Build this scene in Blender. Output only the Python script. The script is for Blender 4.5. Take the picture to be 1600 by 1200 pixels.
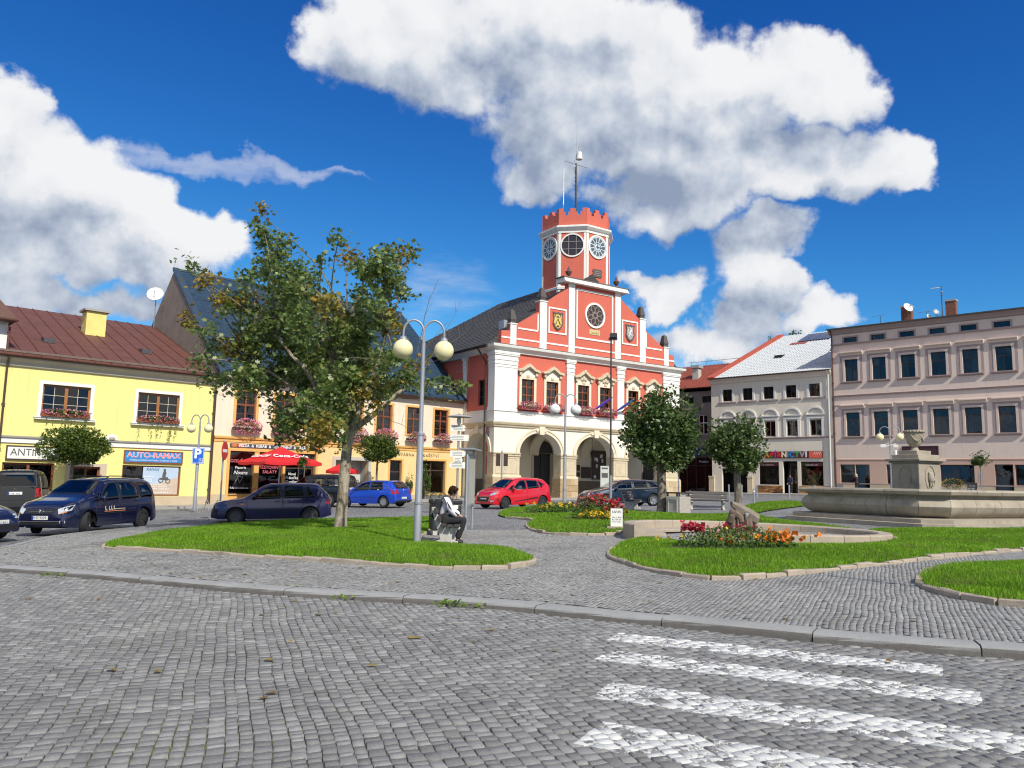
import bpy, bmesh, math, random
import numpy as np
from mathutils import Vector, Matrix, geometry
from mathutils.bvhtree import BVHTree
R = math.radians
for _o in list(bpy.data.objects):
 bpy.data.objects.remove(_o)
scene = bpy.context.scene
C = scene.collection
rnd = random.Random(7)

# ------------------------------------------------------------------ camera
FPX, PT, RO = 1225.0, R(7.12), R(1.12)
CAM = Vector((0, 0, 1.65))
GA, GB = 0.021, 0.007                       # the square rises to the right and a little away
def B(x, y):
 return GA * x + GB * y
_Rt = Vector((1, 0, 0)); _Up = Vector((0, -math.sin(PT), math.cos(PT))); _Fw = Vector((0, math.cos(PT), math.sin(PT)))
_cr = math.cos(RO) * _Rt + math.sin(RO) * _Up
_cu = -math.sin(RO) * _Rt + math.cos(RO) * _Up
cd = bpy.data.cameras.new('camera'); cam = bpy.data.objects.new('camera', cd); C.objects.link(cam)
cd.sensor_width = 36; cd.lens = FPX / 1600 * 36; cd.clip_end = 6000; cd.clip_start = 0.05
m = Matrix.Identity(4)
for i in range(3):
 m[i][0] = _cr[i]; m[i][1] = _cu[i]; m[i][2] = -_Fw[i]; m[i][3] = CAM[i]
cam.matrix_world = m
scene.camera = cam
def ray(px, py):
 return (_cr * ((px - 800) / FPX) - _cu * ((py - 600) / FPX) + _Fw)
def G(px, py, dz=0.0):
 d = ray(px, py); t = (CAM.z - dz) / (GA * d.x + GB * d.y - d.z)
 return CAM + d * t

# ------------------------------------------------------------------ light and sky
SUN_AZ, SUN_EL = 148.0, 42.0
sd = bpy.data.lights.new('sun', 'SUN'); sd.energy = 4.4; sd.angle = R(0.55); sd.color = (1.0, 0.96, 0.85)
sun = bpy.data.objects.new('sun', sd); C.objects.link(sun)
SDIR = Vector((math.sin(R(SUN_AZ)) * math.cos(R(SUN_EL)), math.cos(R(SUN_AZ)) * math.cos(R(SUN_EL)), math.sin(R(SUN_EL))))
sun.rotation_euler = SDIR.to_track_quat('Z', 'Y').to_euler()
scene.view_settings.view_transform = 'Standard'
scene.view_settings.look = 'None'
scene.view_settings.exposure = 0.08
scene.view_settings.gamma = 1
scene.view_settings.use_curve_mapping = False

world = bpy.data.worlds.new('World'); scene.world = world; world.use_nodes = True
WT = world.node_tree; WT.nodes.clear()
SKY_STRENGTH = 0.1
BLOBS = [(520, 50, 50, 45, .7), (580, 50, 90, 75, 1), (690, 70, 110, 85, 1), (800, 60, 130, 100, 1), (900, 90, 150, 110, 1.15), (880, 190, 130, 80, 1), (1000, 110, 110, 90, 1.1), (1010, 190, 150, 75, 1.1), (1110, 130, 90, 80, 1.1),
   (1110, 210, 120, 60, 1), (1210, 120, 75, 65, .95), (1290, 130, 75, 55, .95), (1250, 90, 60, 35, .8), (850, 265, 75, 42, .75), (1080, 275, 120, 45, .95), (1200, 280, 130, 50, 1.05), (1310, 255, 100, 52, 1.05), (1390, 265, 55, 38, .9), (1060, 325, 115, 36, .75), (990, 300, 70, 34, .75),
   (1165, 405, 70, 48, .8), (1215, 380, 60, 36, .75), (1190, 450, 60, 36, .8), (1045, 462, 48, 38, .85), (1150, 500, 52, 34, .8), (1290, 478, 48, 32, .75), (1240, 500, 40, 24, .6), (1080, 535, 95, 30, .7), (1010, 438, 26, 20, .55),
   (0, 175, 45, 50, .9), (30, 250, 85, 65, 1), (110, 270, 70, 55, .95), (180, 320, 85, 55, 1), (90, 340, 120, 65, 1.1), (255, 365, 75, 42, 1), (320, 385, 70, 36, .95), (200, 400, 130, 36, .9), (0, 350, 90, 70, 1), (40, 450, 90, 34, .85), (130, 470, 70, 28, .75), (215, 480, 42, 32, .75),
   (2250, 330, 140, 70, 1), (2300, 100, 220, 90, 1), (-420, 60, 200, 110, 1), (600, -300, 300, 90, 1), (1300, -360, 240, 80, .9), (-300, 420, 180, 60, .9)]
WISPS = [(300, 258, 150, 14, .6), (430, 268, 130, 11, .6), (540, 275, 60, 6, .5), (690, 450, 60, 45, .2), (980, 560, 140, 40, .4)]
def azel(px, py):
 d = ray(px, py).normalized()
 return math.degrees(math.atan2(d.x, d.y)), math.degrees(math.asin(d.z))
def nd(t, typ, **kw):
 n = t.nodes.new(typ)
 for k, v in kw.items():
  setattr(n, k, v)
 return n
def mth(t, op, a, b=None, c=None, clamp=False):
 n = t.nodes.new('ShaderNodeMath'); n.operation = op; n.use_clamp = clamp
 for i, v in enumerate((a, b, c)):
  if v is None: continue
  if isinstance(v, (int, float)): n.inputs[i].default_value = v
  else: t.links.new(v, n.inputs[i])
 return n.outputs[0]
def vmt(t, op, a, b=None):
 n = t.nodes.new('ShaderNodeVectorMath'); n.operation = op
 for i, v in enumerate((a, b)):
  if v is None: continue
  if isinstance(v, (tuple, list)): n.inputs[i].default_value = v
  else: t.links.new(v, n.inputs[i])
 return n.outputs['Value'] if op in ('DOT_PRODUCT', 'LENGTH') else n.outputs[0]
def smooth(t, v, a, b):
 n = t.nodes.new('ShaderNodeMapRange'); n.interpolation_type = 'SMOOTHSTEP'
 t.links.new(v, n.inputs[0]); n.inputs[1].default_value = a; n.inputs[2].default_value = b
 return n.outputs[0]
def mixc(t, f, a, b, blend='MIX'):
 n = t.nodes.new('ShaderNodeMix'); n.data_type = 'RGBA'; n.blend_type = blend
 for i, v in ((0, f), (6, a), (7, b)):
  if isinstance(v, (int, float)): n.inputs[i].default_value = v
  elif isinstance(v, (tuple, list)): n.inputs[i].default_value = (v[0], v[1], v[2], 1)
  else: t.links.new(v, n.inputs[i])
 return n.outputs[2]
def noise(t, vec, scale, detail=4, rough=.55, lac=2.0, out='Fac'):
 n = t.nodes.new('ShaderNodeTexNoise')
 if vec is not None: t.links.new(vec, n.inputs['Vector'])
 n.inputs['Scale'].default_value = scale; n.inputs['Detail'].default_value = detail; n.inputs['Roughness'].default_value = rough; n.inputs['Lacunarity'].default_value = lac
 return n.outputs[out]
def cloud_group(name, blobs):
 g = bpy.data.node_groups.new(name, 'ShaderNodeTree')
 g.interface.new_socket('P', in_out='INPUT', socket_type='NodeSocketVector')
 g.interface.new_socket('D', in_out='OUTPUT', socket_type='NodeSocketFloat')
 gi = g.nodes.new('NodeGroupInput'); go = g.nodes.new('NodeGroupOutput')
 acc = None
 for (px, py, rx, ry, w) in blobs:
  a, e = azel(px, py)
  k = 0.0468
  v = vmt(g, 'SUBTRACT', gi.outputs[0], (a, e, 0))
  v = vmt(g, 'MULTIPLY', v, (1 / (rx * k * 1.12), 1 / (ry * k * 1.12), 0))
  q = vmt(g, 'DOT_PRODUCT', v, v)
  q = mth(g, 'MULTIPLY_ADD', q, -w, w)
  if acc is None: acc = q
  else: acc = mth(g, 'SMOOTH_MAX', acc, q, 0.25)
 g.links.new(mth(g, 'MAXIMUM', acc, -1.0), go.inputs[0])
 return g
CG = cloud_group('cloud_density', BLOBS); WG = cloud_group('wisp_density', WISPS)
tc = nd(WT, 'ShaderNodeTexCoord')
DIRV = tc.outputs['Generated']
sep = nd(WT, 'ShaderNodeSeparateXYZ'); WT.links.new(DIRV, sep.inputs[0])
az_ = mth(WT, 'MULTIPLY', mth(WT, 'ARCTAN2', sep.outputs[0], sep.outputs[1]), 57.2958)
el_ = mth(WT, 'MULTIPLY', mth(WT, 'ARCSINE', sep.outputs[2]), 57.2958)
cb = nd(WT, 'ShaderNodeCombineXYZ'); WT.links.new(az_, cb.inputs[0]); WT.links.new(el_, cb.inputs[1])
P0 = cb.outputs[0]
n1 = noise(WT, DIRV, 6, 3, .5, out='Color'); n2 = noise(WT, DIRV, 22, 5, .55, out='Color')
w1 = vmt(WT, 'MULTIPLY', vmt(WT, 'SUBTRACT', n1, (.5, .5, .5)), (7, 5.5, 0))
w2 = vmt(WT, 'MULTIPLY', vmt(WT, 'SUBTRACT', n2, (.5, .5, .5)), (3.8, 3.4, 0))
PW = vmt(WT, 'ADD', vmt(WT, 'ADD', P0, w1), w2)
def dens(grp, off):
 gn = WT.nodes.new('ShaderNodeGroup'); gn.node_tree = grp
 WT.links.new(vmt(WT, 'ADD', PW, off), gn.inputs[0]); return gn.outputs[0]
def puff(off, sc, det):
 return noise(WT, vmt(WT, 'ADD', DIRV, off), sc, det, .52)
f_a = puff((0, 0, 0), 15, 8)
n2f = noise(WT, DIRV, 48, 5, .6)
vw = vmt(WT, 'DOT_PRODUCT', DIRV, tuple(ray(800, 480).normalized()))
gen = mth(WT, 'MULTIPLY_ADD', smooth(WT, vw, .58, .76), -4.0, mth(WT, 'MULTIPLY_ADD', noise(WT, DIRV, 2.6, 3, .5), 6.0, -2.9))      # the same broken cumulus all round the sky
D_ = mth(WT, 'MAXIMUM', dens(CG, (0, 0, 0)), gen)
D0 = mth(WT, 'ADD', D_, mth(WT, 'ADD', mth(WT, 'MULTIPLY_ADD', f_a, 1.0, -.54), mth(WT, 'MULTIPLY_ADD', n2f, .5, -.25)))
alpha = smooth(WT, D0, -.1, .42)
DV = dens(CG, (.9, 3.8, 0))
LT = (.012, -.006, .026)                       # a step towards the light
relief = mth(WT, 'SUBTRACT', f_a, puff(LT, 15, 4))
lit = mth(WT, 'ADD', mth(WT, 'MULTIPLY', mth(WT, 'SUBTRACT', D_, DV), .24), mth(WT, 'MULTIPLY', relief, 1.35))
bright = mth(WT, 'ADD', mth(WT, 'MULTIPLY_ADD', smooth(WT, DV, -.2, 1.0), -.27, .62), lit)
ccol = nd(WT, 'ShaderNodeValToRGB'); WT.links.new(bright, ccol.inputs[0])
cr = ccol.color_ramp; cr.elements[0].position = .08; cr.elements[0].color = (.30, .37, .51, 1); cr.elements[1].position = .98; cr.elements[1].color = (.94, .95, .97, 1)
e_ = cr.elements.new(.42); e_.color = (.60, .66, .76, 1); e_ = cr.elements.new(.66); e_.color = (.84, .86, .90, 1)
cloud_col = vmt(WT, 'SCALE', ccol.outputs[0]); cloud_col.node.inputs['Scale'].default_value = .90 / SKY_STRENGTH
sky = nd(WT, 'ShaderNodeTexSky', sky_type='NISHITA', sun_disc=False, sun_elevation=R(SUN_EL), sun_rotation=R(SUN_AZ), altitude=500, air_density=1.0, dust_density=.0, ozone_density=4.0)
sp_ = nd(WT, 'ShaderNodeSeparateColor'); WT.links.new(sky.outputs[0], sp_.inputs[0]); hs = nd(WT, 'ShaderNodeCombineColor')      # deep clear autumn blue
for i_, (k_, p_) in enumerate(((1.5, 1.95), (1.42, 1.42), (1.22, .95))):
 WT.links.new(mth(WT, 'SMOOTH_MIN', mth(WT, 'MULTIPLY', mth(WT, 'POWER', mth(WT, 'MULTIPLY', sp_.outputs[i_], SKY_STRENGTH), p_), k_ / SKY_STRENGTH), (.2, .46, .95)[i_] / SKY_STRENGTH, .8), hs.inputs[i_])
wd = mth(WT, 'ADD', dens(WG, (0, 0, 0)), mth(WT, 'MULTIPLY_ADD', noise(WT, vmt(WT, 'MULTIPLY', DIRV, (1, 1, 5)), 14, 6, .6), 1.0, -.6))
walpha = mth(WT, 'MULTIPLY', smooth(WT, wd, -.25, .7), .45)
s1 = mixc(WT, walpha, hs.outputs[0], tuple([.85 / SKY_STRENGTH] * 3))
s2 = mixc(WT, alpha, s1, cloud_col)
bg = nd(WT, 'ShaderNodeBackground'); bg.inputs['Strength'].default_value = SKY_STRENGTH
WT.links.new(s2, bg.inputs[0])
world.cycles.sampling_method = 'MANUAL'; world.cycles.sample_map_resolution = 256
scene.cycles.use_denoising = True; scene.cycles.use_adaptive_sampling = True; scene.cycles.adaptive_threshold = .02; scene.cycles.filter_width = 1.15; scene.cycles.max_bounces = 6; scene.cycles.diffuse_bounces = 3; scene.cycles.glossy_bounces = 3; scene.cycles.transparent_max_bounces = 12; scene.cycles.caustics_reflective = False; scene.cycles.caustics_refractive = False
wo = nd(WT, 'ShaderNodeOutputWorld'); WT.links.new(bg.outputs[0], wo.inputs[0])


# ------------------------------------------------------------------ helpers
class MB:
 def __init__(s): s.v = []; s.f = []
 def add(s, vs, fs):
  n = len(s.v); s.v += [tuple(p) for p in vs]; s.f += [tuple(i + n for i in f) for f in fs]; return s
 def box(s, x0, x1, y0, y1, z0, z1):
  return s.add([(x0, y0, z0), (x1, y0, z0), (x1, y1, z0), (x0, y1, z0), (x0, y0, z1), (x1, y0, z1), (x1, y1, z1), (x0, y1, z1)],
      [(0, 3, 2, 1), (4, 5, 6, 7), (0, 1, 5, 4), (1, 2, 6, 5), (2, 3, 7, 6), (3, 0, 4, 7)])
 def cbox(s, c, sx, sy, sz, M=None):
  vs = [Vector((c[0] + a * sx / 2, c[1] + b * sy / 2, c[2] + d * sz / 2)) for d in (-1, 1) for a, b in ((-1, -1), (1, -1), (1, 1), (-1, 1))]
  if M: vs = [M @ v for v in vs]
  return s.add(vs, [(0, 3, 2, 1), (4, 5, 6, 7), (0, 1, 5, 4), (1, 2, 6, 5), (2, 3, 7, 6), (3, 0, 4, 7)])
 def prism(s, pts, a, b, plane='xz'):
  n = len(pts)
  if plane == 'xz': f = lambda p, t: (p[0], t, p[1])
  elif plane == 'yz': f = lambda p, t: (t, p[0], p[1])
  else: f = lambda p, t: (p[0], p[1], t)
  vs = [f(p, a) for p in pts] + [f(p, b) for p in pts]
  fs = [tuple(range(n))[::-1], tuple(range(n, 2 * n))] + [(i, (i + 1) % n, (i + 1) % n + n, i + n) for i in range(n)]
  return s.add(vs, fs)
 def ring(s, outer, inner, a, b, plane='xz'):
  n = len(outer)
  if plane == 'xz': f = lambda p, t: (p[0], t, p[1])
  elif plane == 'yz': f = lambda p, t: (t, p[0], p[1])
  else: f = lambda p, t: (p[0], p[1], t)
  vs = [f(p, a) for p in outer] + [f(p, a) for p in inner] + [f(p, b) for p in outer] + [f(p, b) for p in inner]
  fs = []
  for i in range(n):
   j = (i + 1) % n
   fs += [(i, j, j + n, i + n), (i + 2 * n, i + 3 * n, j + 3 * n, j + 2 * n), (i, i + 2 * n, j + 2 * n, j), (i + n, j + n, j + 3 * n, i + 3 * n)]
  return s.add(vs, fs)
 def strip(s, outer, inner, a, b, plane='xz'):            # open band (an arch)
  n = len(outer)
  if plane == 'xz': f = lambda p, t: (p[0], t, p[1])
  else: f = lambda p, t: (t, p[0], p[1])
  vs = [f(p, a) for p in outer] + [f(p, a) for p in inner] + [f(p, b) for p in outer] + [f(p, b) for p in inner]
  fs = []
  for i in range(n - 1):
   j = i + 1
   fs += [(i, j, j + n, i + n), (i + 2 * n, i + 3 * n, j + 3 * n, j + 2 * n), (i, i + 2 * n, j + 2 * n, j), (i + n, j + n, j + 3 * n, i + 3 * n)]
  fs += [(0, n, 3 * n, 2 * n), (n - 1, 3 * n - 1, 4 * n - 1, 2 * n - 1)]
  return s.add(vs, fs)
 def tube(s, path, r, n=8):
  P = [Vector(p) for p in path]; k = len(P)
  rs = r if isinstance(r, (list, tuple)) else [r] * k
  vs = []; up = None
  for i in range(k):
   d = (P[min(i + 1, k - 1)] - P[max(i - 1, 0)]).normalized()
   if up is None:
    up = Vector((0, 0, 1)) if abs(d.z) < .9 else Vector((1, 0, 0))
   a = d.cross(up)
   if a.length < 1e-4: a = d.cross(Vector((0, 1, 0)))
   a.normalize(); b = a.cross(d).normalized(); up = b
   for j in range(n):
    t = 2 * math.pi * j / n
    vs.append(P[i] + (a * math.cos(t) + b * math.sin(t)) * rs[i])
  fs = [(i * n + j, i * n + (j + 1) % n, (i + 1) * n + (j + 1) % n, (i + 1) * n + j) for i in range(k - 1) for j in range(n)]
  fs += [tuple(range(n))[::-1], tuple(range((k - 1) * n, k * n))]
  return s.add(vs, fs)
 def lathe(s, prof, n=16, c=(0, 0, 0), M=None, cap=True):
  vs = []; k = len(prof)
  for (r, z) in prof:
   for j in range(n):
    t = 2 * math.pi * j / n
    p = Vector((r * math.cos(t), r * math.sin(t), z))
    if M: p = M @ p
    vs.append(p + Vector(c))
  fs = [(i * n + j, i * n + (j + 1) % n, (i + 1) * n + (j + 1) % n, (i + 1) * n + j) for i in range(k - 1) for j in range(n)]
  if cap: fs += [tuple(range(n))[::-1], tuple(range((k - 1) * n, k * n))]
  return s.add(vs, fs)
 def ball(s, c, rx, ry=None, rz=None, n=14, k=9, M=None):
  ry = ry or rx; rz = rz or rx
  vs = []
  for i in range(k + 1):
   p = math.pi * i / k
   for j in range(n):
    t = 2 * math.pi * j / n
    q = Vector((rx * math.sin(p) * math.cos(t), ry * math.sin(p) * math.sin(t), -rz * math.cos(p)))
    if M: q = M @ q
    vs.append(q + Vector(c))
  fs = [(i * n + j, i * n + (j + 1) % n, (i + 1) * n + (j + 1) % n, (i + 1) * n + j) for i in range(k) for j in range(n)]
  return s.add(vs, fs)
 def quad(s, a, b, c, d): return s.add([a, b, c, d], [(0, 1, 2, 3)])
 def mesh(s, name, mat=None, smooth=False, merge=True, recalc=True):
  me = bpy.data.meshes.new(name); me.from_pydata(s.v, [], s.f)
  if merge or recalc:
   bm = bmesh.new(); bm.from_mesh(me)
   if merge and len(s.v) < 30000: bmesh.ops.remove_doubles(bm, verts=bm.verts, dist=1e-5)
   if recalc: bmesh.ops.recalc_face_normals(bm, faces=bm.faces)
   bm.to_mesh(me); bm.free()
  if mat: me.materials.append(mat)
  if smooth:
   me.polygons.foreach_set('use_smooth', [True] * len(me.polygons))
   me.set_sharp_from_angle(angle=R(smooth if smooth is not True else 40))
  return me
def link(name, me, parent=None, loc=None, rot=None, scale=None):
 o = bpy.data.objects.new(name, me); C.objects.link(o)
 if parent: o.parent = parent
 if loc is not None: o.location = loc
 if rot is not None: o.rotation_euler = rot
 if scale is not None: o.scale = scale if not isinstance(scale, (int, float)) else (scale,) * 3
 return o
def obj(name, mb, mat, parent=None, loc=None, rot=None, smooth=False, bevel=0, **kw):
 o = link(name, mb.mesh(name, mat, smooth, **kw), parent, loc, rot)
 if bevel:
  b = o.modifiers.new('bevel', 'BEVEL'); b.width = bevel; b.segments = 2; b.limit_method = 'ANGLE'; b.angle_limit = R(40)
 return o
def tag(o, label, cat=None, group=None, kind=None):
 if label: o['label'] = label
 if cat: o['category'] = cat
 if group: o['group'] = group
 if kind: o['kind'] = kind
 return o
def thing(name, label, cat, loc=(0, 0, 0), rotz=0, group=None, rot=None):
 o = bpy.data.objects.new(name, None); C.objects.link(o); o.empty_display_size = .3
 o.location = loc; o.rotation_euler = rot if rot is not None else (0, 0, rotz)
 return tag(o, label, cat, group)
def struct(name, mb_or_mesh, mat=None, **kw):
 o = obj(name, mb_or_mesh, mat, **kw) if isinstance(mb_or_mesh, MB) else link(name, mb_or_mesh)
 o['kind'] = 'structure'; return o
def npmesh(name, verts, faces, mat=None, smooth=False):
 """verts (n,3), faces (m,k) with constant k"""
 verts = np.asarray(verts, dtype=np.float32); faces = np.asarray(faces, dtype=np.int32)
 me = bpy.data.meshes.new(name); me.vertices.add(len(verts)); me.vertices.foreach_set('co', verts.ravel())
 k = faces.shape[1]; me.loops.add(faces.size); me.loops.foreach_set('vertex_index', faces.ravel())
 me.polygons.add(len(faces)); me.polygons.foreach_set('loop_start', np.arange(len(faces), dtype=np.int32) * k)
 me.update(calc_edges=True)
 if smooth: me.polygons.foreach_set('use_smooth', [True] * len(faces))
 if mat: me.materials.append(mat)
 return me
def copy_tree(o, parent=None):
 c = o.copy(); C.objects.link(c); c.parent = parent
 for ch in list(o.children): copy_tree(ch, c)
 return c

# ------------------------------------------------------------------ materials
MATS = {}
def newmat(name):
 mt = bpy.data.materials.new(name); mt.use_nodes = True
 t = mt.node_tree; b = t.nodes['Principled BSDF']; MATS[name] = mt
 return mt, t, b
def pos_of(t): return t.nodes.new('ShaderNodeNewGeometry').outputs['Position']
def pm(name, col, rough=.75, var=.12, vs=1.5, bump=0.0, bs=40, metal=0, spec=.5, stain=0, fs=35, coat=0, streak=0):
 """painted or natural surface: even colour, cloudy variation, fine grain, optional stains, streaks and relief"""
 if name in MATS: return MATS[name]
 mt, t, b = newmat(name)
 p = pos_of(t)
 c = None
 if var:
  n1 = noise(t, p, vs, 5, .6); n2 = noise(t, p, fs, 3, .6)
  f = mth(t, 'ADD', mth(t, 'MULTIPLY_ADD', n1, 2.0 * var, 1 - var), mth(t, 'MULTIPLY_ADD', n2, .8 * var, -.4 * var))
  sc = vmt(t, 'SCALE', None); n = sc.node; n.inputs[0].default_value = col; t.links.new(f, n.inputs['Scale']); c = sc
  if stain:
   s = smooth(t, noise(t, p, vs * .6, 7, .68), .52, .72)
   c = mixc(t, mth(t, 'MULTIPLY', s, stain), c, tuple(x * .45 for x in col))
  if streak:
   q = vmt(t, 'MULTIPLY', p, (4.0, 4.0, .25))
   s = smooth(t, noise(t, q, 1.2, 6, .65), .5, .75)
   c = mixc(t, mth(t, 'MULTIPLY', s, streak), c, tuple(x * .5 for x in col))
  t.links.new(c, b.inputs['Base Color'])
 else:
  b.inputs['Base Color'].default_value = (*col, 1)
 b.inputs['Roughness'].default_value = rough; b.inputs['Metallic'].default_value = metal
 b.inputs['Specular IOR Level'].default_value = spec
 if coat: b.inputs['Coat Weight'].default_value = coat; b.inputs['Coat Roughness'].default_value = .04
 if bump:
  bn = t.nodes.new('ShaderNodeBump'); bn.inputs['Strength'].default_value = bump; bn.inputs['Distance'].default_value = .02
  t.links.new(noise(t, p, bs, 5, .65), bn.inputs['Height']); t.links.new(bn.outputs[0], b.inputs['Normal'])
 return mt
def island(name, cols, rough=.7, transl=0.0, bump=0, bs=60, spec=.4, grain=0.0, gs=60):
 """many loose pieces, each its own shade"""
 if name in MATS: return MATS[name]
 mt, t, b = newmat(name)
 g = t.nodes.new('ShaderNodeNewGeometry')
 r = t.nodes.new('ShaderNodeValToRGB'); t.links.new(g.outputs['Random Per Island'], r.inputs[0])
 cr = r.color_ramp
 while len(cr.elements) < len(cols): cr.elements.new(.5)
 for i, c in enumerate(cols):
  cr.elements[i].position = i / (len(cols) - 1) if len(cols) > 1 else 0; cr.elements[i].color = (*c, 1)
 c = r.outputs[0]
 if grain:
  n1 = noise(t, g.outputs['Position'], gs, 5, .65)
  c2 = vmt(t, 'SCALE', c); t.links.new(mth(t, 'MULTIPLY_ADD', n1, 2 * grain, 1 - grain), c2.node.inputs['Scale']); c = c2
 t.links.new(c, b.inputs['Base Color']); b.inputs['Roughness'].default_value = rough; b.inputs['Specular IOR Level'].default_value = spec
 if bump:
  bn = t.nodes.new('ShaderNodeBump'); bn.inputs['Strength'].default_value = bump; bn.inputs['Distance'].default_value = .02
  t.links.new(noise(t, g.outputs['Position'], bs, 5, .65), bn.inputs['Height']); t.links.new(bn.outputs[0], b.inputs['Normal'])
 if transl:
  tr = t.nodes.new('ShaderNodeBsdfTranslucent'); mx = t.nodes.new('ShaderNodeMixShader'); mx.inputs[0].default_value = transl
  t.links.new(c, tr.inputs[0]); t.links.new(b.outputs[0], mx.inputs[1]); t.links.new(tr.outputs[0], mx.inputs[2])
  t.links.new(mx.outputs[0], t.nodes['Material Output'].inputs[0])
 return mt
def glassmat(name, tint=(.6, .63, .62), refl=1.0, rough=.02, wav=.02):
 mt, t, b = newmat(name)
 t.nodes.remove(b)
 tr = t.nodes.new('ShaderNodeBsdfTransparent'); tr.inputs[0].default_value = (*tint, 1)
 gl = t.nodes.new('ShaderNodeBsdfGlossy'); gl.inputs['Roughness'].default_value = rough
 fr = t.nodes.new('ShaderNodeFresnel'); fr.inputs[0].default_value = 1.6
 mx = t.nodes.new('ShaderNodeMixShader')
 t.links.new(mth(t, 'MULTIPLY', fr.outputs[0], refl, clamp=True), mx.inputs[0])
 if wav:
  bn = t.nodes.new('ShaderNodeBump'); bn.inputs['Strength'].default_value = wav; bn.inputs['Distance'].default_value = .3
  t.links.new(noise(t, pos_of(t), 1.1, 2, .5), bn.inputs['Height']); t.links.new(bn.outputs[0], gl.inputs['Normal'])
 t.links.new(tr.outputs[0], mx.inputs[1]); t.links.new(gl.outputs[0], mx.inputs[2]); t.links.new(mx.outputs[0], t.nodes['Material Output'].inputs[0])
 return mt
GLASS = glassmat('window_glass', (.5, .5, .5), 1.1)
CGLASS = glassmat('car_glass', (.42, .47, .46), 1.3, .01, 0)
WHITE = pm('white_paint', (.80, .78, .72), .7, .08, .8, .08, 60, streak=.2)
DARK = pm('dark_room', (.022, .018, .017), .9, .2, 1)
BLACK = pm('black_plastic', (.02, .02, .022), .5, .15, 5)
WOODR = pm('red_brown_wood', (.22, .062, .022), .5, .2, 4, .1, 80)
WOODD = pm('dark_wood', (.05, .027, .018), .55, .2, 4, .1, 80)
GREYM = pm('grey_metal', (.28, .30, .33), .42, .12, 3, metal=.55)
ZINC = pm('zinc', (.42, .43, .44), .45, .15, 3, metal=.6)
CURT = pm('curtain', (.72, .72, .70), .9, .15, 6)
SAND = pm('sandstone', (.60, .50, .34), .85, .22, 2.2, .35, 45, stain=.35)
GRAN = pm('granite', (.36, .35, .335), .85, .2, 3, .35, 60, stain=.25, fs=90)

def text(s, size, mat, parent, loc, rot, name='lettering', ext=.004, align='CENTER', sx=1.0, shear=0, bold=0, spacing=1.0):
 cu = bpy.data.curves.new('txt', 'FONT'); cu.body = s; cu.size = size; cu.extrude = ext; cu.align_x = align; cu.align_y = 'CENTER'
 cu.shear = shear; cu.offset = bold; cu.space_character = spacing; cu.resolution_u = 3
 o = bpy.data.objects.new('txt', cu); C.objects.link(o)
 dg = bpy.context.evaluated_depsgraph_get(); dg.update()
 me = bpy.data.meshes.new_from_object(o.evaluated_get(dg)); bpy.data.objects.remove(o); bpy.data.curves.remove(cu)
 me.materials.clear(); me.materials.append(mat); me.name = name
 return link(name, me, parent, loc, rot, (sx, 1, 1))
def scrib(mat, parent, x0, x1, z, h, y, seed=1, name='print', fn=None):
 """a line of print too small to read"""
 r_ = random.Random(seed); mb = MB(); x = x0
 while x < x1:
  w = r_.uniform(.25, .8) * h; hh = h * r_.uniform(.6, 1); q = (x, min(x1, x + w)); mb.box(q[0], q[1], y - .002, y, z - h / 2, z - h / 2 + hh * .35); mb.box(q[0], q[0] + w * .3, y - .002, y, z - h / 2, z - h / 2 + hh); x += w + h * r_.choice((.15, .2, .5))
 if fn: mb.v = [fn(v) for v in mb.v]
 o_ = obj(name, mb, mat, parent); o_['kind'] = 'stuff'; return o_
FRONT = (R(90), 0, 0)          # text standing up on a facade, read from local -y

def holes_wall(mb, x0, x1, z0, z1, holes, y=0.0, t=.25):
 xs = sorted({x0, x1, *[h[0] for h in holes], *[h[1] for h in holes]}); zs = sorted({z0, z1, *[h[2] for h in holes], *[h[3] for h in holes]})
 xs = [x for x in xs if x0 <= x <= x1]; zs = [z for z in zs if z0 <= z <= z1]
 for i in range(len(xs) - 1):
  for j in range(len(zs) - 1):
   cx = (xs[i] + xs[i + 1]) / 2; cz = (zs[j] + zs[j + 1]) / 2
   if any(h[0] < cx < h[1] and h[2] < cz < h[3] for h in holes): continue
   mb.quad((xs[i], y, zs[j]), (xs[i + 1], y, zs[j]), (xs[i + 1], y, zs[j + 1]), (xs[i], y, zs[j + 1]))
 for (a, b, c, d) in holes:
  mb.quad((a, y, c), (a, y, d), (a, y + t, d), (a, y + t, c)); mb.quad((b, y, c), (b, y + t, c), (b, y + t, d), (b, y, d))
  mb.quad((a, y, d), (b, y, d), (b, y + t, d), (a, y + t, d)); mb.quad((a, y, c), (a, y + t, c), (b, y + t, c), (b, y, c))
 return mb
WCACHE = {}
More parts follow.
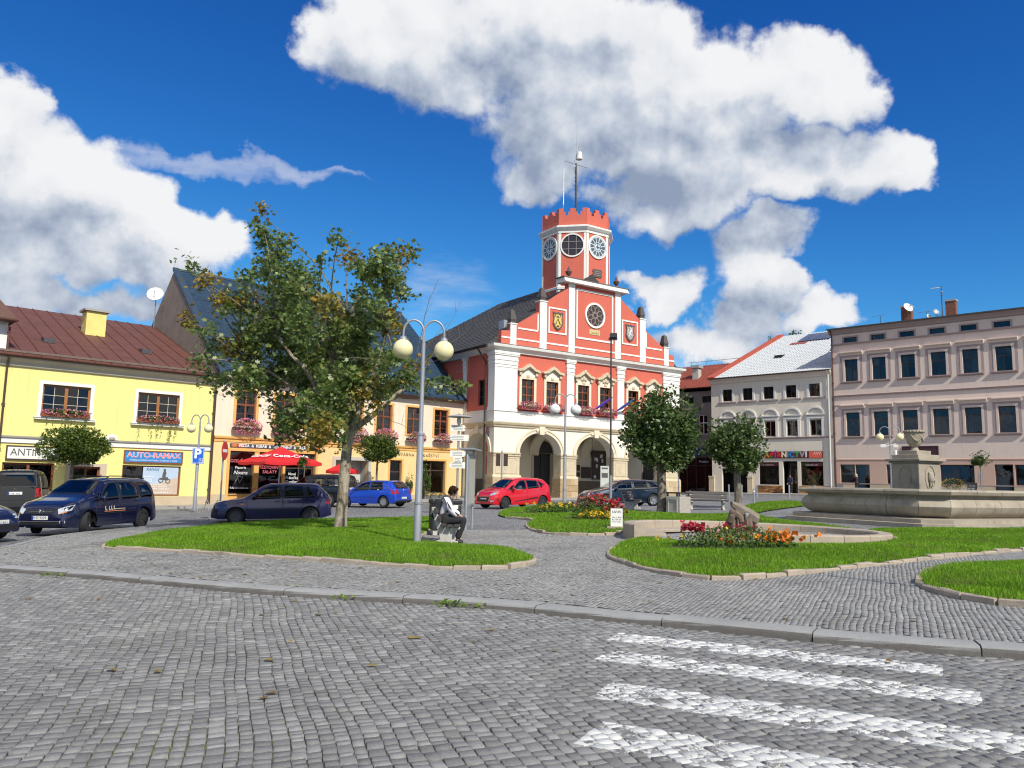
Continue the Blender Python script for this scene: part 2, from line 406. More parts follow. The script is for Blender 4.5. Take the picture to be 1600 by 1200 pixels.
def window(parent, xc, z0, w, h, y, fmat, cols=2, rows=(1,), fw=.07, bar=.05, fd=.07, thin=None, thinmat=None, glass=None, name='window'):
 """window > pane: frame with posts and bars; rows are relative heights from the sill up; thin=(c, r) splits every light by fine bars"""
 key = (round(w, 3), round(h, 3), fmat.name, cols, rows, fw, bar, thin, name, (glass or GLASS).name)
 if key not in WCACHE:
  mb = MB()
  mb.ring([(-w / 2, 0), (w / 2, 0), (w / 2, h), (-w / 2, h)], [(-w / 2 + fw, fw), (w / 2 - fw, fw), (w / 2 - fw, h - fw), (-w / 2 + fw, h - fw)], 0, fd)
  ix0, ix1, iz0, iz1 = -w / 2 + fw, w / 2 - fw, fw, h - fw
  cw = (ix1 - ix0 - bar * (cols - 1)) / cols; tot = sum(rows); rh = [(iz1 - iz0 - bar * (len(rows) - 1)) * r / tot for r in rows]
  panes = []; z = iz0
  for ri, r in enumerate(rh):
   if ri: mb.box(ix0, ix1, .008, fd - .006, z - bar, z)
   for ci in range(cols):
    xa = ix0 + ci * (cw + bar); panes.append((xa, xa + cw, z, z + r))
   z += r + bar
  for ci in range(1, cols):
   xa = ix0 + ci * (cw + bar) - bar; mb.box(xa, xa + bar, .004, fd - .003, iz0, iz1)
  tm = []
  if thin:
   for (a, b_, c, d) in panes:
    tb = MB() if thinmat else mb
    for i in range(1, thin[0]): x = a + (b_ - a) * i / thin[0]; tb.box(x - .011, x + .011, .02, .05, c, d)
    for i in range(1, thin[1]): zz = c + (d - c) * i / thin[1]; tb.box(a, b_, .022, .048, zz - .011, zz + .011)
    if thinmat: tm.append(tb.mesh('glazing_bar', thinmat))
   panes = [(a + (b_ - a) * i / thin[0], a + (b_ - a) * (i + 1) / thin[0], c + (d - c) * j / thin[1], c + (d - c) * (j + 1) / thin[1]) for (a, b_, c, d) in panes for i in range(thin[0]) for j in range(thin[1])]
  me = mb.mesh(name, fmat)
  pms = {}; pl = []
  for (a, b_, c, d) in panes:
   k = (round(b_ - a, 3), round(d - c, 3))
   if k not in pms:
    q = MB(); q.box(-k[0] / 2, k[0] / 2, -.003, .003, -k[1] / 2, k[1] / 2); pms[k] = q.mesh('pane', glass or GLASS)
   pl.append((pms[k], ((a + b_) / 2, fd * .6, (c + d) / 2)))
  WCACHE[key] = (me, tm, pl)
 me, tm, pl = WCACHE[key]
 o = link(name, me, parent, (xc, y, z0))
 for q in tm: link('glazing_bar', q, o)
 for pmesh, l in pl:
  link('pane', pmesh, o, l, (rnd.uniform(-.03, .03), 0, rnd.uniform(-.03, .03)))
 return o
def arc(cx, cz, a, b, t0, t1, n):
 return [(cx + a * math.cos(R(t0 + (t1 - t0) * i / n)), cz + b * math.sin(R(t0 + (t1 - t0) * i / n))) for i in range(n + 1)]


# ------------------------------------------------------------------ ground
KH = .085                                    # kerb height of the paved island
def inpoly(pts, X, Y):
 X = np.asarray(X); Y = np.asarray(Y); r = np.zeros(X.shape, bool); n = len(pts)
 for i in range(n):
  x0, y0 = pts[i]; x1, y1 = pts[(i + 1) % n]
  if y0 == y1: continue
  c = ((y0 > Y) != (y1 > Y)) & (X < (x1 - x0) * (Y - y0) / (y1 - y0) + x0); r ^= c
 return r
def spline(pts, n=6, closed=True):
 P = [Vector((p[0], p[1])) for p in pts]; k = len(P); out = []
 for i in range(k if closed else k - 1):
  a, b, c, d = (P[(i - 1) % k], P[i], P[(i + 1) % k], P[(i + 2) % k]) if closed else (P[max(i - 1, 0)], P[i], P[i + 1], P[min(i + 2, k - 1)])
  for j in range(n):
   t = j / n
   q = .5 * ((2 * b) + (c - a) * t + (2 * a - 5 * b + 4 * c - d) * t * t + (3 * b - a - 3 * c + d) * t ** 3)
   out.append((q.x, q.y))
 if not closed: out.append((P[-1].x, P[-1].y))
 return out
def poly_sheet(pts, dz):
 bm = bmesh.new(); vs = [bm.verts.new((p[0], p[1], B(*p) + dz)) for p in pts]; bm.faces.new(vs)
 bmesh.ops.triangulate(bm, faces=bm.faces); me = bpy.data.meshes.new('sheet'); bm.to_mesh(me); bm.free(); return me
def resample(pts, step, closed=False):
 P = [Vector(p) for p in pts]
 if closed: P.append(P[0])
 out = [P[0]]; acc = 0; tgt = step
 for a, b in zip(P[:-1], P[1:]):
  L = (b - a).length; s = 0
  while acc + (L - s) >= tgt:
   s += tgt - acc; out.append(a + (b - a) * (s / L)); acc = 0
  acc += L - s
 return out

mb = MB(); xs = [-3000, -400, -150, -60, 0, 60, 150, 400, 3000]
for i in range(8):
 for j in range(8):
  cs = [(xs[i], xs[j]), (xs[i + 1], xs[j]), (xs[i + 1], xs[j + 1]), (xs[i], xs[j + 1])]
  mb.quad(*[(x, y, B(max(-150, min(150, x)), max(-150, min(150, y))) - .09) for x, y in cs])
struct('ground', mb, pm('earth', (.10, .09, .06), .95, .3, .5))

def sett_material(name, zebra=False, moss=False, cols=((.20, .194, .184), (.24, .233, .222), (.27, .262, .25), (.33, .322, .306))):
 mt, t, b = newmat(name)
 g = t.nodes.new('ShaderNodeNewGeometry'); p = g.outputs['Position']
 r = t.nodes.new('ShaderNodeValToRGB'); t.links.new(g.outputs['Random Per Island'], r.inputs[0]); cr = r.color_ramp
 oi = t.nodes.new('ShaderNodeObjectInfo')
 rr = mth(t, 'FRACT', mth(t, 'ADD', g.outputs['Random Per Island'], mth(t, 'MULTIPLY', oi.outputs['Random'], 7.31)))
 t.links.new(rr, r.inputs[0])
 while len(cr.elements) < len(cols): cr.elements.new(.5)
 for i, c in enumerate(cols): cr.elements[i].position = i / (len(cols) - 1); cr.elements[i].color = (*c, 1)
 n1 = noise(t, vmt(t, 'MULTIPLY', p, (1, 2.4, 1)), 55, 6, .7); n2 = noise(t, p, .7, 4, .6)
 c = vmt(t, 'SCALE', r.outputs[0]); t.links.new(mth(t, 'MULTIPLY', mth(t, 'MULTIPLY_ADD', n1, 1.5, .25), mth(t, 'MULTIPLY_ADD', n2, .5, .75)), c.node.inputs['Scale'])
 n5 = smooth(t, noise(t, p, .45, 6, .7), .5, .7); c = mixc(t, mth(t, 'MULTIPLY', n5, .5), c, (.12, .115, .105)); n6 = smooth(t, noise(t, vmt(t, 'MULTIPLY', p, (1, .35, 1)), 1.1, 4, .6), .55, .72); c = mixc(t, mth(t, 'MULTIPLY', n6, .3), c, (.36, .34, .30)); n4 = smooth(t, noise(t, p, 160, 3, .6), .62, .75)
 c = mixc(t, mth(t, 'MULTIPLY', n4, .35), c, (.5, .5, .5))
 rough = .62
 if zebra:
  sp = t.nodes.new('ShaderNodeSeparateXYZ'); t.links.new(p, sp.inputs[0])
  P_ = mth(t, 'ADD', mth(t, 'MULTIPLY', sp.outputs[0], .878), mth(t, 'MULTIPLY', sp.outputs[1], -.479))
  Q_ = mth(t, 'ADD', mth(t, 'MULTIPLY', sp.outputs[0], .479), mth(t, 'MULTIPLY', sp.outputs[1], .878))
  wob = mth(t, 'MULTIPLY_ADD', noise(t, p, 9, 3, .6), .04, -.02)
  P_ = mth(t, 'ADD', P_, wob); Q_ = mth(t, 'ADD', Q_, wob)
  acc = None
  for (q0, q1, p0, p1) in ((7.68, 8.08, -3.06, -.05), (6.84, 7.26, -2.83, .2), (5.7, 6.2, -2.4, .72), (4.68, 5.2, -2.08, 1.2), (3.6, 4.15, -1.7, 1.5)):
   m1 = mth(t, 'MULTIPLY', mth(t, 'GREATER_THAN', P_, p0), mth(t, 'LESS_THAN', P_, p1))
   m2 = mth(t, 'MULTIPLY', mth(t, 'GREATER_THAN', Q_, q0), mth(t, 'LESS_THAN', Q_, q1))
   m_ = mth(t, 'MULTIPLY', m1, m2); acc = m_ if acc is None else mth(t, 'MAXIMUM', acc, m_)
  worn = mth(t, 'ADD', noise(t, p, 30, 5, .65), mth(t, 'MULTIPLY_ADD', noise(t, p, 2.2, 3, .6), .7, -.35))
  worn = mth(t, 'ADD', worn, mth(t, 'MULTIPLY_ADD', rr, .3, -.15))
  acc = mth(t, 'MULTIPLY', acc, smooth(t, worn, .37, .46))
  c = mixc(t, acc, c, (.70, .69, .66))
 t.links.new(c, b.inputs['Base Color']); b.inputs['Roughness'].default_value = rough; b.inputs['Specular IOR Level'].default_value = .45
 bn = t.nodes.new('ShaderNodeBump'); bn.inputs['Strength'].default_value = .9; bn.inputs['Distance'].default_value = .012
 t.links.new(mth(t, 'ADD', n1, mth(t, 'MULTIPLY', noise(t, p, 18, 3, .6), .35)), bn.inputs['Height']); t.links.new(bn.outputs[0], b.inputs['Normal'])
 return mt
SETT = sett_material('street_sett', zebra=True)
SETT2 = sett_material('pavement_sett', cols=((.24, .232, .22), (.28, .272, .258), (.31, .302, .286), (.37, .36, .342)))
def joint_material(name, moss=.5):
 mt, t, b = newmat(name); p = pos_of(t)
 f = smooth(t, noise(t, p, .7, 5, .65), .44, .58); f2 = smooth(t, noise(t, p, 9, 4, .6), .4, .58)
 c = mixc(t, mth(t, 'MULTIPLY', mth(t, 'MULTIPLY', f, f2), moss), (.075, .07, .062), (.12, .16, .03))
 t.links.new(c, b.inputs['Base Color']); b.inputs['Roughness'].default_value = .95
 return mt
JOINT = joint_material('joint_sand', 1.0)

def setts(inside, u0, u1, v0, v1, U, V, W, size, sag, gap, dz, seed, jit, full=True):
 """stones laid in courses that sway gently, cross joints broken; returns (N,12|8,3) vertices and centres"""
 rs = np.random.RandomState(seed); ni = int((u1 - u0) / size); nj = int((v1 - v0) / size) + 2
 wid = rs.uniform(.8, 1.2, ni + 1); ue = u0 + np.concatenate([[0], np.cumsum(wid)]) * size
 ln = rs.uniform(.65, 1.45, (ni, nj)) * size * 1.06; ve = v0 - rs.uniform(0, size, (ni, 1)) + np.concatenate([np.zeros((ni, 1)), np.cumsum(ln, 1)], 1)
 I, J = np.meshgrid(np.arange(ni), np.arange(nj), indexing='ij'); I = I.ravel(); J = J.ravel()
 a0, a1 = ve[I, J], ve[I, J + 1]; uu = ue[I]; ph = .9 * np.sin(uu * .8) + .6 * np.sin(uu * 2.3 + 1); sway = lambda v: sag * (.8 * np.sin(v * 2 * np.pi / (2 * W) + ph) + .7 * np.sin(v * 1.1 + 1.3 + .5 * uu) + .35 * np.sin(v * 5.1 - uu * 1.7))
 c = np.stack([np.stack([ue[I] + sway(a0), a0], 1), np.stack([ue[I + 1] + sway(a0), a0], 1), np.stack([ue[I + 1] + sway(a1), a1], 1), np.stack([ue[I] + sway(a1), a1], 1)], 1)
 ctr = c.mean(1, keepdims=True); d = c - ctr
 L = np.linalg.norm(d, axis=2, keepdims=True); c = ctr + d * np.maximum(.3, (L - gap * rs.uniform(.6, 1.7, (len(c), 4, 1))) / L) + rs.uniform(-jit, jit, c.shape)
 X = c[..., 0] * U[0] + c[..., 1] * V[0]; Y = c[..., 0] * U[1] + c[..., 1] * V[1]
 ok = inside(X.mean(1), Y.mean(1)); X = X[ok]; Y = Y[ok]; n = len(X)
 hz = dz + rs.uniform(-.006, .003, (n, 1)); tilt = rs.uniform(-.03, .03, (n, 2))
 cx = X.mean(1, keepdims=True); cy = Y.mean(1, keepdims=True)
 Zt = B(X, Y) + hz + (X - cx) * tilt[:, :1] + (Y - cy) * tilt[:, 1:]
 k = rs.uniform(.92, .975, (n, 4))
 top = np.stack([cx + (X - cx) * k, cy + (Y - cy) * k, Zt + rs.uniform(-.002, .002, (n, 4))], 2)
 sho = np.stack([X, Y, Zt - rs.uniform(.003, .007, (n, 4))], 2)
 if full:
  bot = np.stack([X, Y, B(X, Y) + dz - .045], 2)
  return np.concatenate([top, sho, bot], 1), np.stack([cx[:, 0], cy[:, 0]], 1)
 return np.concatenate([top, sho], 1), np.stack([cx[:, 0], cy[:, 0]], 1)
F12 = np.array([(0, 1, 2, 3), (4, 5, 1, 0), (5, 6, 2, 1), (6, 7, 3, 2), (7, 4, 0, 3), (8, 9, 5, 4), (9, 10, 6, 5), (10, 11, 7, 6), (11, 8, 4, 7)])
def setts_mesh(name, V, mat):
 n, k, _ = V.shape; F = F12 if k == 12 else F12[:5]
 me = npmesh(name, V.reshape(-1, 3), (np.arange(n)[:, None, None] * k + F[None]).reshape(-1, 4), mat)
 return me

kerb_front_px = [(-420, 868), (-200, 876), (0, 893), (100, 900), (240, 913), (400, 928), (600, 940), (790, 953), (900, 965), (1145, 990), (1420, 1017), (1600, 1030), (1900, 1058), (2200, 1090)]
KF = [G(*p, 0).xy for p in kerb_front_px]
KFs = spline([(p.x, p.y) for p in KF], 6, closed=False)
road_poly = KFs + [(16, 0), (16, -3), (-18, -3), (-18, 14)]
isl_left = [G(*p, KH).xy for p in ((-160, 880), (0, 855), (75, 838), (150, 829), (240, 821), (330, 812), (400, 805.5), (520, 803), (640, 799), (690, 794))]
isl_back = [G(*p, KH).xy for p in ((780, 796), (800, 793), (900, 789.5), (1000, 791), (1060, 790))] + [Vector((17.5, 50)), Vector((26, 52)), Vector((40, 44)), Vector((40, 4))]
def offset_line(pts, d):
 out = []
 for i, p in enumerate(pts):
  a = Vector(pts[max(i - 1, 0)]); b_ = Vector(pts[min(i + 1, len(pts) - 1)]); t_ = (b_ - a).normalized(); out.append((p[0] - t_.y * d, p[1] + t_.x * d))
 return out
KB = offset_line(KFs, .34)
island_poly = KB + [(p.x, p.y) for p in reversed(isl_left + isl_back)][:0]
island_poly = [(p.x, p.y) for p in isl_left + isl_back] + [p for p in reversed(KB)]

def px_poly(l, dz=KH): return [tuple(G(*p, dz).xy) for p in l]
lawn_left = spline(px_poly([(164, 856), (200, 844)]) + px_poly([(262, 827)], .2) + px_poly([(330, 816), (410, 810), (520, 807), (640, 804.5), (684, 803)], .27) + [(-2.3, 22.5), (-2.15, 18.9), (-1.0, 17.7), (-.15, 16.9), (.42, 15.0)] + px_poly([(828, 882), (790, 889), (700, 889), (600, 884), (500, 877), (400, 871), (300, 864), (215, 860)]), 5)
RC = (6.25, 20.4); RX, RY = 3.3, 2.95      # ring wall of the sunken pool
ringpt = lambda a, k=1.0: (RC[0] + RX * k * math.cos(R(a)), RC[1] + RY * k * math.sin(R(a)))
lawn_mid = spline(px_poly([(780, 803), (788, 809), (822, 812), (836, 815), (823, 821), (838, 831), (880, 836), (950, 836.5), (968, 835)]) + [(2.85, 22.0)] + [ringpt(a, 1.04) for a in range(150, 10, -20)] + [(9.7, 22.6), (9.6, 25.2), (9.4, 27.5), (9.5, 30.0), (10.4, 33.2), (12.6, 37), (16.4, 43)] + px_poly([(1240, 785.5), (1185, 787)]) + [(10.6, 36.5), (9.4, 32.2)] + px_poly([(1120, 806.5), (1070, 806.5), (1010, 803), (960, 797), (900, 792.5), (810, 795)]), 5)
lawn_right = spline(px_poly([(953, 870), (962, 858), (985, 849), (1008, 845)]) + [ringpt(a, 1.03) for a in range(236, 356, 14)] + [(9.75, 21.6), (11.2, 22.6), (13, 22.3), (16, 22.3), (19, 22.2), (19, 20.5)] + px_poly([(1700, 850), (1600, 860), (1500, 869), (1400, 880), (1300, 891), (1200, 902), (1120, 906), (1040, 897), (980, 882)]), 5)
lawn_corner = spline(px_poly([(1800, 872), (1600, 882), (1500, 888), (1452, 897), (1436, 908), (1452, 922), (1500, 935), (1560, 945), (1640, 951), (1800, 960), (2000, 940), (1980, 890)]), 5)
LAWNS = [lawn_left, lawn_mid, lawn_right, lawn_corner]
def in_lawn(X, Y):
 r = np.zeros(np.shape(X), bool)
 for l in LAWNS: r |= inpoly(l, X, Y)
 return r

road = struct('street', poly_sheet(road_poly, -.016)); road.data.materials.append(JOINT)
U1 = (.945, .327); V1 = (-.327, .945)
STV, STC = setts(lambda X, Y: inpoly(road_poly, X, Y) & (Y > 2.6) & (abs(X) < 3.2 + Y * .72), -16, 16, -3, 20, U1, V1, 1.30, .096, .014, .0042, 0.0, 3, .005)
dd = STC[:, 1]; pxx = 800 + FPX * STC[:, 0] / dd
vis = (pxx > 0) & (pxx < 1600) & (dd > 4.55)
order = np.argsort(np.where(vis, dd, 1e9))[:300]
mask = np.ones(len(STV), bool); mask[order] = False
o = link('cobbles', setts_mesh('cobbles', STV[mask], SETT), road); o['kind'] = 'stuff'
for i in order:
 V_ = STV[i]; c0 = V_.mean(0)
 link('cobble', npmesh('cobble', V_ - c0, F12, SETT), road, tuple(c0))

pave = struct('pavement', poly_sheet(island_poly, KH - .011)); pave.data.materials.append(JOINT)
PVV, _ = setts(lambda X, Y: inpoly(island_poly, X, Y) & ~in_lawn(X, Y) & (Y < 23.5) & (abs(X) < 2.5 + Y * .72), -22, 22, -2, 28, (.9, -.43), (.43, .9), .8, .062, .010, .0032, KH, 5, .004, full=False)
o = link('small_cobbles', setts_mesh('small_cobbles', PVV, SETT2), pave); o['kind'] = 'stuff'
def far_sett(name, scale, cols):
 mt, t, b = newmat(name); p = pos_of(t)
 q = vmt(t, 'MULTIPLY', p, (1, 1, 0))
 v = t.nodes.new('ShaderNodeTexVoronoi'); v.inputs['Scale'].default_value = scale; v.inputs['Randomness'].default_value = .6; t.links.new(q, v.inputs['Vector'])
 e = t.nodes.new('ShaderNodeTexVoronoi'); e.feature = 'DISTANCE_TO_EDGE'; e.inputs['Scale'].default_value = scale; e.inputs['Randomness'].default_value = .6; t.links.new(q, e.inputs['Vector'])
 r = t.nodes.new('ShaderNodeValToRGB'); t.links.new(v.outputs['Color'], r.inputs[0]); cr = r.color_ramp
 while len(cr.elements) < len(cols): cr.elements.new(.5)
 for i, c in enumerate(cols): cr.elements[i].position = i / (len(cols) - 1); cr.elements[i].color = (*c, 1)
 f = smooth(t, e.outputs['Distance'], .02, .10)
 c = mixc(t, f, (.05, .05, .045), r.outputs[0])
 c2 = vmt(t, 'SCALE', c); t.links.new(mth(t, 'MULTIPLY_ADD', noise(t, p, .35, 5, .6), .8, .62), c2.node.inputs['Scale'])
 t.links.new(c2, b.inputs['Base Color']); b.inputs['Roughness'].default_value = .8
 bn = t.nodes.new('ShaderNodeBump'); bn.inputs['Strength'].default_value = .5; bn.inputs['Distance'].default_value = .02; t.links.new(f, bn.inputs['Height']); t.links.new(bn.outputs[0], b.inputs['Normal'])
 return mt
FARP = far_sett('far_small_setts', 13, ((.17, .172, .176), (.25, .25, .254), (.34, .34, .34)))
far_isl = [(x, y) for x, y in island_poly]
def clip_y(poly, y0):
 out = []
 for i in range(len(poly)):
  a = poly[i]; b_ = poly[(i + 1) % len(poly)]
  if a[1] >= y0: out.append(a)
  if (a[1] >= y0) != (b_[1] >= y0):
   t_ = (y0 - a[1]) / (b_[1] - a[1]); out.append((a[0] + (b_[0] - a[0]) * t_, y0))
 return out
o = link('far_paving', poly_sheet(clip_y(island_poly, 23.4), KH - .004), pave); o.data.materials.append(FARP); o['kind'] = 'stuff'
FST = far_sett('far_street_setts', 8, ((.15, .152, .157), (.22, .22, .225), (.29, .29, .295)))
back_poly = [(-60, 12), (-18, 14), (-12.5, 15.4), (60, -5), (90, 20), (60, 110), (-10, 120), (-70, 60)]
o = struct('back_street', poly_sheet(back_poly, -.035)); o.data.materials.append(FST)

kerb = thing('kerb', None, None); kerb['kind'] = 'structure'
del_keys = [k for k in ('label', 'category') if k in kerb]
for k in del_keys: del kerb[k]
KERBM = pm('kerb_granite', (.31, .308, .30), .85, .25, 2.5, .6, 70, stain=.3, fs=120)
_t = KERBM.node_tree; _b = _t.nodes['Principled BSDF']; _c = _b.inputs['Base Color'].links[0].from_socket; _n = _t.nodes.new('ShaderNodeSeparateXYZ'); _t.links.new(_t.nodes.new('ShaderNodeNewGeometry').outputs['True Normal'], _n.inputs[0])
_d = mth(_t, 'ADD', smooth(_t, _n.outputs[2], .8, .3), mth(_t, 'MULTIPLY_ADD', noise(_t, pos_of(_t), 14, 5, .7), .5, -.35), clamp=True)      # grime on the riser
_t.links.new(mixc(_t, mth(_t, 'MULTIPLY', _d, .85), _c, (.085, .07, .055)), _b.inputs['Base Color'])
rk = random.Random(4); P_ = [Vector(p) for p in KFs]; pos = 0.0
cum = [0]
for a, b_ in zip(P_[:-1], P_[1:]): cum.append(cum[-1] + (b_ - a).length)
def at_len(s):
 s = max(0, min(cum[-1] - 1e-6, s))
 for i in range(len(cum) - 1):
  if cum[i + 1] >= s:
   t_ = (s - cum[i]) / (cum[i + 1] - cum[i]); p = P_[i].lerp(P_[i + 1], t_); d = (P_[i + 1] - P_[i]).normalized(); return p, d
while pos < cum[-1] - .5:
 L = rk.uniform(1.45, 1.9); mb = MB(); n = 7; prev = None; oz = rk.uniform(-.008, .006); oy = rk.uniform(-.012, .012); rows = []
 for i in range(n + 1):
  s = pos + .006 + (L - .012) * i / n; p, d = at_len(s); nn = Vector((-d.y, d.x)); w = [rk.uniform(-.005, .005) for _ in range(4)]
  z0 = B(p.x, p.y)
  prof = [(.0 + oy + w[0], -.12), (.0 + oy + w[0], KH * .45 + w[1]), (.012 + oy + w[1], KH - .018 + oz), (.04 + oy, KH + .004 + oz + w[2] * .5), (.30, KH + .006 + oz), (.335, KH + oz + w[3] * .4), (.34, -.12)]
  rows.append([(p.x + nn.x * a, p.y + nn.y * a, z0 + b_) for a, b_ in prof])
 vs = [v for r_ in rows for v in r_]; k = 7
 fs = [(i * k + j, i * k + j + 1, (i + 1) * k + j + 1, (i + 1) * k + j) for i in range(n) for j in range(k - 1)] + [tuple(range(k))[::-1], tuple(range(n * k, n * k + k))]
 mb.add(vs, fs); obj('kerb_stone', mb, KERBM, kerb, smooth=50)
 pos += L
mb = MB(); il = spline([(p.x, p.y) for p in isl_left], 4, False)
for a, b_, c_, d_ in zip(il[:-1], il[1:], offset_line(il, -.14)[:-1], offset_line(il, -.14)[1:]):
 h = lambda p, z: (p[0], p[1], B(*p) + z)
 mb.add([h(a, -.1), h(b_, -.1), h(d_, -.1), h(c_, -.1), h(a, KH + .004), h(b_, KH + .004), h(d_, KH + .004), h(c_, KH + .004)], [(4, 5, 6, 7), (0, 1, 5, 4), (1, 2, 6, 5), (2, 3, 7, 6), (3, 0, 4, 7)])
o = obj('edge_kerb', mb, KERBM, kerb)

EDGE = pm('edging_stone', (.40, .33, .255), .9, .3, 3, .6, 50, stain=.45)
SOIL = pm('soil', (.055, .075, .018), .95, .3, 3)
GRASS = island('grass_blade', ((.10, .235, .010), (.165, .34, .015), (.22, .42, .02), (.32, .48, .055)), .6, .45, spec=.3)
_t = GRASS.node_tree; _f = mth(_t, 'MULTIPLY_ADD', noise(_t, pos_of(_t), .8, 5, .65), 1.3, .35)
for _n in [n_ for n_ in _t.nodes if n_.type in ('BSDF_PRINCIPLED', 'BSDF_TRANSLUCENT')]:
 _s = _n.inputs[0].links[0].from_socket; _q = vmt(_t, 'SCALE', _s); _t.links.new(_f, _q.node.inputs['Scale']); _m = mixc(_t, mth(_t, 'MULTIPLY', smooth(_t, noise(_t, pos_of(_t), 1.5, 5, .65), .5, .68), .6), _q, (.25, .28, .07)); _t.links.new(_m, _n.inputs[0])
def ellip_flower(X, Y): return np.zeros(np.shape(X), bool)
BEDS = [(4.55, 16.0, 1.35, .8), (3.0, 26.9, 1.25, 1.3), (1.6, 31.5, 1.9, 1.0)]       # flower beds cut into the grass (x, y, half sizes)
rg = np.random.RandomState(11); n_edge = 0
for li, poly in enumerate(LAWNS):
 inner = [(p.x, p.y) for p in resample(poly, .3, True)]
 A = sum(inner[i][0] * inner[(i + 1) % len(inner)][1] - inner[(i + 1) % len(inner)][0] * inner[i][1] for i in range(len(inner))) / 2
 sgn = 1 if A > 0 else -1
 pvec = np.array(inner)
 def mound(X, Y):
  X = np.atleast_1d(X); Y = np.atleast_1d(Y); d_ = np.empty(len(X))
  for s_ in range(0, len(X), 20000): d_[s_:s_ + 20000] = np.sqrt(((np.stack([X[s_:s_ + 20000], Y[s_:s_ + 20000]], 1)[:, None] - pvec[None]) ** 2).sum(2)).min(1)
  return .12 * np.clip(d_ / 1.6, 0, 1) ** .7, d_
 gx, gy = np.meshgrid(np.arange(pvec[:, 0].min(), pvec[:, 0].max(), .45), np.arange(pvec[:, 1].min(), pvec[:, 1].max(), .45)); gx = gx.ravel(); gy = gy.ravel(); ok_ = inpoly(inner, gx, gy); gx, gy = gx[ok_], gy[ok_]
 rr_ = geometry.delaunay_2d_cdt([Vector(p) for p in inner] + [Vector((a, b_)) for a, b_ in zip(gx, gy)], [(i, (i + 1) % len(inner)) for i in range(len(inner))], [], 1, 1e-5)
 vx = np.array([v.x for v in rr_[0]]); vy = np.array([v.y for v in rr_[0]]); hz_ = mound(vx, vy)[0]
 top = bpy.data.meshes.new('lawn'); top.from_pydata([(x, y, B(x, y) + KH + .04 + h_) for x, y, h_ in zip(vx, vy, hz_)], [], [tuple(f) for f in rr_[2]]); top.materials.append(SOIL)
 lw = struct('lawn', top)
 pts = resample(poly, .47, True); m_ = len(pts)
 for i in range(m_):
  a = pts[i]; b_ = pts[(i + 1) % m_]; d = b_ - a
  if d.length < .2: continue
  if d.length > .6: d = d.normalized() * .5
  c = a + d / 2
  if c.y > 30 or abs(c.x) > 2.5 + c.y * .72: continue
  L = d.length - rk.uniform(.006, .02); hh = KH + .075 + rk.uniform(-.03, .015); t_ = .12
  mb = MB(); j = lambda: rk.uniform(-.012, .012)
  q = [(-L / 2, -t_ / 2), (L / 2, -t_ / 2), (L / 2, t_ / 2), (-L / 2, t_ / 2)]
  vs = [(x + j() * .5, y + j() * .5, -.06) for x, y in q] + [(x + j() * .4, y + j() * .5, hh - .02 + j()) for x, y in q] + [(x * .94 + j(), y * .72 + j() * .5, hh + j() * .7) for x, y in q]
  fs = [(0, 3, 2, 1)] + [(i_, (i_ + 1) % 4, (i_ + 1) % 4 + 4, i_ + 4) for i_ in range(4)] + [(i_ + 4, (i_ + 1) % 4 + 4, (i_ + 1) % 4 + 8, i_ + 8) for i_ in range(4)] + [(8, 9, 10, 11)]
  mb.add(vs, fs); obj('edging_stone', mb, EDGE, lw, (c.x, c.y, B(c.x, c.y)), (0, 0, math.atan2(d.y, d.x))); n_edge += 1
 xs_ = [p[0] for p in poly]; ys_ = [p[1] for p in poly]
 area = (max(xs_) - min(xs_)) * (max(ys_) - min(ys_))
 dens_ = (1900, 900, 1900, 1900)[li]
 n = int(area * dens_); X = rg.uniform(min(xs_), max(xs_), n); Y = rg.uniform(min(ys_), max(ys_), n)
 depth_keep = np.clip(1.25 - (Y - 12) / 30, .3, 1); keep = (rg.rand(n) < depth_keep) & inpoly(poly, X, Y) & (abs(X) < 2.5 + Y * .75)
 for bx, by, ba, bb in BEDS: keep &= ((X - bx) / ba) ** 2 + ((Y - by) / bb) ** 2 > 1
 X = X[keep]; Y = Y[keep]; n = len(X)
 mh, dist = mound(X, Y)
 patch = np.sin(X * 1.3 + 1.7 * np.sin(Y * .9)) * .5 + np.sin(Y * 2.1 + X * .7) * .5
 h = rg.uniform(.03, .072, n) * (1 + .25 * patch) * np.where(dist < .3, 1.25, 1.0); wd_ = rg.uniform(.0035, .0075, n) * np.clip(Y / 14, 1, 2.4)
 az = rg.uniform(0, 2 * np.pi, n); lean = rg.uniform(.1, .75, n) * h; la = rg.uniform(0, 2 * np.pi, n)
 z = B(X, Y) + KH + .035 + mh
 dx = np.cos(az) * wd_; dy = np.sin(az) * wd_; lx = np.cos(la) * lean; ly = np.sin(la) * lean
 V_ = np.empty((n, 5, 3), np.float32)
 V_[:, 0] = np.stack([X - dx, Y - dy, z], 1); V_[:, 1] = np.stack([X + dx, Y + dy, z], 1)
 V_[:, 2] = np.stack([X + dx * .8 + lx * .35, Y + dy * .8 + ly * .35, z + h * .6], 1); V_[:, 3] = np.stack([X - dx * .8 + lx * .35, Y - dy * .8 + ly * .35, z + h * .6], 1)
 V_[:, 4] = np.stack([X + lx, Y + ly, z + h], 1)
 me = bpy.data.meshes.new('grass'); me.vertices.add(n * 5); me.vertices.foreach_set('co', V_.ravel())
 b5 = np.arange(n)[:, None] * 5
 loops = np.concatenate([b5 + np.array([0, 1, 2, 3]), b5 + np.array([3, 2, 4])], 1).astype(np.int32).ravel()
 me.loops.add(len(loops)); me.loops.foreach_set('vertex_index', loops)
 st = (np.arange(n)[:, None] * 7 + np.array([0, 4])).astype(np.int32).ravel(); me.polygons.add(2 * n); me.polygons.foreach_set('loop_start', st); me.update(calc_edges=True)
 me.materials.append(GRASS)
 g_ = link('grass', me, lw); g_['kind'] = 'stuff'
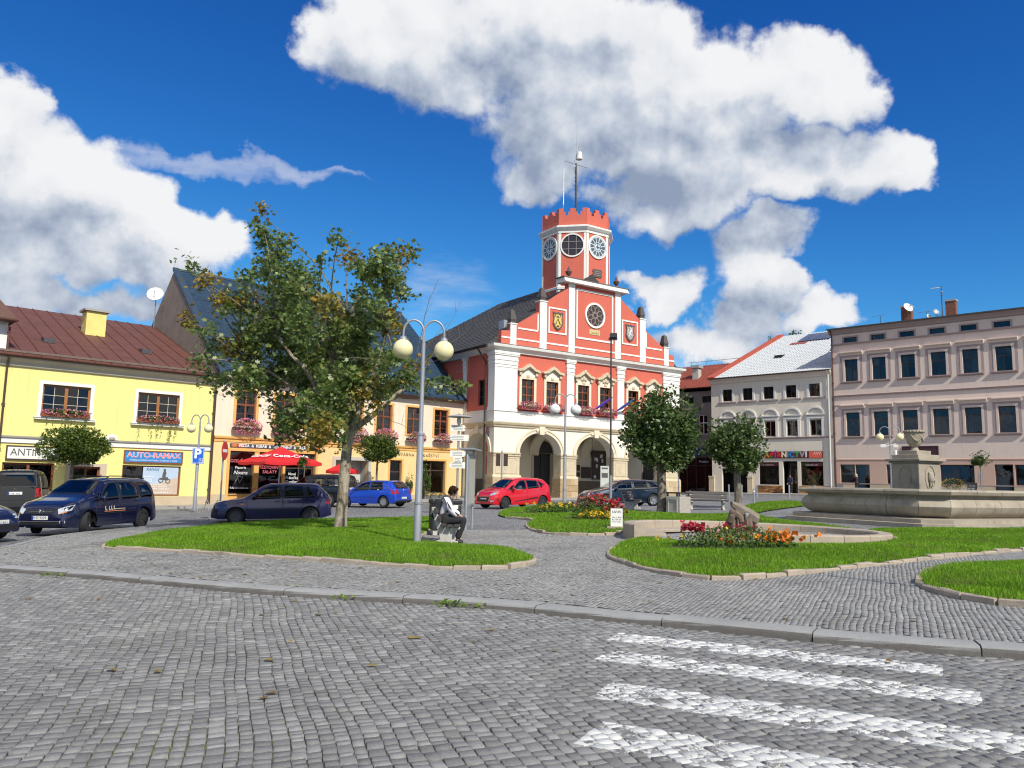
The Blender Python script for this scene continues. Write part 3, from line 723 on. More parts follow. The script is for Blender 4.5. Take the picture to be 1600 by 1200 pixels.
print('edging stones', n_edge)

FALL = island('fallen_leaf', ((.30, .20, .04), (.36, .26, .05), (.22, .12, .03), (.2, .2, .05)), .7, .2)
rl = np.random.RandomState(77); n = 260; X = rl.normal(-5.2, 3.2, n); Y = rl.normal(19.5, 4.0, n); X = np.concatenate([X, rl.uniform(-7, 6, 60)]); Y = np.concatenate([Y, rl.uniform(6, 16, 60)]); k_ = inpoly(island_poly, X, Y) | inpoly(road_poly, X, Y); X, Y = X[k_], Y[k_]; n = len(X)
Zl = B(X, Y) + np.where(in_lawn(X, Y), KH + .13, np.where(inpoly(road_poly, X, Y), .012, KH + .012)); a = rl.uniform(0, 6.28, n); sz = rl.uniform(.03, .06, n); V_ = np.empty((n, 4, 3))
for q_, (ca, k1) in enumerate(((0, 1), (1.57, .7), (3.14, 1), (4.71, .7))): V_[:, q_] = np.stack([X + np.cos(a + ca) * sz * k1, Y + np.sin(a + ca) * sz * k1, Zl + rl.uniform(-.004, .014, n)], 1)
o = link('fallen_leaves', npmesh('fallen_leaves', V_.reshape(-1, 3), np.arange(n * 4).reshape(n, 4), FALL)); tag(o, 'scattered yellow leaves fallen on the lawn and paving', 'fallen leaves', None, 'stuff')


# ------------------------------------------------------------------ houses: common pieces
def house(name, label, o, ang):
 t = thing(name, label, 'house', o, R(ang))
 return t
def shell(h, x0, x1, d, z0, z1, mat, left=True, right=True, roof_pts=None):
 mb = MB()
 if left: mb.quad((x0, 0, z0), (x0, d, z0), (x0, d, z1), (x0, 0, z1))
 if right: mb.quad((x1, 0, z0), (x1, d, z0), (x1, d, z1), (x1, 0, z1))
 mb.quad((x0, d, z0), (x1, d, z0), (x1, d, z1), (x0, d, z1))
 obj('side_wall', mb, mat, h)
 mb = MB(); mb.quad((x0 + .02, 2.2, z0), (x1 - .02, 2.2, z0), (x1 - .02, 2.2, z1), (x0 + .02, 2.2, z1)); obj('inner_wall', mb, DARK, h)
def downpipe(h, x, y, z0, z1, mat, r=.05, top=None):
 mb = MB(); pts = [(x, y, z0), (x, y, z1)] + (top or [])
 mb.tube(pts, r, 8)
 z = z0 + 1.0
 while z < z1: mb.box(x - .075, x + .075, y - .06, y + .1, z, z + .04); z += 2.2
 return obj('downpipe', mb, mat, h, smooth=True)
def gutter(h, x0, x1, y, z, mat):
 mb = MB(); n = 6; prof = [(y + .085 * math.cos(R(180 + 180 * i / n)), z + .085 * math.sin(R(180 + 180 * i / n))) for i in range(n + 1)]
 inn = [(y + .07 * math.cos(R(180 + 180 * i / n)), z + .07 * math.sin(R(180 + 180 * i / n))) for i in range(n + 1)]
 mb.strip(prof, inn, x0, x1, 'yz'); return obj('gutter', mb, mat, h, smooth=True)
PETAL = island('pink_petal', ((.62, .10, .22), (.75, .22, .38), (.85, .42, .55), (.7, .05, .2), (.9, .66, .72)), .6, .25)
PETALR = island('red_petal', ((.5, .02, .03), (.7, .06, .08), (.8, .2, .25), (.75, .35, .45)), .6, .25)
BOXLEAF = island('box_leaf', ((.05, .10, .015), (.09, .17, .03), (.14, .22, .05)), .55, .3)
def leaf_cloud(pts, size, rs, flat=.0, asp=.6):
 """folded leaf quads round given points (N,3)"""
 n = len(pts); a = rs.normal(size=(n, 3)); a[:, 2] *= (1 - flat); a /= np.linalg.norm(a, axis=1, keepdims=True) + 1e-9
 b_ = rs.normal(size=(n, 3)); b_ -= (b_ * a).sum(1, keepdims=True) * a; b_ /= np.linalg.norm(b_, axis=1, keepdims=True) + 1e-9
 c = np.cross(a, b_); s = (size * rs.uniform(.6, 1.25, n))[:, None]
 V_ = np.empty((n, 4, 3)); V_[:, 0] = pts - a * s * .5; V_[:, 1] = pts + b_ * s * asp * .5 + c * s * .12; V_[:, 2] = pts + a * s * .5; V_[:, 3] = pts - b_ * s * asp * .5 + c * s * .12
 return V_
def leaf_mesh(name, V_, mat):
 n = len(V_); f = np.arange(n)[:, None] * 4
 F = np.concatenate([f + np.array([0, 1, 2]), f + np.array([0, 2, 3])], 0)
 return npmesh(name, V_.reshape(-1, 3), F, mat)
def blob_pts(n, c, r, rs, shell_=.35):
 d = rs.normal(size=(n, 3)); d /= np.linalg.norm(d, axis=1, keepdims=True); rad = rs.uniform(shell_, 1, n) ** .5
 return np.array(c) + d * rad[:, None] * np.array(r)
def flower_box(label, parent_h, xc, z, w, hgt=.6, dep=.42, petal=None, group=None, seed=0, tail=0, nflow=260, y=-.22, boxmat=None):
 """a window box is a thing of its own: trough > foliage > blossoms"""
 M = parent_h.matrix_basis
 h = thing('flower_box', label, 'flower box', M @ Vector((xc, y, z)), parent_h.rotation_euler.z, group)
 rs = np.random.RandomState(seed)
 mb = MB(); mb.ring([(-w / 2, 0), (w / 2, 0), (w / 2, .17), (-w / 2, .17)], [(-w / 2 + .02, .015), (w / 2 - .02, .015), (w / 2 - .02, .16), (-w / 2 + .02, .16)], -.11, .11)
 mb.box(-w / 2, w / 2, -.115, -.1, -.003, .173); mb.box(-w / 2 + .005, w / 2 - .005, -.1, .1, .05, .14)
 obj('trough', mb, boxmat or WOODD, h)
 p = blob_pts(int(260 * w), (0, -.05, .24), (w * .52, dep * .6, hgt * .5), rs)
 if tail:
  q = []
  for i in range(tail):
   x = rs.uniform(-w * .46, w * .46); L = rs.uniform(.4, 1.0)
   for k in range(int(L * 26)): q.append((x + rs.normal() * .02, -.14 + rs.normal() * .015, .05 - L * rs.rand()))
  p = np.concatenate([p, np.array(q)])
 o_ = link('foliage', leaf_mesh('foliage', leaf_cloud(p, .085, rs), BOXLEAF), h); o_['kind'] = 'stuff'
 p = blob_pts(nflow, (0, -.1, .24), (w * .54, dep * .62, hgt * .54), rs, .75); p = p[(p[:, 1] < .02) | (p[:, 2] > .3)]
 o_ = link('blossoms', leaf_mesh('blossoms', leaf_cloud(p, .085, rs, 0, .9), petal or PETAL), h); o_['kind'] = 'stuff'
 return h

# ------------------------------------------------------------------ left row: yellow house, ochre house
LRA = 90 - 47.24
LRO = Vector((-20, 43.3, B(-20, 43.3)))
YEL = pm('yellow_wall', (.84, .74, .27), .85, .07, .6, .1, 60, streak=.22)
GREYB = pm('beige_cornice', (.50, .46, .37), .8, .12, 2)
hy = house('yellow_house', 'pale yellow two-storey house with dark red sheet-metal roof', LRO, LRA)
X0, X1 = -7.45, 3.58
holes = [(-5.29, -3.06, 4.72, 6.27), (-.69, 1.55, 4.70, 6.27), (-6.73, -4.45, .45, 2.25), (-3.6, -2.3, -.2, 2.13), (-1.2, 1.9, .62, 2.27)]
mb = MB(); holes_wall(mb, X0, X1, .6, 7.0, holes[:2] + [(a, b_, max(c, .6), d) for a, b_, c, d in holes[2:]], 0, .22); obj('front_wall', mb, YEL, hy)
mb = MB(); holes_wall(mb, X0, X1, -.5, .6, [(-6.73, -4.45, .45, .6), (-3.6, -2.3, -.5, .6)], -.04, .26); mb.box(X0, -6.73, -.04, .0, .585, .6); obj('plinth', mb, pm('plinth_stone', (.52, .42, .29), .9, .15, 1.5, .2, 40, stain=.3), hy)
shell(hy, X0, X1, 11.7, -.5, 7.5, YEL)
mb = MB(); mb.prism([(0, 6.98), (-.12, 7.05), (-.16, 7.2), (-.36, 7.38), (-.38, 7.5), (0, 7.5)], X0, X1 + .02, 'yz'); obj('cornice', mb, GREYB, hy)
mb = MB(); mb.box(X0, X1 - .05, -.07, 0, 3.22, 3.46); obj('string_course', mb, WHITE, hy)
mb = MB(); mb.prism([(0, 3.46), (-.13, 3.46), (-.13, 3.5), (0, 3.57)], X0, X1 - .05, 'yz'); obj('ledge', mb, pm('grey_sheet', (.22, .21, .2), .6, .15, 3), hy)
for i, (xc, sd_) in enumerate(((-4.175, 1), (.43, 2))):
 mb = MB(); mb.ring([(xc - 1.29, 4.6), (xc + 1.29, 4.6), (xc + 1.29, 6.44), (xc - 1.29, 6.44)], [(xc - 1.115, 4.72), (xc + 1.115, 4.72), (xc + 1.115, 6.27), (xc - 1.115, 6.27)], -.05, .003); obj('window_surround', mb, WHITE, hy)
 mb = MB(); mb.box(xc - 1.42, xc + 1.42, -.24, .0, 4.54, 4.6); mb.box(xc - 1.4, xc + 1.4, -.2, 0, 4.46, 4.54); obj('window_sill', mb, WHITE, hy)
 window(hy, xc, 4.72, 2.23, 1.55, .1, pm('golden_wood', (.33, .13, .035), .5, .2, 4), 2, (1,), .09, .15, thin=(2, 3), thinmat=pm('cream_bar', (.62, .55, .42), .6))
 if i == 1:
  for s_ in (-1, 1):
   mb = MB(); n = 9; x_ = xc + s_ * 1.03
   pts = [(x_ - s_ * .5 * k / n, .3 + .03 * (k % 2)) for k in range(n + 1)]
   for a, b_ in zip(pts[:-1], pts[1:]): mb.quad((a[0], a[1], 4.75), (b_[0], b_[1], 4.75), (b_[0], b_[1], 6.2), (a[0], a[1], 6.2))
   obj('curtain', mb, CURT, hy)
 flower_box(('long window box of pink geraniums below the yellow house window without curtains', 'long window box of pink geraniums below the yellow house window with white curtains')[i], hy, xc - .02, 4.62, 2.25, .34, .36, PETAL, 'flower boxes on the yellow house', 31 + i, tail=11, nflow=230, boxmat=WOODR)
window(hy, -5.59, .45, 2.28, 1.8, .12, WOODR, 2, (1,), .1, .12)
window(hy, .35, .62, 3.1, 1.65, .12, WOODR, 2, (1,), .08, .08)
mb = MB(); mb.ring([(-3.92, -.45), (-1.98, -.45), (-1.98, 2.3), (-3.92, 2.3)], [(-3.6, -.44), (-2.3, -.44), (-2.3, 2.13), (-3.6, 2.13)], -.06, .003); obj('door_surround', mb, pm('beige_stone', (.56, .47, .35), .85, .12, 2), hy)
dr = window(hy, -2.95, -.1, 1.3, 2.22, .14, WOODR, 2, (.55, 1.0), .09, .1, name='door'); mb = MB(); mb.box(-2.9, -2.86, .08, .14, .9, 1.05); obj('door_handle', mb, ZINC, hy)
lun = MB(); lun.prism([(-2.15, 3.57)] + arc(-1.85, 3.6, .3, .29, 180, 0, 12)[0:] + [(-1.55, 3.57)], -.06, 0); obj('niche', lun, WHITE, hy); lun = MB(); lun.ball((-1.85, -.07, 3.66), .17, .05, .1); obj('relief', lun, pm('niche_stone', (.42, .38, .3), .9), hy)
BROWNR = pm('brown_sheet', (.135, .055, .042), .65, .3, 1.2, .1, 30, stain=.3, spec=.3)
rf = MB(); e0, e1, r0, r1 = -.45, 7.55, 11.7, 12.15
rf.add([(X0 - .1, e0, e1), (X1 + .03, e0, e1), (X1 + .03, r0, r1), (X0 - .1, r0, r1), (X0 - .1, e0, e1 - .1), (X1 + .03, e0, e1 - .1), (X1 + .03, r0, r1 - .12), (X0 - .1, r0, r1 - .12), ], [(0, 1, 2, 3), (4, 7, 6, 5), (0, 4, 5, 1), (1, 5, 6, 2), (2, 6, 7, 3), (3, 7, 4, 0)])
roof = obj('roof', rf, BROWNR, hy)
sl = (r1 - e1) / (r0 - e0)
seam = MB(); seam.add([(-.02, e0, e1), (.02, e0, e1), (.02, r0, r1), (-.02, r0, r1), (-.014, e0, e1 + .05), (.014, e0, e1 + .05), (.014, r0, r1 + .05), (-.014, r0, r1 + .05)], [(4, 5, 6, 7), (0, 1, 5, 4), (1, 2, 6, 5), (2, 3, 7, 6), (3, 0, 4, 7)]); sme = seam.mesh('seam', BROWNR)
x = X0 + .3
while x < X1: link('seam', sme, roof, (x, 0, 0)); x += .82
for k in (3.2, 7.2):
 mb = MB(); z_ = e1 + sl * (k - e0); mb.box(X0, X1, k - .01, k + .012, z_ - .01, z_ + .025); obj('seam', mb, BROWNR, roof)
mb = MB(); mb.box(X0, X1, -.02, .1, e1 + sl * .45 + .02, e1 + sl * .45 + .13); obj('snow_guard', mb, pm('grey_lichen', (.16, .12, .1), .8, .4, 5), roof)
gutter(hy, X0 - .1, X1 + .1, -.52, 7.55, BROWNR)
for (xv, yv) in ((-4.6, 3.0), (.55, 3.2), (-6.2, 10.4)):
 mb = MB(); zz = e1 + sl * (yv - e0); s_ = .28 if yv < 5 else .55; mb.prism([(yv - .2, zz - .05), (yv + .5, zz + sl * .7 - .02), (yv + .5, zz + sl * .7 + .05), (yv - .2, zz + .2)], xv - s_, xv + s_, 'yz'); obj('roof_vent', mb, pm('vent_sheet', (.07, .065, .07), .4, .1, 2), roof)
mb = MB(); mb.box(-2.05, -.95, 6.2, 7.2, 9.5, 11.55); ch = obj('chimney', mb, pm('chimney_yellow', (.78, .66, .22), .85, .15, 2.5, .2, 30, stain=.25), roof)
mb = MB(); mb.box(-2.2, -.8, 6.05, 7.35, 11.55, 11.68); obj('cap', mb, GRAN, ch)
PIPE = pm('brown_pipe', (.11, .075, .06), .5, .15, 3, metal=.3)
downpipe(hy, 3.52, -.1, 0, 7.0, PIPE, .055, [(3.52, -.2, 7.2), (3.52, -.5, 7.45)])
downpipe(hy, -6.95, -.1, -.3, 7.0, PIPE, .055, [(-6.95, -.2, 7.2), (-6.95, -.5, 7.45)])
def signboard(label, hs, x0, x1, z0, z1, mat, frame=None, y=-.04, t=.05, cat='sign', name='shop_sign'):
 M = hs.matrix_basis
 s_ = thing(name, label, cat, M @ Vector(((x0 + x1) / 2, y, z0)), hs.rotation_euler.z); w = x1 - x0; h_ = z1 - z0
 mb = MB(); mb.box(-w / 2, w / 2, -t, 0, 0, h_); obj('board', mb, mat, s_)
 if frame:
  mb = MB(); f = .06; mb.ring([(-w / 2 - f, -f), (w / 2 + f, -f), (w / 2 + f, h_ + f), (-w / 2 - f, h_ + f)], [(-w / 2, 0), (w / 2, 0), (w / 2, h_), (-w / 2, h_)], -t - .02, .0); obj('frame', mb, frame, s_)
 return s_
TXD = pm('text_dark', (.09, .085, .08), .6, 0); TXW = pm('text_white', (.85, .85, .85), .6, 0); TXR = pm('text_red', (.75, .16, .2), .6, 0)
s_ = signboard('white shop sign reading ANTIK on the yellow house', hy, -6.58, -4.3, 2.44, 3.03, pm('sign_white', (.78, .77, .74), .5, .05, 3), WOODD)
text('ANTIK', .5, TXD, s_, (-.35, -.056, .31), FRONT, sx=.9); scrib(TXD, s_, .4, .75, .12, .12, -.052, 3)
s_ = signboard('blue framed sign reading AUTO-RAMAX above the poster window', hy, -1.13, 1.87, 2.46, 3.02, pm('sign_blue', (.03, .22, .55), .45, .05, 3), WOODR)
text('AUTO-RAMAX', .4, TXW, s_, (0, -.056, .36), FRONT, bold=.012, sx=1.08); text('AUTO-RAMAX', .4, TXR, s_, (0, -.064, .36), FRONT, sx=1.08); text('PRODEJ AUTODÍLŮ, MOTODÍLY, ČTYŘKOLKY, SERVIS', .105, TXW, s_, (0, -.056, .09), FRONT)
ps = signboard('large poster of a motorcyclist over desert sand in the shop window', hy, -.1, 1.8, .7, 2.2, pm('poster_sky', (.45, .55, .68), .4, .12, 1.2), None, .1, .015, 'poster', 'window_poster')
mb = MB(); mb.prism([(-.95, 0), (.95, 0), (.95, .95), (.4, .8), (0, .62), (-.95, .55)], -.022, -.017); obj('sand_print', mb, pm('poster_sand', (.55, .43, .34), .4, .2, 4), ps)
mb = MB()
for (cx, cz, r_) in ((.02, .78, .14), (.4, .74, .14)): mb.ring(arc(cx, cz, r_, r_, 0, 360, 16)[:-1], arc(cx, cz, r_ * .65, r_ * .65, 0, 360, 16)[:-1], -.03, -.024)
mb.prism([(-.05, .82), (.42, .78), (.4, .95), (.2, .98), (.05, .9)], -.031, -.024); mb.prism([(.08, .95), (.25, .93), (.3, 1.2), (.24, 1.32), (.15, 1.3), (.1, 1.15)], -.032, -.025); mb.prism(arc(.2, 1.34, .07, .08, 0, 360, 10)[:-1], -.033, -.025)
obj('rider_print', mb, TXD, ps); text('RAMAX', .2, pm('text_blue', (.02, .1, .3), .6, 0), ps, (-.45, -.024, 1.36), FRONT, shear=.2); [scrib(TXW, ps, -.85, x_, z_, h_, -.026, k_) for k_, (x_, z_, h_) in enumerate(((-.4, 1.0, .12), (-.5, .87, .12), (-.45, .75, .1), (.3, .55, .08), (.4, .45, .08), (.5, .33, .1), (.6, .12, .1)))]
hn = house('corner_house', 'house edge with brown tiled roof at the far left', LRO, LRA)
mb = MB(); mb.box(-15, -7.0, .35, 9, 7.2, 9.25); mb.box(-15, -7.5, .0, 9, -.6, 7.2); obj('wall', mb, WHITE, hn)
mb = MB(); mb.add([(-16, -.25, 9.25), (-6.75, -.25, 9.25), (-6.75, 10, 9.25), (-16, 10, 9.25), (-16, -.25, 9.4), (-6.75, -.25, 9.4), (-6.75, 10, 9.4), (-16, 10, 9.4), (-9.6, 5, 14.2), (-16, 5, 14.2)], [(0, 1, 5, 4), (1, 2, 6, 5), (4, 5, 8, 9), (5, 6, 8), (6, 7, 9, 8), (0, 3, 2, 1)]); obj('roof', mb, pm('brown_tile', (.12, .06, .045), .8, .3, 4, .6, 8), hn)
gutter(hn, -15, -6.7, -.3, 9.3, BROWNR); downpipe(hn, -6.95, .2, 7.7, 9.0, BROWNR, .05)

PEACH = pm('peach_wall', (.80, .66, .51), .85, .09, .6, .12, 55, streak=.24)
OCHRE = pm('ochre_wall', (.82, .58, .27), .85, .09, .7, .1, 55, streak=.12)
OCHD = pm('ochre_trim', (.72, .40, .12), .8, .1, 2)
ho = house('ochre_house', 'long peach and ochre house with steep blue slate roof and flower boxes', LRO, LRA)
X0, X1 = 3.66, 22.35
wins = [(5.5, 1.0), (8.0, 1.0), (10.5, 1.0), (12.95, 1.0), (15.35, 1.0), (17.88, 1.0), (20.28, 1.0)]
low = [(4.67, 10.28, -.2, 3.28), (11.72, 14.2, -.2, 2.98), (15.95, 16.92, -.1, 3.1), (18.38, 20.75, .86, 3.16)]
mb = MB(); holes_wall(mb, X0, X1, 4.0, 7.5, [(c - .62, c + .62, 4.95, 6.88) for c, _ in wins], 0, .24); obj('upper_wall', mb, PEACH, ho)
mb = MB(); holes_wall(mb, X0, X1, -.6, 4.0, low, -.03, .3); obj('lower_wall', mb, OCHRE, ho)
mb = MB(); holes_wall(mb, X0, X1, -.6, .72, [(a, b_, -.6, .72) for a, b_, c, d in low if c < .72], -.07, .1); obj('plinth', mb, MATS['plinth_stone'], ho)
mb = MB(); mb.prism([(-.03, 3.93), (-.14, 3.99), (-.16, 4.09), (0, 4.14)], X0, X1, 'yz'); mb.prism([(-.03, 3.78), (-.07, 3.8), (-.07, 3.93), (-.03, 3.93)], X0, X1, 'yz'); obj('ledge', mb, OCHD, ho)
mb = MB(); mb.prism([(0, 7.48), (-.14, 7.5), (-.18, 7.62), (-.36, 7.7), (-.36, 7.8), (0, 7.8)], X0, X1 + .1, 'yz'); obj('cornice', mb, pm('brown_cornice', (.33, .22, .16), .8, .15, 2), ho)
shell(ho, X0 + .004, X1, 17.0, -.6, 7.7, PEACH, left=False)
for i, (c, _) in enumerate(wins):
 mb = MB(); mb.ring([(c - .78, 4.86), (c + .78, 4.86), (c + .78, 7.02), (c - .78, 7.02)], [(c - .62, 4.95), (c + .62, 4.95), (c + .62, 6.88), (c - .62, 6.88)], -.035, .002); obj('window_surround', mb, OCHD, ho)
 window(ho, c, 4.95, 1.24, 1.93, .1, WOODR, 2, (1.45, 1), .09, .1, thin=(1, 2))
 if i >= 4:
  for s_ in (-1, 1):
   mb = MB(); x_ = c + s_ * .5; mb.quad((x_, .32, 5.0), (x_ - s_ * .34, .32, 5.0), (x_ - s_ * .4, .32, 6.1), (x_, .32, 6.1)); obj('curtain', mb, CURT, ho)
 ords = ('first', 'second', 'third', 'fourth', 'fifth', 'sixth', 'last')
 nm_ = ('mound of pink petunias in the window box nearest the yellow house', 'window box of pink petunias behind the left side of the maple crown', 'window box of pink petunias over the pizza shop door, seen behind the maple', 'window box of pink petunias over the gateway, right of the maple trunk', 'window box of bright pink petunias above the small globe tree', 'window box of pale pink flowers just right of the double lamp post', 'window box of pale pink flowers nearest the town hall on the ochre house')
 flower_box(nm_[i], ho, c, 4.5, 1.75 if i < 5 else 1.55, .95 if i < 5 else .75, .6, PETAL, 'flower boxes on the ochre house', 50 + i, nflow=620 if i < 5 else 330, y=-.3)
GAB = pm('gable_plaster', (.27, .215, .17), .95, .3, 1.2, .5, 12, stain=.4, streak=.3)
mb = MB(); mb.prism([(0, 7.5), (.0, 7.8), (8.7, 15.45), (17.4, 7.8), (17.4, 7.5)], X0 - .02, X0 + .3, 'yz'); obj('gable_wall', mb, GAB, ho)
mb = MB(); mb.quad((X0, 0, -.6), (X0, 17, -.6), (X0, 17, 7.6), (X0, 0, 7.6)); obj('side_wall', mb, GAB, ho)
def slate(name, col, sc=3.2):
 mt, t, b = newmat(name); p = pos_of(t)
 tcn = t.nodes.new('ShaderNodeTexCoord'); q = t.nodes.new('ShaderNodeMapping'); t.links.new(tcn.outputs['Object'], q.inputs[0]); q.inputs['Rotation'].default_value = (0, 0, 0)
 sp = t.nodes.new('ShaderNodeSeparateXYZ'); t.links.new(q.outputs[0], sp.inputs[0]); cbn = t.nodes.new('ShaderNodeCombineXYZ')
 t.links.new(sp.outputs[0], cbn.inputs[0]); t.links.new(mth(t, 'ADD', sp.outputs[1], mth(t, 'MULTIPLY', sp.outputs[2], .55)), cbn.inputs[1])
 br = t.nodes.new('ShaderNodeTexBrick'); t.links.new(cbn.outputs[0], br.inputs['Vector']); br.inputs['Scale'].default_value = sc
 br.inputs['Color1'].default_value = (*[c * .8 for c in col], 1); br.inputs['Color2'].default_value = (*[c * 1.25 for c in col], 1); br.inputs['Mortar'].default_value = (*[c * .3 for c in col], 1); br.inputs['Mortar Size'].default_value = .018
 c = vmt(t, 'SCALE', br.outputs[0]); t.links.new(mth(t, 'MULTIPLY_ADD', noise(t, p, 1.3, 6, .65), 1.0, .5), c.node.inputs['Scale']); t.links.new(c, b.inputs['Base Color'])
 b.inputs['Roughness'].default_value = .7; b.inputs['Specular IOR Level'].default_value = .25
 bn = t.nodes.new('ShaderNodeBump'); bn.inputs['Strength'].default_value = .6; bn.inputs['Distance'].default_value = .04; t.links.new(br.outputs['Fac'], bn.inputs['Height']); bn.invert = True; t.links.new(bn.outputs[0], b.inputs['Normal'])
 return mt
BSL = slate('blue_slate', (.028, .058, .10))
k_ = (15.5 - 7.8) / 8.7
mb = MB(); mb.prism([(-.4, 7.62), (8.7, 15.55), (17.8, 7.62), (17.8, 7.75), (8.7, 15.72), (-.4, 7.78)], X0 + .12, X1 + .05, 'yz'); roof = obj('roof', mb, BSL, ho)
mb = MB()
for i in range(26):                                     # courses of slates that stand proud
 y_ = -.4 + 9.1 * i / 26; z_ = 7.78 + (15.72 - 7.78) / 9.1 * (y_ + .4); mb.add([(X0 + .3, y_, z_ + .0), (X1, y_, z_), (X1, y_, z_ + .022), (X0 + .3, y_, z_ + .022), (X0 + .3, y_ + .34, z_ + .3), (X1, y_ + .34, z_ + .3)], [(0, 1, 2, 3), (3, 2, 5, 4)])
o = obj('slate_courses', mb, BSL, roof); o['kind'] = 'stuff'
mb = MB(); mb.prism([(-.45, 7.66), (8.7, 15.62), (8.7, 15.86), (-.45, 7.9)], X0 - .08, X0 + .32, 'yz'); obj('verge', mb, pm('blue_sheet', (.05, .08, .115), .4, .1, 2, metal=.3), roof)
gutter(ho, X0 - .05, X1 + .1, -.46, 7.66, PIPE)
mb = MB(); mb.box(X0 + .05, X1, 8.58, 8.82, 15.66, 15.8); obj('ridge_cap', mb, MATS['blue_sheet'], roof)
dsh = thing('satellite_dish', 'white satellite dish on a pole by the rough gable wall', 'satellite dish', LRO + Vector((0, 0, 0)), 0)
pq = ho.matrix_basis @ Vector((3.35, 10.9, 0)); dsh.location = (pq.x, pq.y, LRO.z + 11.9)
def dish_parts(t, r, h, az, mat=None):
 mb = MB(); mb.tube([(0, 0, 0), (0, 0, h)], .03, 8); obj('pole', mb, GREYM, t, smooth=True)
 M = Matrix.Rotation(R(az), 4, 'Z') @ Matrix.Rotation(R(65), 4, 'X')
 mb = MB(); prof = [(r * i / 6, .16 * r * (i / 6) ** 2 * 2) for i in range(7)]; prof[0] = (.001, 0)
 mb.lathe(prof + [(p[0], p[1] - .015) for p in reversed(prof)], 24, (0, -.08, h), M, cap=False); d_ = obj('reflector', mb, mat or WHITE, t, smooth=True)
 mb = MB(); tip = M @ Vector((0, 0, r * .75)) + Vector((0, -.08, h)); low_ = M @ Vector((0, -r * .9, r * .25)) + Vector((0, -.08, h)); mb.tube([low_, tip], .015, 6); mb.ball(tip, .04); obj('feed_arm', mb, GREYM, t)
dish_parts(dsh, .55, 2.3, 12)
SHF = pm('shop_frame', (.075, .045, .03), .5, .15, 4)
window(ho, 5.42, .74, 1.5, 2.54, .1, SHF, 1, (.28, 1.55, .55), .07, .08)
window(ho, 7.28, .74, 1.5, 2.54, .1, SHF, 1, (1.9, .5), .07, .08)
window(ho, 9.2, .0, 1.9, 3.28, .1, SHF, 2, (2.2, .8), .07, .07, name='door')
mb = MB(); mb.box(6.2, 6.5, -.05, .22, -.2, 3.28); mb.box(8.06, 8.22, -.05, .22, -.2, 3.28); mb.box(4.6, 8.1, .05, .22, -.2, .74); obj('shop_pier', mb, OCHD, ho)
mb = MB(); mb.ring([(4.52, -.2), (10.43, -.2), (10.43, 3.43), (4.52, 3.43)], [(4.67, -.19), (10.28, -.19), (10.28, 3.28), (4.67, 3.28)], -.08, -.02); obj('shop_surround', mb, OCHD, ho)
s_ = signboard('dark banner reading PIZZA & KEBAB & TĚSTOVINY & SALÁTY over the pizza shop', ho, 4.62, 10.55, 3.49, 3.72, pm('banner', (.06, .065, .085), .5, .1, 3), None, -.06, .02)
text('PIZZA  &  KEBAB  &  TĚSTOVINY  &  SALÁTY', .235, TXW, s_, (-.1, -.024, .115), FRONT, bold=.004)
mb = MB()
for x_ in (-2.7, -2.3, 2.3, 2.7): mb.prism(arc(x_, .115, .19, .1, 0, 360, 12)[:-1], -.026, -.02)
obj('pizza_print', mb, pm('pizza_print', (.6, .16, .05), .5, .4, 20), s_)
gl_ = [('red lettering on the left pizza window', 'OTEVŘENO', 5.42, 2.72, .3, TXR), ]
s_ = thing('window_lettering', 'white chalk-style lettering on the leftmost pizza shop window', 'lettering', ho.matrix_basis @ Vector((5.42, .09, 1.0)), R(LRA))
text('OTEVŘENO', .25, TXR, s_, (0, 0, 1.68), FRONT); text('Pizzeria', .22, TXW, s_, (0, 0, 1.3), FRONT); text('Nostra', .3, TXW, s_, (0, 0, 1.0), FRONT, shear=.3); scrib(TXW, s_, -.55, .55, .12, .12, 0, 5)
mb = MB(); mb.tube([(-.2, 0, .82), (0, 0, .4), (.2, 0, .82), (0, 0, .75), (-.2, 0, .82)], .012, 4); obj('slice_drawing', mb, TXW, s_)
s_ = thing('window_lettering', 'red lettering KEBAB TĚSTOVINY SALÁTY on the middle pizza shop window', 'lettering', ho.matrix_basis @ Vector((7.28, .09, 1.0)), R(LRA))
text('KEBAB\nTĚSTOVINY\nSALÁTY', .27, TXR, s_, (0, 0, 1.35), FRONT)
s_ = thing('window_lettering', 'white hand lettering on the glass beside the pizza shop door', 'lettering', ho.matrix_basis @ Vector((8.75, .09, 1.0)), R(LRA))
text('Nová\nPobočka\nOtevřena', .24, TXW, s_, (0, 0, .75), FRONT, shear=.15)
mb = MB(); mb.ring([(11.5, -.3), (14.42, -.3), (14.42, 3.2), (11.5, 3.2)], [(11.72, -.29), (14.2, -.29), (14.2, 2.98), (11.72, 2.98)], -.09, -.02); obj('gate_surround', mb, pm('grey_stone', (.5, .47, .42), .9, .15, 2), ho)
mb = MB(); mb.box(11.72, 14.2, .9, 1.0, -.3, 2.98); mb.box(13.0, 13.04, .88, .9, -.3, 2.9); mb.ring([(12.2, .6), (12.9, .6), (12.9, 2.2), (12.2, 2.2)], [(12.26, .66), (12.84, .66), (12.84, 2.14), (12.26, 2.14)], .87, .9); mb.ring([(13.15, .6), (13.85, .6), (13.85, 2.2), (13.15, 2.2)], [(13.21, .66), (13.79, .66), (13.79, 2.14), (13.21, 2.14)], .87, .9); obj('gate', mb, pm('pale_gate', (.55, .55, .53), .7, .1, 2), ho)
mb = MB(); mb.box(11.7, 11.73, .2, .95, -.3, 2.98); mb.box(14.19, 14.22, .2, .95, -.3, 2.98); mb.box(11.7, 14.2, .2, .95, 2.96, 3.0); obj('gate_reveal', mb, MATS['grey_stone'], ho)
window(ho, 16.43, -.1, .97, 3.2, .12, SHF, 1, (2.4, .7), .09, .08, name='door')
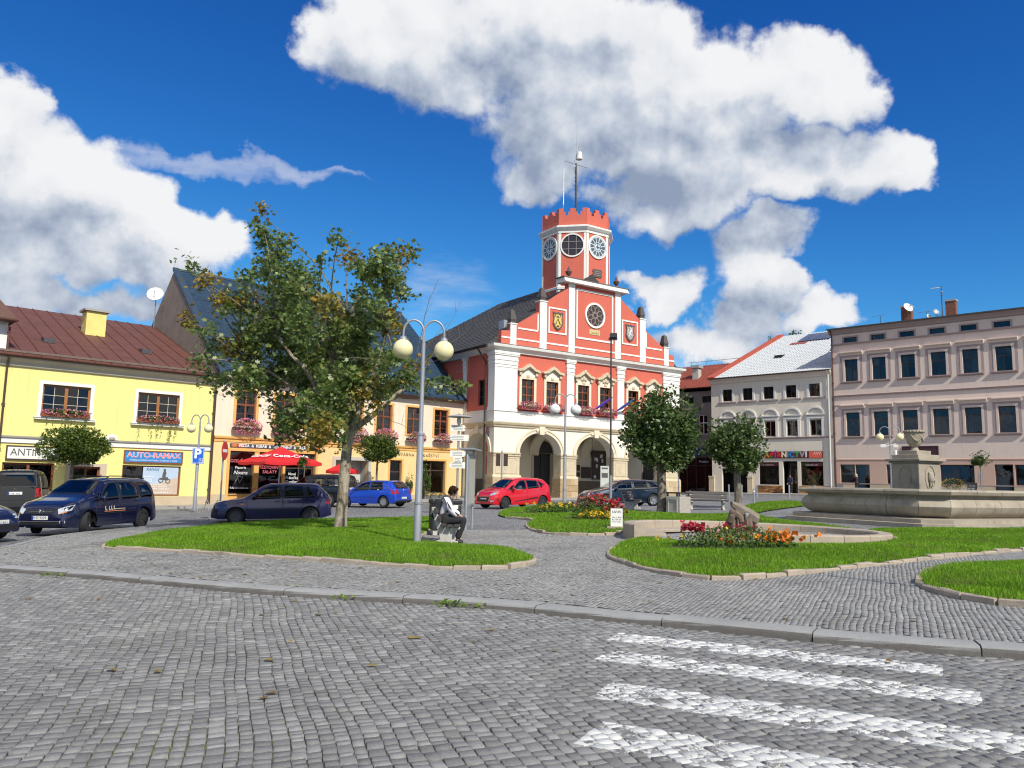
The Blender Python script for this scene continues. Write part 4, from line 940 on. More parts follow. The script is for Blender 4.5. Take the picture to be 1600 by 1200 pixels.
window(ho, 19.56, .86, 2.37, 2.3, .12, SHF, 2, (1.6, .6), .08, .07)
for (a, b_, c, d) in ((15.95, 16.92, -.1, 3.1), (18.38, 20.75, .86, 3.16)):
 mb = MB(); mb.ring([(a - .13, c - (.13 if c > 0 else 0)), (b_ + .13, c - (.13 if c > 0 else 0)), (b_ + .13, d + .13), (a - .13, d + .13)], [(a, c), (b_, c), (b_, d), (a, d)], -.06, -.02); obj('window_surround', mb, OCHD, ho)
s_ = thing('shop_lettering', 'dark raised lettering KAVÁRNA PEKAŘSTVÍ on the ochre wall', 'lettering', ho.matrix_basis @ Vector((18.3, -.035, 3.5)), R(LRA))
text('KAVÁRNA', .3, pm('bronze_letter', (.16, .1, .05), .5, 0), s_, (-.35, 0, 0), FRONT, ext=.015, align='RIGHT', spacing=1.25); text('PEKAŘSTVÍ', .3, MATS['bronze_letter'], s_, (.05, 0, 0), FRONT, ext=.015, align='LEFT', spacing=1.25)
for i, x_ in enumerate((18.85, 19.6, 20.35)):
 pl = thing('planter_box', ('grey planter of lavender under the bakery window, left one', 'grey planter of lavender under the bakery window, middle one', 'grey planter of lavender under the bakery window, right one')[i], 'planter', ho.matrix_basis @ Vector((x_, -.3, .42)), R(LRA), 'planters under the bakery window')
 mb = MB(); mb.box(-.33, .33, -.13, .13, 0, .28); obj('trough', mb, pm('planter_grey', (.11, .115, .12), .7, .1, 3), pl)
 rs = np.random.RandomState(i); p_ = blob_pts(240, (0, 0, .36), (.34, .14, .18), rs); o = link('plants', leaf_mesh('plants', leaf_cloud(p_, .07, rs), island('lavender', ((.08, .13, .06), (.15, .2, .12), (.2, .24, .2)), .7, .2)), pl); o['kind'] = 'stuff'
mb = MB(); mb.box(18.3, 20.85, -.45, -.07, .3, .42); obj('window_ledge', mb, MATS['plinth_stone'], ho)


# ------------------------------------------------------------------ town hall
THA = 90 - 55.7
THO = Vector((3.8, 58.5, B(3.8, 58.5)))
RED = pm('coral_wall', (.60, .135, .088), .85, .08, .6, .1, 55, streak=.2)
CREAM = pm('cream_wall', (.74, .67, .52), .85, .08, .8, .1, 45)
OFFW = pm('arcade_white', (.80, .75, .63), .88, .07, 1.2, .35, 22)
th = thing('town_hall', 'coral red and white town hall with arcade, stepped gable and octagonal clock tower', 'town hall', THO, R(THA))
gzl = lambda x: (B(*(THO + Vector((math.cos(R(THA)) * x, math.sin(R(THA)) * x, 0))).xy) - THO.z)
ARX = (-1.97, 3.24, 8.44); AA, AB_, SPR = 1.88, 1.52, 3.2
TW = .8
def arch_wall(mb, x0, x1, z0, z1, cs, a, b_, spr, y0, y1, plane='xz', n=16):
 f = (lambda x, y, z: (x, y, z)) if plane == 'xz' else (lambda x, y, z: (y, x, z))
 edges = [x0] + [e for c in cs for e in (c - a, c + a)] + [x1]
 for i in range(0, len(edges), 2):
  A, B_ = edges[i], edges[i + 1]
  for y in (y0, y1): mb.quad(f(A, y, z0), f(B_, y, z0), f(B_, y, z1), f(A, y, z1))
  for x in (A, B_): mb.quad(f(x, y0, z0), f(x, y1, z0), f(x, y1, spr if x not in (x0, x1) else z1), f(x, y0, spr if x not in (x0, x1) else z1))
 for c in cs:
  pts = arc(c, spr, a, b_, 180, 0, n)
  for p, q in zip(pts[:-1], pts[1:]):
   for y in (y0, y1): mb.quad(f(p[0], y, p[1]), f(q[0], y, q[1]), f(q[0], y, z1), f(p[0], y, z1))
   mb.quad(f(p[0], y0, p[1]), f(q[0], y0, q[1]), f(q[0], y1, q[1]), f(p[0], y1, p[1]))
 return mb
obj('arcade_wall', arch_wall(MB(), -6.05, 12.3, -.5, 5.05, ARX, AA, AB_, SPR, 0, TW), OFFW, th)
obj('side_arcade_wall', arch_wall(MB(), TW, 14, -.5, 5.05, (2.1,), 1.5, 1.45, 3.2, -6.05, -6.05 + TW, 'yz'), OFFW, th)
mb = MB(); mb.quad((12.3, 4.4, -.5), (12.3, 20, -.5), (12.3, 20, 10.6), (12.3, 4.4, 10.6)); mb.quad((12.3, TW, 4.6), (12.3, 4.4, 4.6), (12.3, 4.4, 10.6), (12.3, TW, 10.6)); mb.quad((-6.05, 20, -.5), (12.3, 20, -.5), (12.3, 20, 10.6), (-6.05, 20, 10.6)); obj('rear_wall', mb, RED, th)
mb = MB(); holes_wall(mb, -6.05, 12.3, -.5, 5.05, [(.6, 2.5, -.5, 3.5)], 4.4, .4); obj('arcade_back_wall', mb, CREAM, th)
mb = MB(); mb.strip(arc(1.55, 3.5, 1.13, 1.2, 180, 0, 14), arc(1.55, 3.5, .95, 1.0, 180, 0, 14), 4.33, 4.4); mb.box(.42, .6, 4.33, 4.4, -.3, 3.5); mb.box(2.5, 2.68, 4.33, 4.4, -.3, 3.5); obj('portal_frame', mb, SAND, th)
mb = MB(); mb.prism(arc(1.55, 3.5, .95, 1.0, 180, 0, 14), 4.385, 4.395); mb.box(.6, 2.5, 4.75, 4.8, -.5, 3.5); mb.box(1.53, 1.57, 4.7, 4.75, -.5, 3.5); obj('portal_door', mb, pm('black_door', (.015, .013, .012), .5, .2, 3), th)
mb = MB(); mb.quad((-6.05, TW, 4.95), (12.3, TW, 4.95), (12.3, 4.4, 4.95), (-6.05, 4.4, 4.95)); obj('arcade_ceiling', mb, CREAM, th)
for x_ in (-4.4, .62, 5.84, 11.0):
 mb = MB(); pts = arc(0, 3.3, 1.75, 1.5, 180, 0, 12); pts = [(2.6 + p[0], p[1]) for p in pts]; o_ = [(2.6 + p[0] * 1.12, 3.3 + (p[1] - 3.3) * 1.12) for p in arc(0, 3.3, 1.75, 1.5, 180, 0, 12)]
 mb.strip(o_, pts, x_ - .45, x_ + .45, 'yz'); obj('vault_arch', mb, CREAM, th)
mb = MB(); mb.box(-6.05, .4, 4.3, 4.4, -.5, 1.35); mb.box(2.7, 12.3, 4.3, 4.4, -.5, 1.35); obj('wainscot', mb, pm('dark_stone', (.16, .12, .085), .85, .25, 2, .3, 30), th)
mb = MB(); mb.box(-6.3, 12.4, -.2, 4.4, -.5, .06); obj('arcade_floor', mb, GRAN, th)
for (a, b_, c, d, m_) in ((4.75, 5.25, 2.2, 2.65, WOODD), (4.75, 5.25, 1.7, 2.05, WOODD), (5.42, 6.42, 1.6, 2.5, WOODD), (6.56, 8.08, 1.5, 3.9, WOODD)):
 mb = MB(); mb.box(a, b_, 4.25, 4.3, c, d); nb = obj('notice_board', mb, m_, th)
 if b_ - a > 1:
  r_ = random.Random(int(a * 7))
  for i in range(7):
   x_ = r_.uniform(a + .1, b_ - .35); z_ = r_.uniform(c + .08, d - .45); w_ = r_.uniform(.18, .3); mb = MB(); mb.box(x_, x_ + w_, 4.235, 4.245, z_, z_ + r_.uniform(.22, .36)); obj('notice', mb, WHITE, nb)
BLK = [pm('block_a', (.50, .38, .23), .9, .25, 4, .5, 40, stain=.4), pm('block_b', (.42, .29, .16), .9, .25, 4, .5, 40, stain=.4), pm('block_c', (.57, .46, .30), .9, .25, 4, .5, 40, stain=.3)]
rb = random.Random(9)
def coursed(x0, x1, y0, y1, zb, zt, nc, parent):
 h_ = (zt - zb) / nc
 for c in range(nc):
  za, zb2 = zb + c * h_ + .006, zb + (c + 1) * h_ - .006; n = max(1, round((x1 - x0) / .75)); sh = .5 * (c % 2) / max(n, 1) * (x1 - x0) / 1.0 * .6
  xs_ = [x0] + sorted(x0 + (x1 - x0) * k / n + (sh - .1 if n > 1 else 0) for k in range(1, n)) + [x1]
  for a, b_ in zip(xs_[:-1], xs_[1:]):
   mb = MB(); o_ = rb.uniform(0, .012); mb.box(a + .006, b_ - .006, y0 - o_, y1, za, zb2); obj('stone_block', mb, rb.choice(BLK), parent, bevel=.012)
piers = [(-6.05, ARX[0] - AA), (ARX[0] + AA, ARX[1] - AA), (ARX[1] + AA, ARX[2] - AA), (ARX[2] + AA, 12.3)]
for a, b_ in piers:
 coursed(a - .13, b_ + .13, -.14, TW + .1, -.4, 1.45, 4, th)
 mb = MB(); mb.prism([(-.14, 1.45), (-.14, 1.52), (-.05, 1.64), (TW, 1.64), (TW, 1.45)], a - .12, b_ + .12, 'yz'); obj('pier_base', mb, SAND, th)
 mb = MB(); mb.box(a - .015, b_ + .015, -.03, TW - .02, 1.64, 2.98); mb.ring([(a + .15, 1.75), (b_ - .15, 1.75), (b_ - .15, 2.88), (a + .15, 2.88)], [(a + .22, 1.82), (b_ - .22, 1.82), (b_ - .22, 2.81), (a + .22, 2.81)], -.055, -.03)
 mb.prism([(p[0], p[1]) for p in arc((a + b_) / 2, 2.3, .22, .3, 0, 360, 14)[:-1]], -.05, -.03); obj('pier_shaft', mb, SAND, th)
 mb = MB(); mb.box(a - .06, b_ + .06, -.09, TW, 2.98, 3.08); mb.box(a - .03, b_ + .03, -.05, TW - .02, 3.08, 3.14); mb.box(a - .08, b_ + .08, -.11, TW, 3.14, 3.24); obj('impost', mb, SAND, th)
for i, c in enumerate(ARX):
 mb = MB(); mb.strip(arc(c, SPR + .04, AA + .32, AB_ + .33, 180, 0, 22), arc(c, SPR + .04, AA - .0, AB_ + .0, 180, 0, 22), -.06, .002); mb.strip(arc(c, SPR + .04, AA + .32, AB_ + .33, 180, 0, 22), arc(c, SPR + .04, AA + .2, AB_ + .21, 180, 0, 22), -.11, -.06); obj('archivolt', mb, pm('cream_stone', (.74, .65, .48), .85, .12, 2, .15, 40), th, smooth=40)
 mb = MB(); mb.prism([(c - .2, 4.62), (c + .2, 4.62), (c + .28, 5.32), (c - .28, 5.32)], -.2, .0)
 for s_ in (-1, 1): mb.lathe([(.0, -.09), (.13, -.09), (.13, .05), (.0, .05)], 12, (c + s_ * .36, -.08, 4.95), Matrix.Rotation(R(90), 4, 'X'))
 obj('keystone', mb, MATS['cream_stone'], th)
mb = MB(); mb.strip([(p[0], p[1]) for p in arc(2.1, 3.22, 1.78, 1.75, 180, 0, 18)], arc(2.1, 3.22, 1.5, 1.45, 180, 0, 18), -6.13, -6.05, 'yz'); obj('archivolt', mb, MATS['cream_stone'], th, smooth=40)
mb = MB(); mb.prism([(1.9, 4.6), (2.3, 4.6), (2.38, 5.2), (1.82, 5.2)], -6.2, -6.05, 'yz'); obj('keystone', mb, MATS['cream_stone'], th)
mb = MB(); mb.quad((-6.07, TW + .1, 3.2), (-6.07, 4.4, 3.2), (-6.07, 4.4, 5.0), (-6.07, TW + .1, 5.0)) if 0 else mb.box(-6.065, -6.05, .82, 1.0, -.4, 5.0); obj('side_panel', mb, RED, th)
def around(prof, mat, name, x0=-6.05, x1=12.3, back=14):
 """profile (out, z) run along the front and both flanks"""
 mb = MB(); n = len(prof); P = [(x0, back), (x0, 0), (x1, 0), (x1, back)]; D = [(-1, 0), (-1, -1), (1, -1), (1, 0)]
 vs = [(P[k][0] + D[k][0] * o_, P[k][1] + D[k][1] * o_, z) for k in range(4) for o_, z in prof]
 fs = [(k * n + j, k * n + (j + 1) % n, (k + 1) * n + (j + 1) % n, (k + 1) * n + j) for k in range(3) for j in range(n)]
 mb.add(vs, fs); return obj(name, mb, mat, th)
around([(0, 5.03), (.10, 5.05), (.12, 5.13), (.2, 5.2), (.26, 5.33), (.26, 5.38), (0, 5.42)], SAND, 'string_course')
around([(.0, 5.40), (.06, 5.42), (.06, 6.12), (.13, 6.16), (.13, 6.24), (0, 6.26)], WHITE, 'white_band')
WX = (-3.23, -1.0, 2.0, 4.2, 7.16, 9.28)
mb = MB(); holes_wall(mb, -6.05, 12.3, 6.24, 10.4, [(x - .55, x + .55, 6.82, 8.6) for x in WX], 0, .25); obj('upper_wall', mb, RED, th)
mb = MB(); mb.v = []
q = MB(); holes_wall(q, 0, 20, 5.0, 10.5, [(1.3, 2.25, 6.62, 8.5)], 0, .25)
mb.add([(-6.05 + v[1], v[0], v[2]) for v in q.v], q.f); obj('side_wall', mb, RED, th)
w_ = window(th, 0, 0, .95, 1.88, 0, WOODD, 2, (1, 1, 1), .07, .05); w_.location = (-5.9, 1.775, 6.62); w_.rotation_euler = (0, 0, R(-90))
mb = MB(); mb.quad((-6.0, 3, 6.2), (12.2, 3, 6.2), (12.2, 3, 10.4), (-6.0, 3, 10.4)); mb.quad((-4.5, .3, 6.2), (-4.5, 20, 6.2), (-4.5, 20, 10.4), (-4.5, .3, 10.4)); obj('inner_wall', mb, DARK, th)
def pilaster(x0, x1, side=False):
 mb = MB()
 if side: bx = lambda o_, za, zb: mb.box(-6.05 - .1 - o_, -6.05, x0 - o_, x1 + o_, za, zb)
 else: bx = lambda o_, za, zb: mb.box(x0 - o_, x1 + o_, -.1 - o_, .0, za, zb)
 bx(.03, 6.24, 6.42); bx(0, 6.42, 9.32); bx(.03, 9.3, 9.38); bx(.0, 9.38, 9.5); bx(.04, 9.5, 9.58); bx(.02, 9.58, 9.8); bx(.06, 9.8, 9.9); bx(.03, 9.9, 10.15); bx(.09, 10.15, 10.25); bx(.12, 10.25, 10.4)
 return obj('pilaster', mb, WHITE, th)
for a, b_ in ((-6.14, -4.2), (.35, 1.05), (5.43, 6.14), (10.5, 12.36)): pilaster(a, b_)
pilaster(-.09, .75, True); pilaster(3.85, 4.3, True)
around([(0, 10.38), (.16, 10.4), (.18, 10.52), (.3, 10.6), (.46, 10.7), (.5, 10.84), (.5, 10.9), (0, 10.98)], WHITE, 'main_cornice')
mb = MB(); mb.box(-6.57, 12.82, -.53, .3, 10.9, 10.93); obj('cornice_flashing', mb, pm('dark_flash', (.16, .13, .11), .5, .2, 4), th)
for i, x in enumerate(WX):
 mb = MB(); mb.ring([(x - .76, 6.66), (x + .76, 6.66), (x + .76, 8.82), (x - .76, 8.82)], [(x - .55, 6.82), (x + .55, 6.82), (x + .55, 8.6), (x - .55, 8.6)], -.07, .002); obj('window_surround', mb, MATS['cream_stone'], th)
 mb = MB(); top_ = [(-.82, 9.14), (-.5, 9.2), (-.25, 9.38), (0, 9.52), (.25, 9.38), (.5, 9.2), (.82, 9.14)]; mb.prism([(x - .66, 8.82), (x + .66, 8.82)] + [(x + a * .84, z) for a, z in reversed(top_)], -.06, .0); obj('tympanum', mb, OFFW, th)
 mb = MB(); o_ = [(-.98, 9.2), (-.9, 9.3), (-.55, 9.36), (-.3, 9.56), (0, 9.74), (.3, 9.56), (.55, 9.36), (.9, 9.3), (.98, 9.2)]; in_ = [(-.9, 9.1), (-.8, 9.14), (-.5, 9.19), (-.26, 9.36), (0, 9.5), (.26, 9.36), (.5, 9.19), (.8, 9.14), (.9, 9.1)]
 mb.strip([(x + a, z) for a, z in o_], [(x + a, z) for a, z in in_], -.32, .0)
 for s_ in (-1, 1): mb.box(x + s_ * .72 - .1, x + s_ * .72 + .1, -.2, 0, 8.86, 9.14)
 obj('window_hood', mb, SAND, th)
 if i in (2, 3):
  mb = MB(); mb.ball((x, -.3, 9.62), .13, .08, .16); mb.ball((x - .2, -.1, 9.05), .12, .06, .14); mb.ball((x + .2, -.1, 9.05), .12, .06, .14); mb.ball((x, -.1, 9.12), .14, .08, .2); obj('shell_ornament', mb, SAND, th, smooth=True)
 mb = MB(); mb.box(x - .12, x + .12, -.12, -.06, 8.72, 8.9); obj('hood_key', mb, SAND, th)
 window(th, x, 6.82, 1.1, 1.78, .1, WOODR, 2, (1, 1, .8), .08, .08)
 nm_ = ('window box of pink geraniums at the town hall corner nearest the ochre house', 'window box of pink geraniums left of the first inner pilaster of the town hall', 'window box of pink geraniums right of the far double lamp globes', 'window box of pink geraniums behind the tall flag mast', 'window box of geraniums above the dark shop arch, left one', 'window box of geraniums above the dark shop arch, right one')[i]
 flower_box(nm_, th, x, 6.42, 1.9, .62, .5, PETAL, 'flower boxes on the town hall', 80 + i, nflow=330, y=-.32, boxmat=pm('red_trough', (.2, .03, .03), .6))
GY0, GY1 = -.02, .4
out_l = [(-5.62, 10.93), (-5.62, 11.95), (-4.9, 12.02), (-4.9, 12.5), (-4.33, 12.5), (-2.3, 13.75), (-2.3, 14.52), (-1.62, 14.58), (.42, 15.98), (.42, 16.4)]
cx_ = 3.1
poly = out_l + [(2 * cx_ - x, z) for x, z in reversed(out_l)]
mb = MB(); mb.prism(poly, GY0, GY1); obj('gable_wall', mb, RED, th)
for a, b_, zt in ((-4.9, -4.38, 12.5), (-2.27, -1.64, 14.56), (.45, 1.04, 16.4)):
 for x0, x1 in ((a, b_), (2 * cx_ - b_, 2 * cx_ - a)):
  mb = MB(); mb.box(x0, x1, -.12, GY1 + .02, 10.93, zt); mb.box(x0 - .05, x1 + .05, -.17, GY1 + .06, zt, zt + .08) if zt < 16 else None; obj('gable_pilaster', mb, WHITE, th)
for x0, x1 in ((-5.62, -4.9), (-4.38, -2.27), (-1.64, .45), (1.04, 5.16), (5.75, 7.84), (8.47, 10.58), (11.1, 11.82)):
 mb = MB(); mb.box(x0, x1, -.06, .0, 11.42, 11.54); obj('gable_band', mb, WHITE, th)
def frame(x0, x1, z0, z1, w=.12, y=-.07):
 mb = MB(); mb.ring([(x0, z0), (x1, z0), (x1, z1), (x0, z1)], [(x0 + w, z0 + w), (x1 - w, z0 + w), (x1 - w, z1 - w), (x0 + w, z1 - w)], y, -.01); return obj('panel_frame', mb, WHITE, th)
frame(1.22, 4.98, 12.18, 16.1, .14); frame(-1.45, .28, 12.28, 14.28); frame(5.92, 7.65, 12.28, 14.28)
for s_, (a, b_, c_) in ((1, ((-4.2, 12.3), (-2.4, 12.3), (-2.4, 13.5))), (-1, ((10.4, 12.3), (8.6, 12.3), (8.6, 13.5)))):
 mb = MB(); mb.box(min(a[0], b_[0]), max(a[0], b_[0]), -.06, 0, 12.22, 12.34); mb.box(b_[0] - .06, b_[0] + .06, -.06, 0, 12.34, 13.55); obj('panel_frame', mb, WHITE, th)
mb = MB(); mb.prism([(-.5, 16.38), (-.38, 16.5), (-.3, 16.62), (-.3, 16.76), (GY1 + .3, 16.76), (GY1 + .3, 16.38)], -.15, 6.35, 'yz'); obj('gable_cornice', mb, WHITE, th); mb = MB(); mb.box(-.3, 6.5, -.36, GY1 + .4, 16.76, 16.8); obj('gable_flashing', mb, MATS['dark_flash'], th)
mb = MB(); mb.ring(arc(3.1, 14.2, 1.02, 1.02, 0, 360, 32)[:-1], arc(3.1, 14.2, .86, .86, 0, 360, 32)[:-1], -.1, .0); obj('oculus_frame', mb, WHITE, th, smooth=40)
mb = MB(); mb.prism(arc(3.1, 14.2, .87, .87, 0, 360, 32)[:-1], -.035, -.022); obj('oculus_pane', mb, pm('dark_glass', (.05, .035, .035), .15, .3, 5), th)
mb = MB(); mb.ring(arc(3.1, 14.2, .22, .22, 0, 360, 16)[:-1], arc(3.1, 14.2, .17, .17, 0, 360, 16)[:-1], -.07, -.035)
for k in range(8):
 a = R(45 * k + 22.5); cx, cz = 3.1 + .52 * math.cos(a), 14.2 + .52 * math.sin(a); P1 = []; P2 = []
 for j in range(14):
  t_ = 2 * math.pi * j / 14; u_, v_ = .3 * math.cos(t_), .2 * math.sin(t_); P1.append((cx + u_ * math.cos(a) - v_ * math.sin(a), cz + u_ * math.sin(a) + v_ * math.cos(a))); u_ *= .82; v_ *= .78; P2.append((cx + u_ * math.cos(a) - v_ * math.sin(a), cz + u_ * math.sin(a) + v_ * math.cos(a)))
 mb.ring(P1, P2, -.07, -.035)
obj('rose_tracery', mb, pm('tracery', (.32, .24, .2), .7, .1, 4), th)
mb = MB(); mb.box(2.55, 3.62, -.05, 0, 12.66, 13.06); pl = obj('date_plaque', mb, pm('gold_plaque', (.62, .5, .25), .6, .2, 6), th); scrib(pm('gold_dark', (.3, .2, .06), .5), pl, 2.7, 3.5, 12.85, .22, -.055, 4)
def shield(x, z, mat, name, kind):
 P = [(-.42, .58), (-.15, .52), (0, .6), (.15, .52), (.42, .58), (.36, .2), (.42, -.2), (.25, -.5), (0, -.66), (-.25, -.5), (-.42, -.2), (-.36, .2)]
 mb = MB(); mb.prism([(x + a * 1.1, z + b_ * 1.1) for a, b_ in P], -.09, -.01); o_ = obj(name, mb, mat, th)
 mb = MB(); mb.ring([(x + a * 1.12, z + b_ * 1.12) for a, b_ in P], [(x + a * .92, z + b_ * .92) for a, b_ in P], -.13, -.09); obj('rim', mb, TXD, o_)
 mb = MB()
 if kind:
  mb.tube([(x - .22, -.1, z - .3), (x, -.1, z + .15), (x + .22, -.1, z - .3)], .045, 6); mb.ball((x, -.1, z + .3), .08, .04, .1)
  for s_ in (-1, 1): mb.tube([(x + s_ * .15, -.1, z + .25), (x + s_ * .28, -.1, z + .4), (x + s_ * .2, -.1, z + .48)], .03, 6)
  mb.ball((x, -.1, z - .42), .13, .05, .07)
 else:
  mb.tube([(x - .1, -.1, z - .35), (x - .02, -.1, z), (x + .1, -.1, z + .25), (x - .05, -.1, z + .4)], [.05, .09, .08, .05], 6); mb.tube([(x, -.1, z + .05), (x + .25, -.1, z + .1)], .035, 6); mb.tube([(x - .03, -.1, z - .1), (x + .2, -.1, z - .25)], .04, 6); mb.tube([(x - .1, -.1, z - .2), (x - .28, -.1, z + .05), (x - .2, -.1, z + .25)], .025, 6)
 obj('charge', mb, TXD if kind else pm('pale_charge', (.75, .72, .68), .7), o_, smooth=True)
shield(-.58, 13.3, pm('gold_shield', (.72, .52, .13), .6, .15, 5), 'coat_of_arms', 1); shield(6.78, 13.3, pm('grey_shield', (.38, .34, .33), .7, .2, 5), 'coat_of_arms', 0)
STD = pm('dark_stone_ornament', (.10, .085, .08), .85, .25, 6, .4, 40)
for x, z in ((-4.64, 12.58), (-1.95, 14.64), (8.15, 14.64), (10.84, 12.58)):
 mb = MB(); mb.box(x - .24, x + .24, -.1, .38, z, z + .14); s = .15; mb.add([(x - .2, -.06, z + .14), (x + .2, -.06, z + .14), (x + .2, .34, z + .14), (x - .2, .34, z + .14), (x - .26, -.12, z + .3), (x + .26, -.12, z + .3), (x + .26, .4, z + .3), (x - .26, .4, z + .3), (x - s, -.01, z + .95), (x + s, -.01, z + .95), (x + s, .29, z + .95), (x - s, .29, z + .95), (x, .14, z + 1.08)],
  [(0, 1, 5, 4), (1, 2, 6, 5), (2, 3, 7, 6), (3, 0, 4, 7), (4, 5, 9, 8), (5, 6, 10, 9), (6, 7, 11, 10), (7, 4, 8, 11), (8, 9, 12), (9, 10, 12), (10, 11, 12), (11, 8, 12)]); obj('obelisk', mb, STD, th)
for x in (.55, 5.45):
 mb = MB(); mb.lathe([(.0, 0), (.17, 0), (.17, .06), (.07, .12), (.07, .2), (.2, .34), (.25, .48), (.27, .52), (.2, .56), (.1, .68), (.12, .74), (.05, .84), (.06, .9), (.0, .96)], 14, (x, .1, 16.8)); obj('urn', mb, pm('urn_terracotta', (.16, .075, .065), .8, .2, 6), th, smooth=40)
RSL = slate('grey_slate', (.075, .072, .07), 3.0)
ex, ez, rz, hip = -6.95, 10.72, 17.6, 13.5
ex2 = 2 * 3.1 - ex
mb = MB(); mb.add([(ex, .35, ez), (ex, 22, ez), (3.1, hip, rz), (3.1, .35, rz), (ex2, .35, ez), (ex2, 22, ez)], [(0, 1, 2, 3), (3, 2, 5, 4), (1, 5, 2), (0, 3, 4), (0, 4, 5, 1)]); roof = obj('roof', mb, RSL, th)
sl_ = (rz - ez) / (3.1 - ex); mb = MB()
for i in range(30):
 t_ = i / 30; x_ = ex + (3.1 - ex) * t_; z_ = ez + (rz - ez) * t_; yb = 22 - (22 - hip) * t_; mb.add([(x_, .35, z_), (x_, yb, z_), (x_, yb, z_ + .03), (x_, .35, z_ + .03), (x_ + .33, yb - .3, z_ + .33 * sl_), (x_ + .33, .35, z_ + .33 * sl_)], [(0, 1, 2, 3), (3, 2, 4, 5)])
o = obj('slate_courses', mb, RSL, roof); o['kind'] = 'stuff'
mb = MB(); mb.box(ex + 2.6, ex + 3.4, 1.6, 2.3, ez + sl_ * 2.6, ez + sl_ * 3.4 + .1); obj('roof_hatch', mb, ZINC, roof)
mb = MB(); n = 6; prof = [(ex - .08 + .09 * math.cos(R(180 + 180 * i / n)), ez + .02 + .09 * math.sin(R(180 + 180 * i / n))) for i in range(n + 1)]; inn = [(ex - .08 + .075 * math.cos(R(180 + 180 * i / n)), ez + .02 + .075 * math.sin(R(180 + 180 * i / n))) for i in range(n + 1)]
mb.strip(prof, inn, -.3, 22, 'xz'); obj('gutter', mb, pm('black_sheet', (.03, .03, .032), .5), roof, smooth=True)
mb = MB(); mb.tube([(ex - .05, 1.0, ez - .06), (-6.25, .98, 9.7), (-6.25, .98, 5.2), (-6.22, .98, 0)], .065, 8); obj('downpipe', mb, MATS['black_sheet'], th, smooth=True)
TC = (3.68, 3.1); AP = 2.68
def octa(ap, ang0=22.5): return [(TC[0] + ap / math.cos(R(22.5)) * math.cos(R(ang0 + 45 * k)), TC[1] + ap / math.cos(R(22.5)) * math.sin(R(ang0 + 45 * k))) for k in range(8)]
tw = obj('tower', MB().prism(octa(AP), 12.0, 21.3, 'xy'), RED, th)
def face_M(k):      # frame of a tower face: origin on the face centre line, x to the right seen from outside, y into the tower
 a = R(45 * k); n = Vector((math.cos(a), math.sin(a), 0)); x = Vector((-n.y, n.x, 0)) * 1.0
 M = Matrix.Identity(4)
 for i in range(3): M[i][0] = x[i]; M[i][1] = -n[i]; M[i][2] = (0, 0, 1)[i]
 M[0][3] = TC[0] + n.x * AP; M[1][3] = TC[1] + n.y * AP; return M
side = 2 * AP * math.tan(R(22.5))
def tpart(name, mb, k, mat, smooth=False):
 M = face_M(k); q = MB(); q.add([M @ Vector(v) for v in mb.v], mb.f); return obj(name, q, mat, tw, smooth=smooth)
ringp = lambda o_, za, zb: MB().ring(octa(AP + o_), octa(AP - .05), za, zb, 'xy')
def prof_ring(prof, mat, name):
 mb = MB(); m_ = len(prof); vs = []
 for o_, z in prof: vs += [(x, y, z) for x, y in octa(AP + o_)]
 fs = [(i * 8 + k, i * 8 + (k + 1) % 8, (i + 1) * 8 + (k + 1) % 8, (i + 1) * 8 + k) for i in range(m_ - 1) for k in range(8)]
 mb.add(vs, fs); return obj(name, mb, mat, tw)
prof_ring([(0, 20.95), (.07, 20.97), (.07, 21.12), (.16, 21.2), (.3, 21.38), (.3, 21.5), (0.02, 21.62)], WHITE, 'tower_cornice')
prof_ring([(0, 16.35), (.1, 16.37), (.12, 16.55), (.06, 16.6), (0, 16.62)], WHITE, 'tower_base_moulding')
for k in range(8):
 for s_ in (-1, 1):
  mb = MB(); x_ = s_ * (side / 2 - .105); mb.box(x_ - .1, x_ + .1, -.035, .02, 14, 20.97); tpart('corner_strip', mb, k, WHITE)
 for s_ in (-.5,): pass
 mb = MB(); hw = side / 2 + .012; base = 21.62; pts = [(-hw, base), (hw, base)]
 prof = [(hw, 23.0), (hw - .34, 23.0), (hw - .34, 22.72), (hw - .5, 22.72), (hw - .5, 22.42), (hw - .76, 22.42), (hw - .76, 22.72), (hw - .92, 22.72), (hw - .92, 23.0)]
 pr = prof + [(-x, z) for x, z in reversed(prof)]
 mb.prism(pts + pr, .0, .26); tpart('parapet', mb, k, RED)
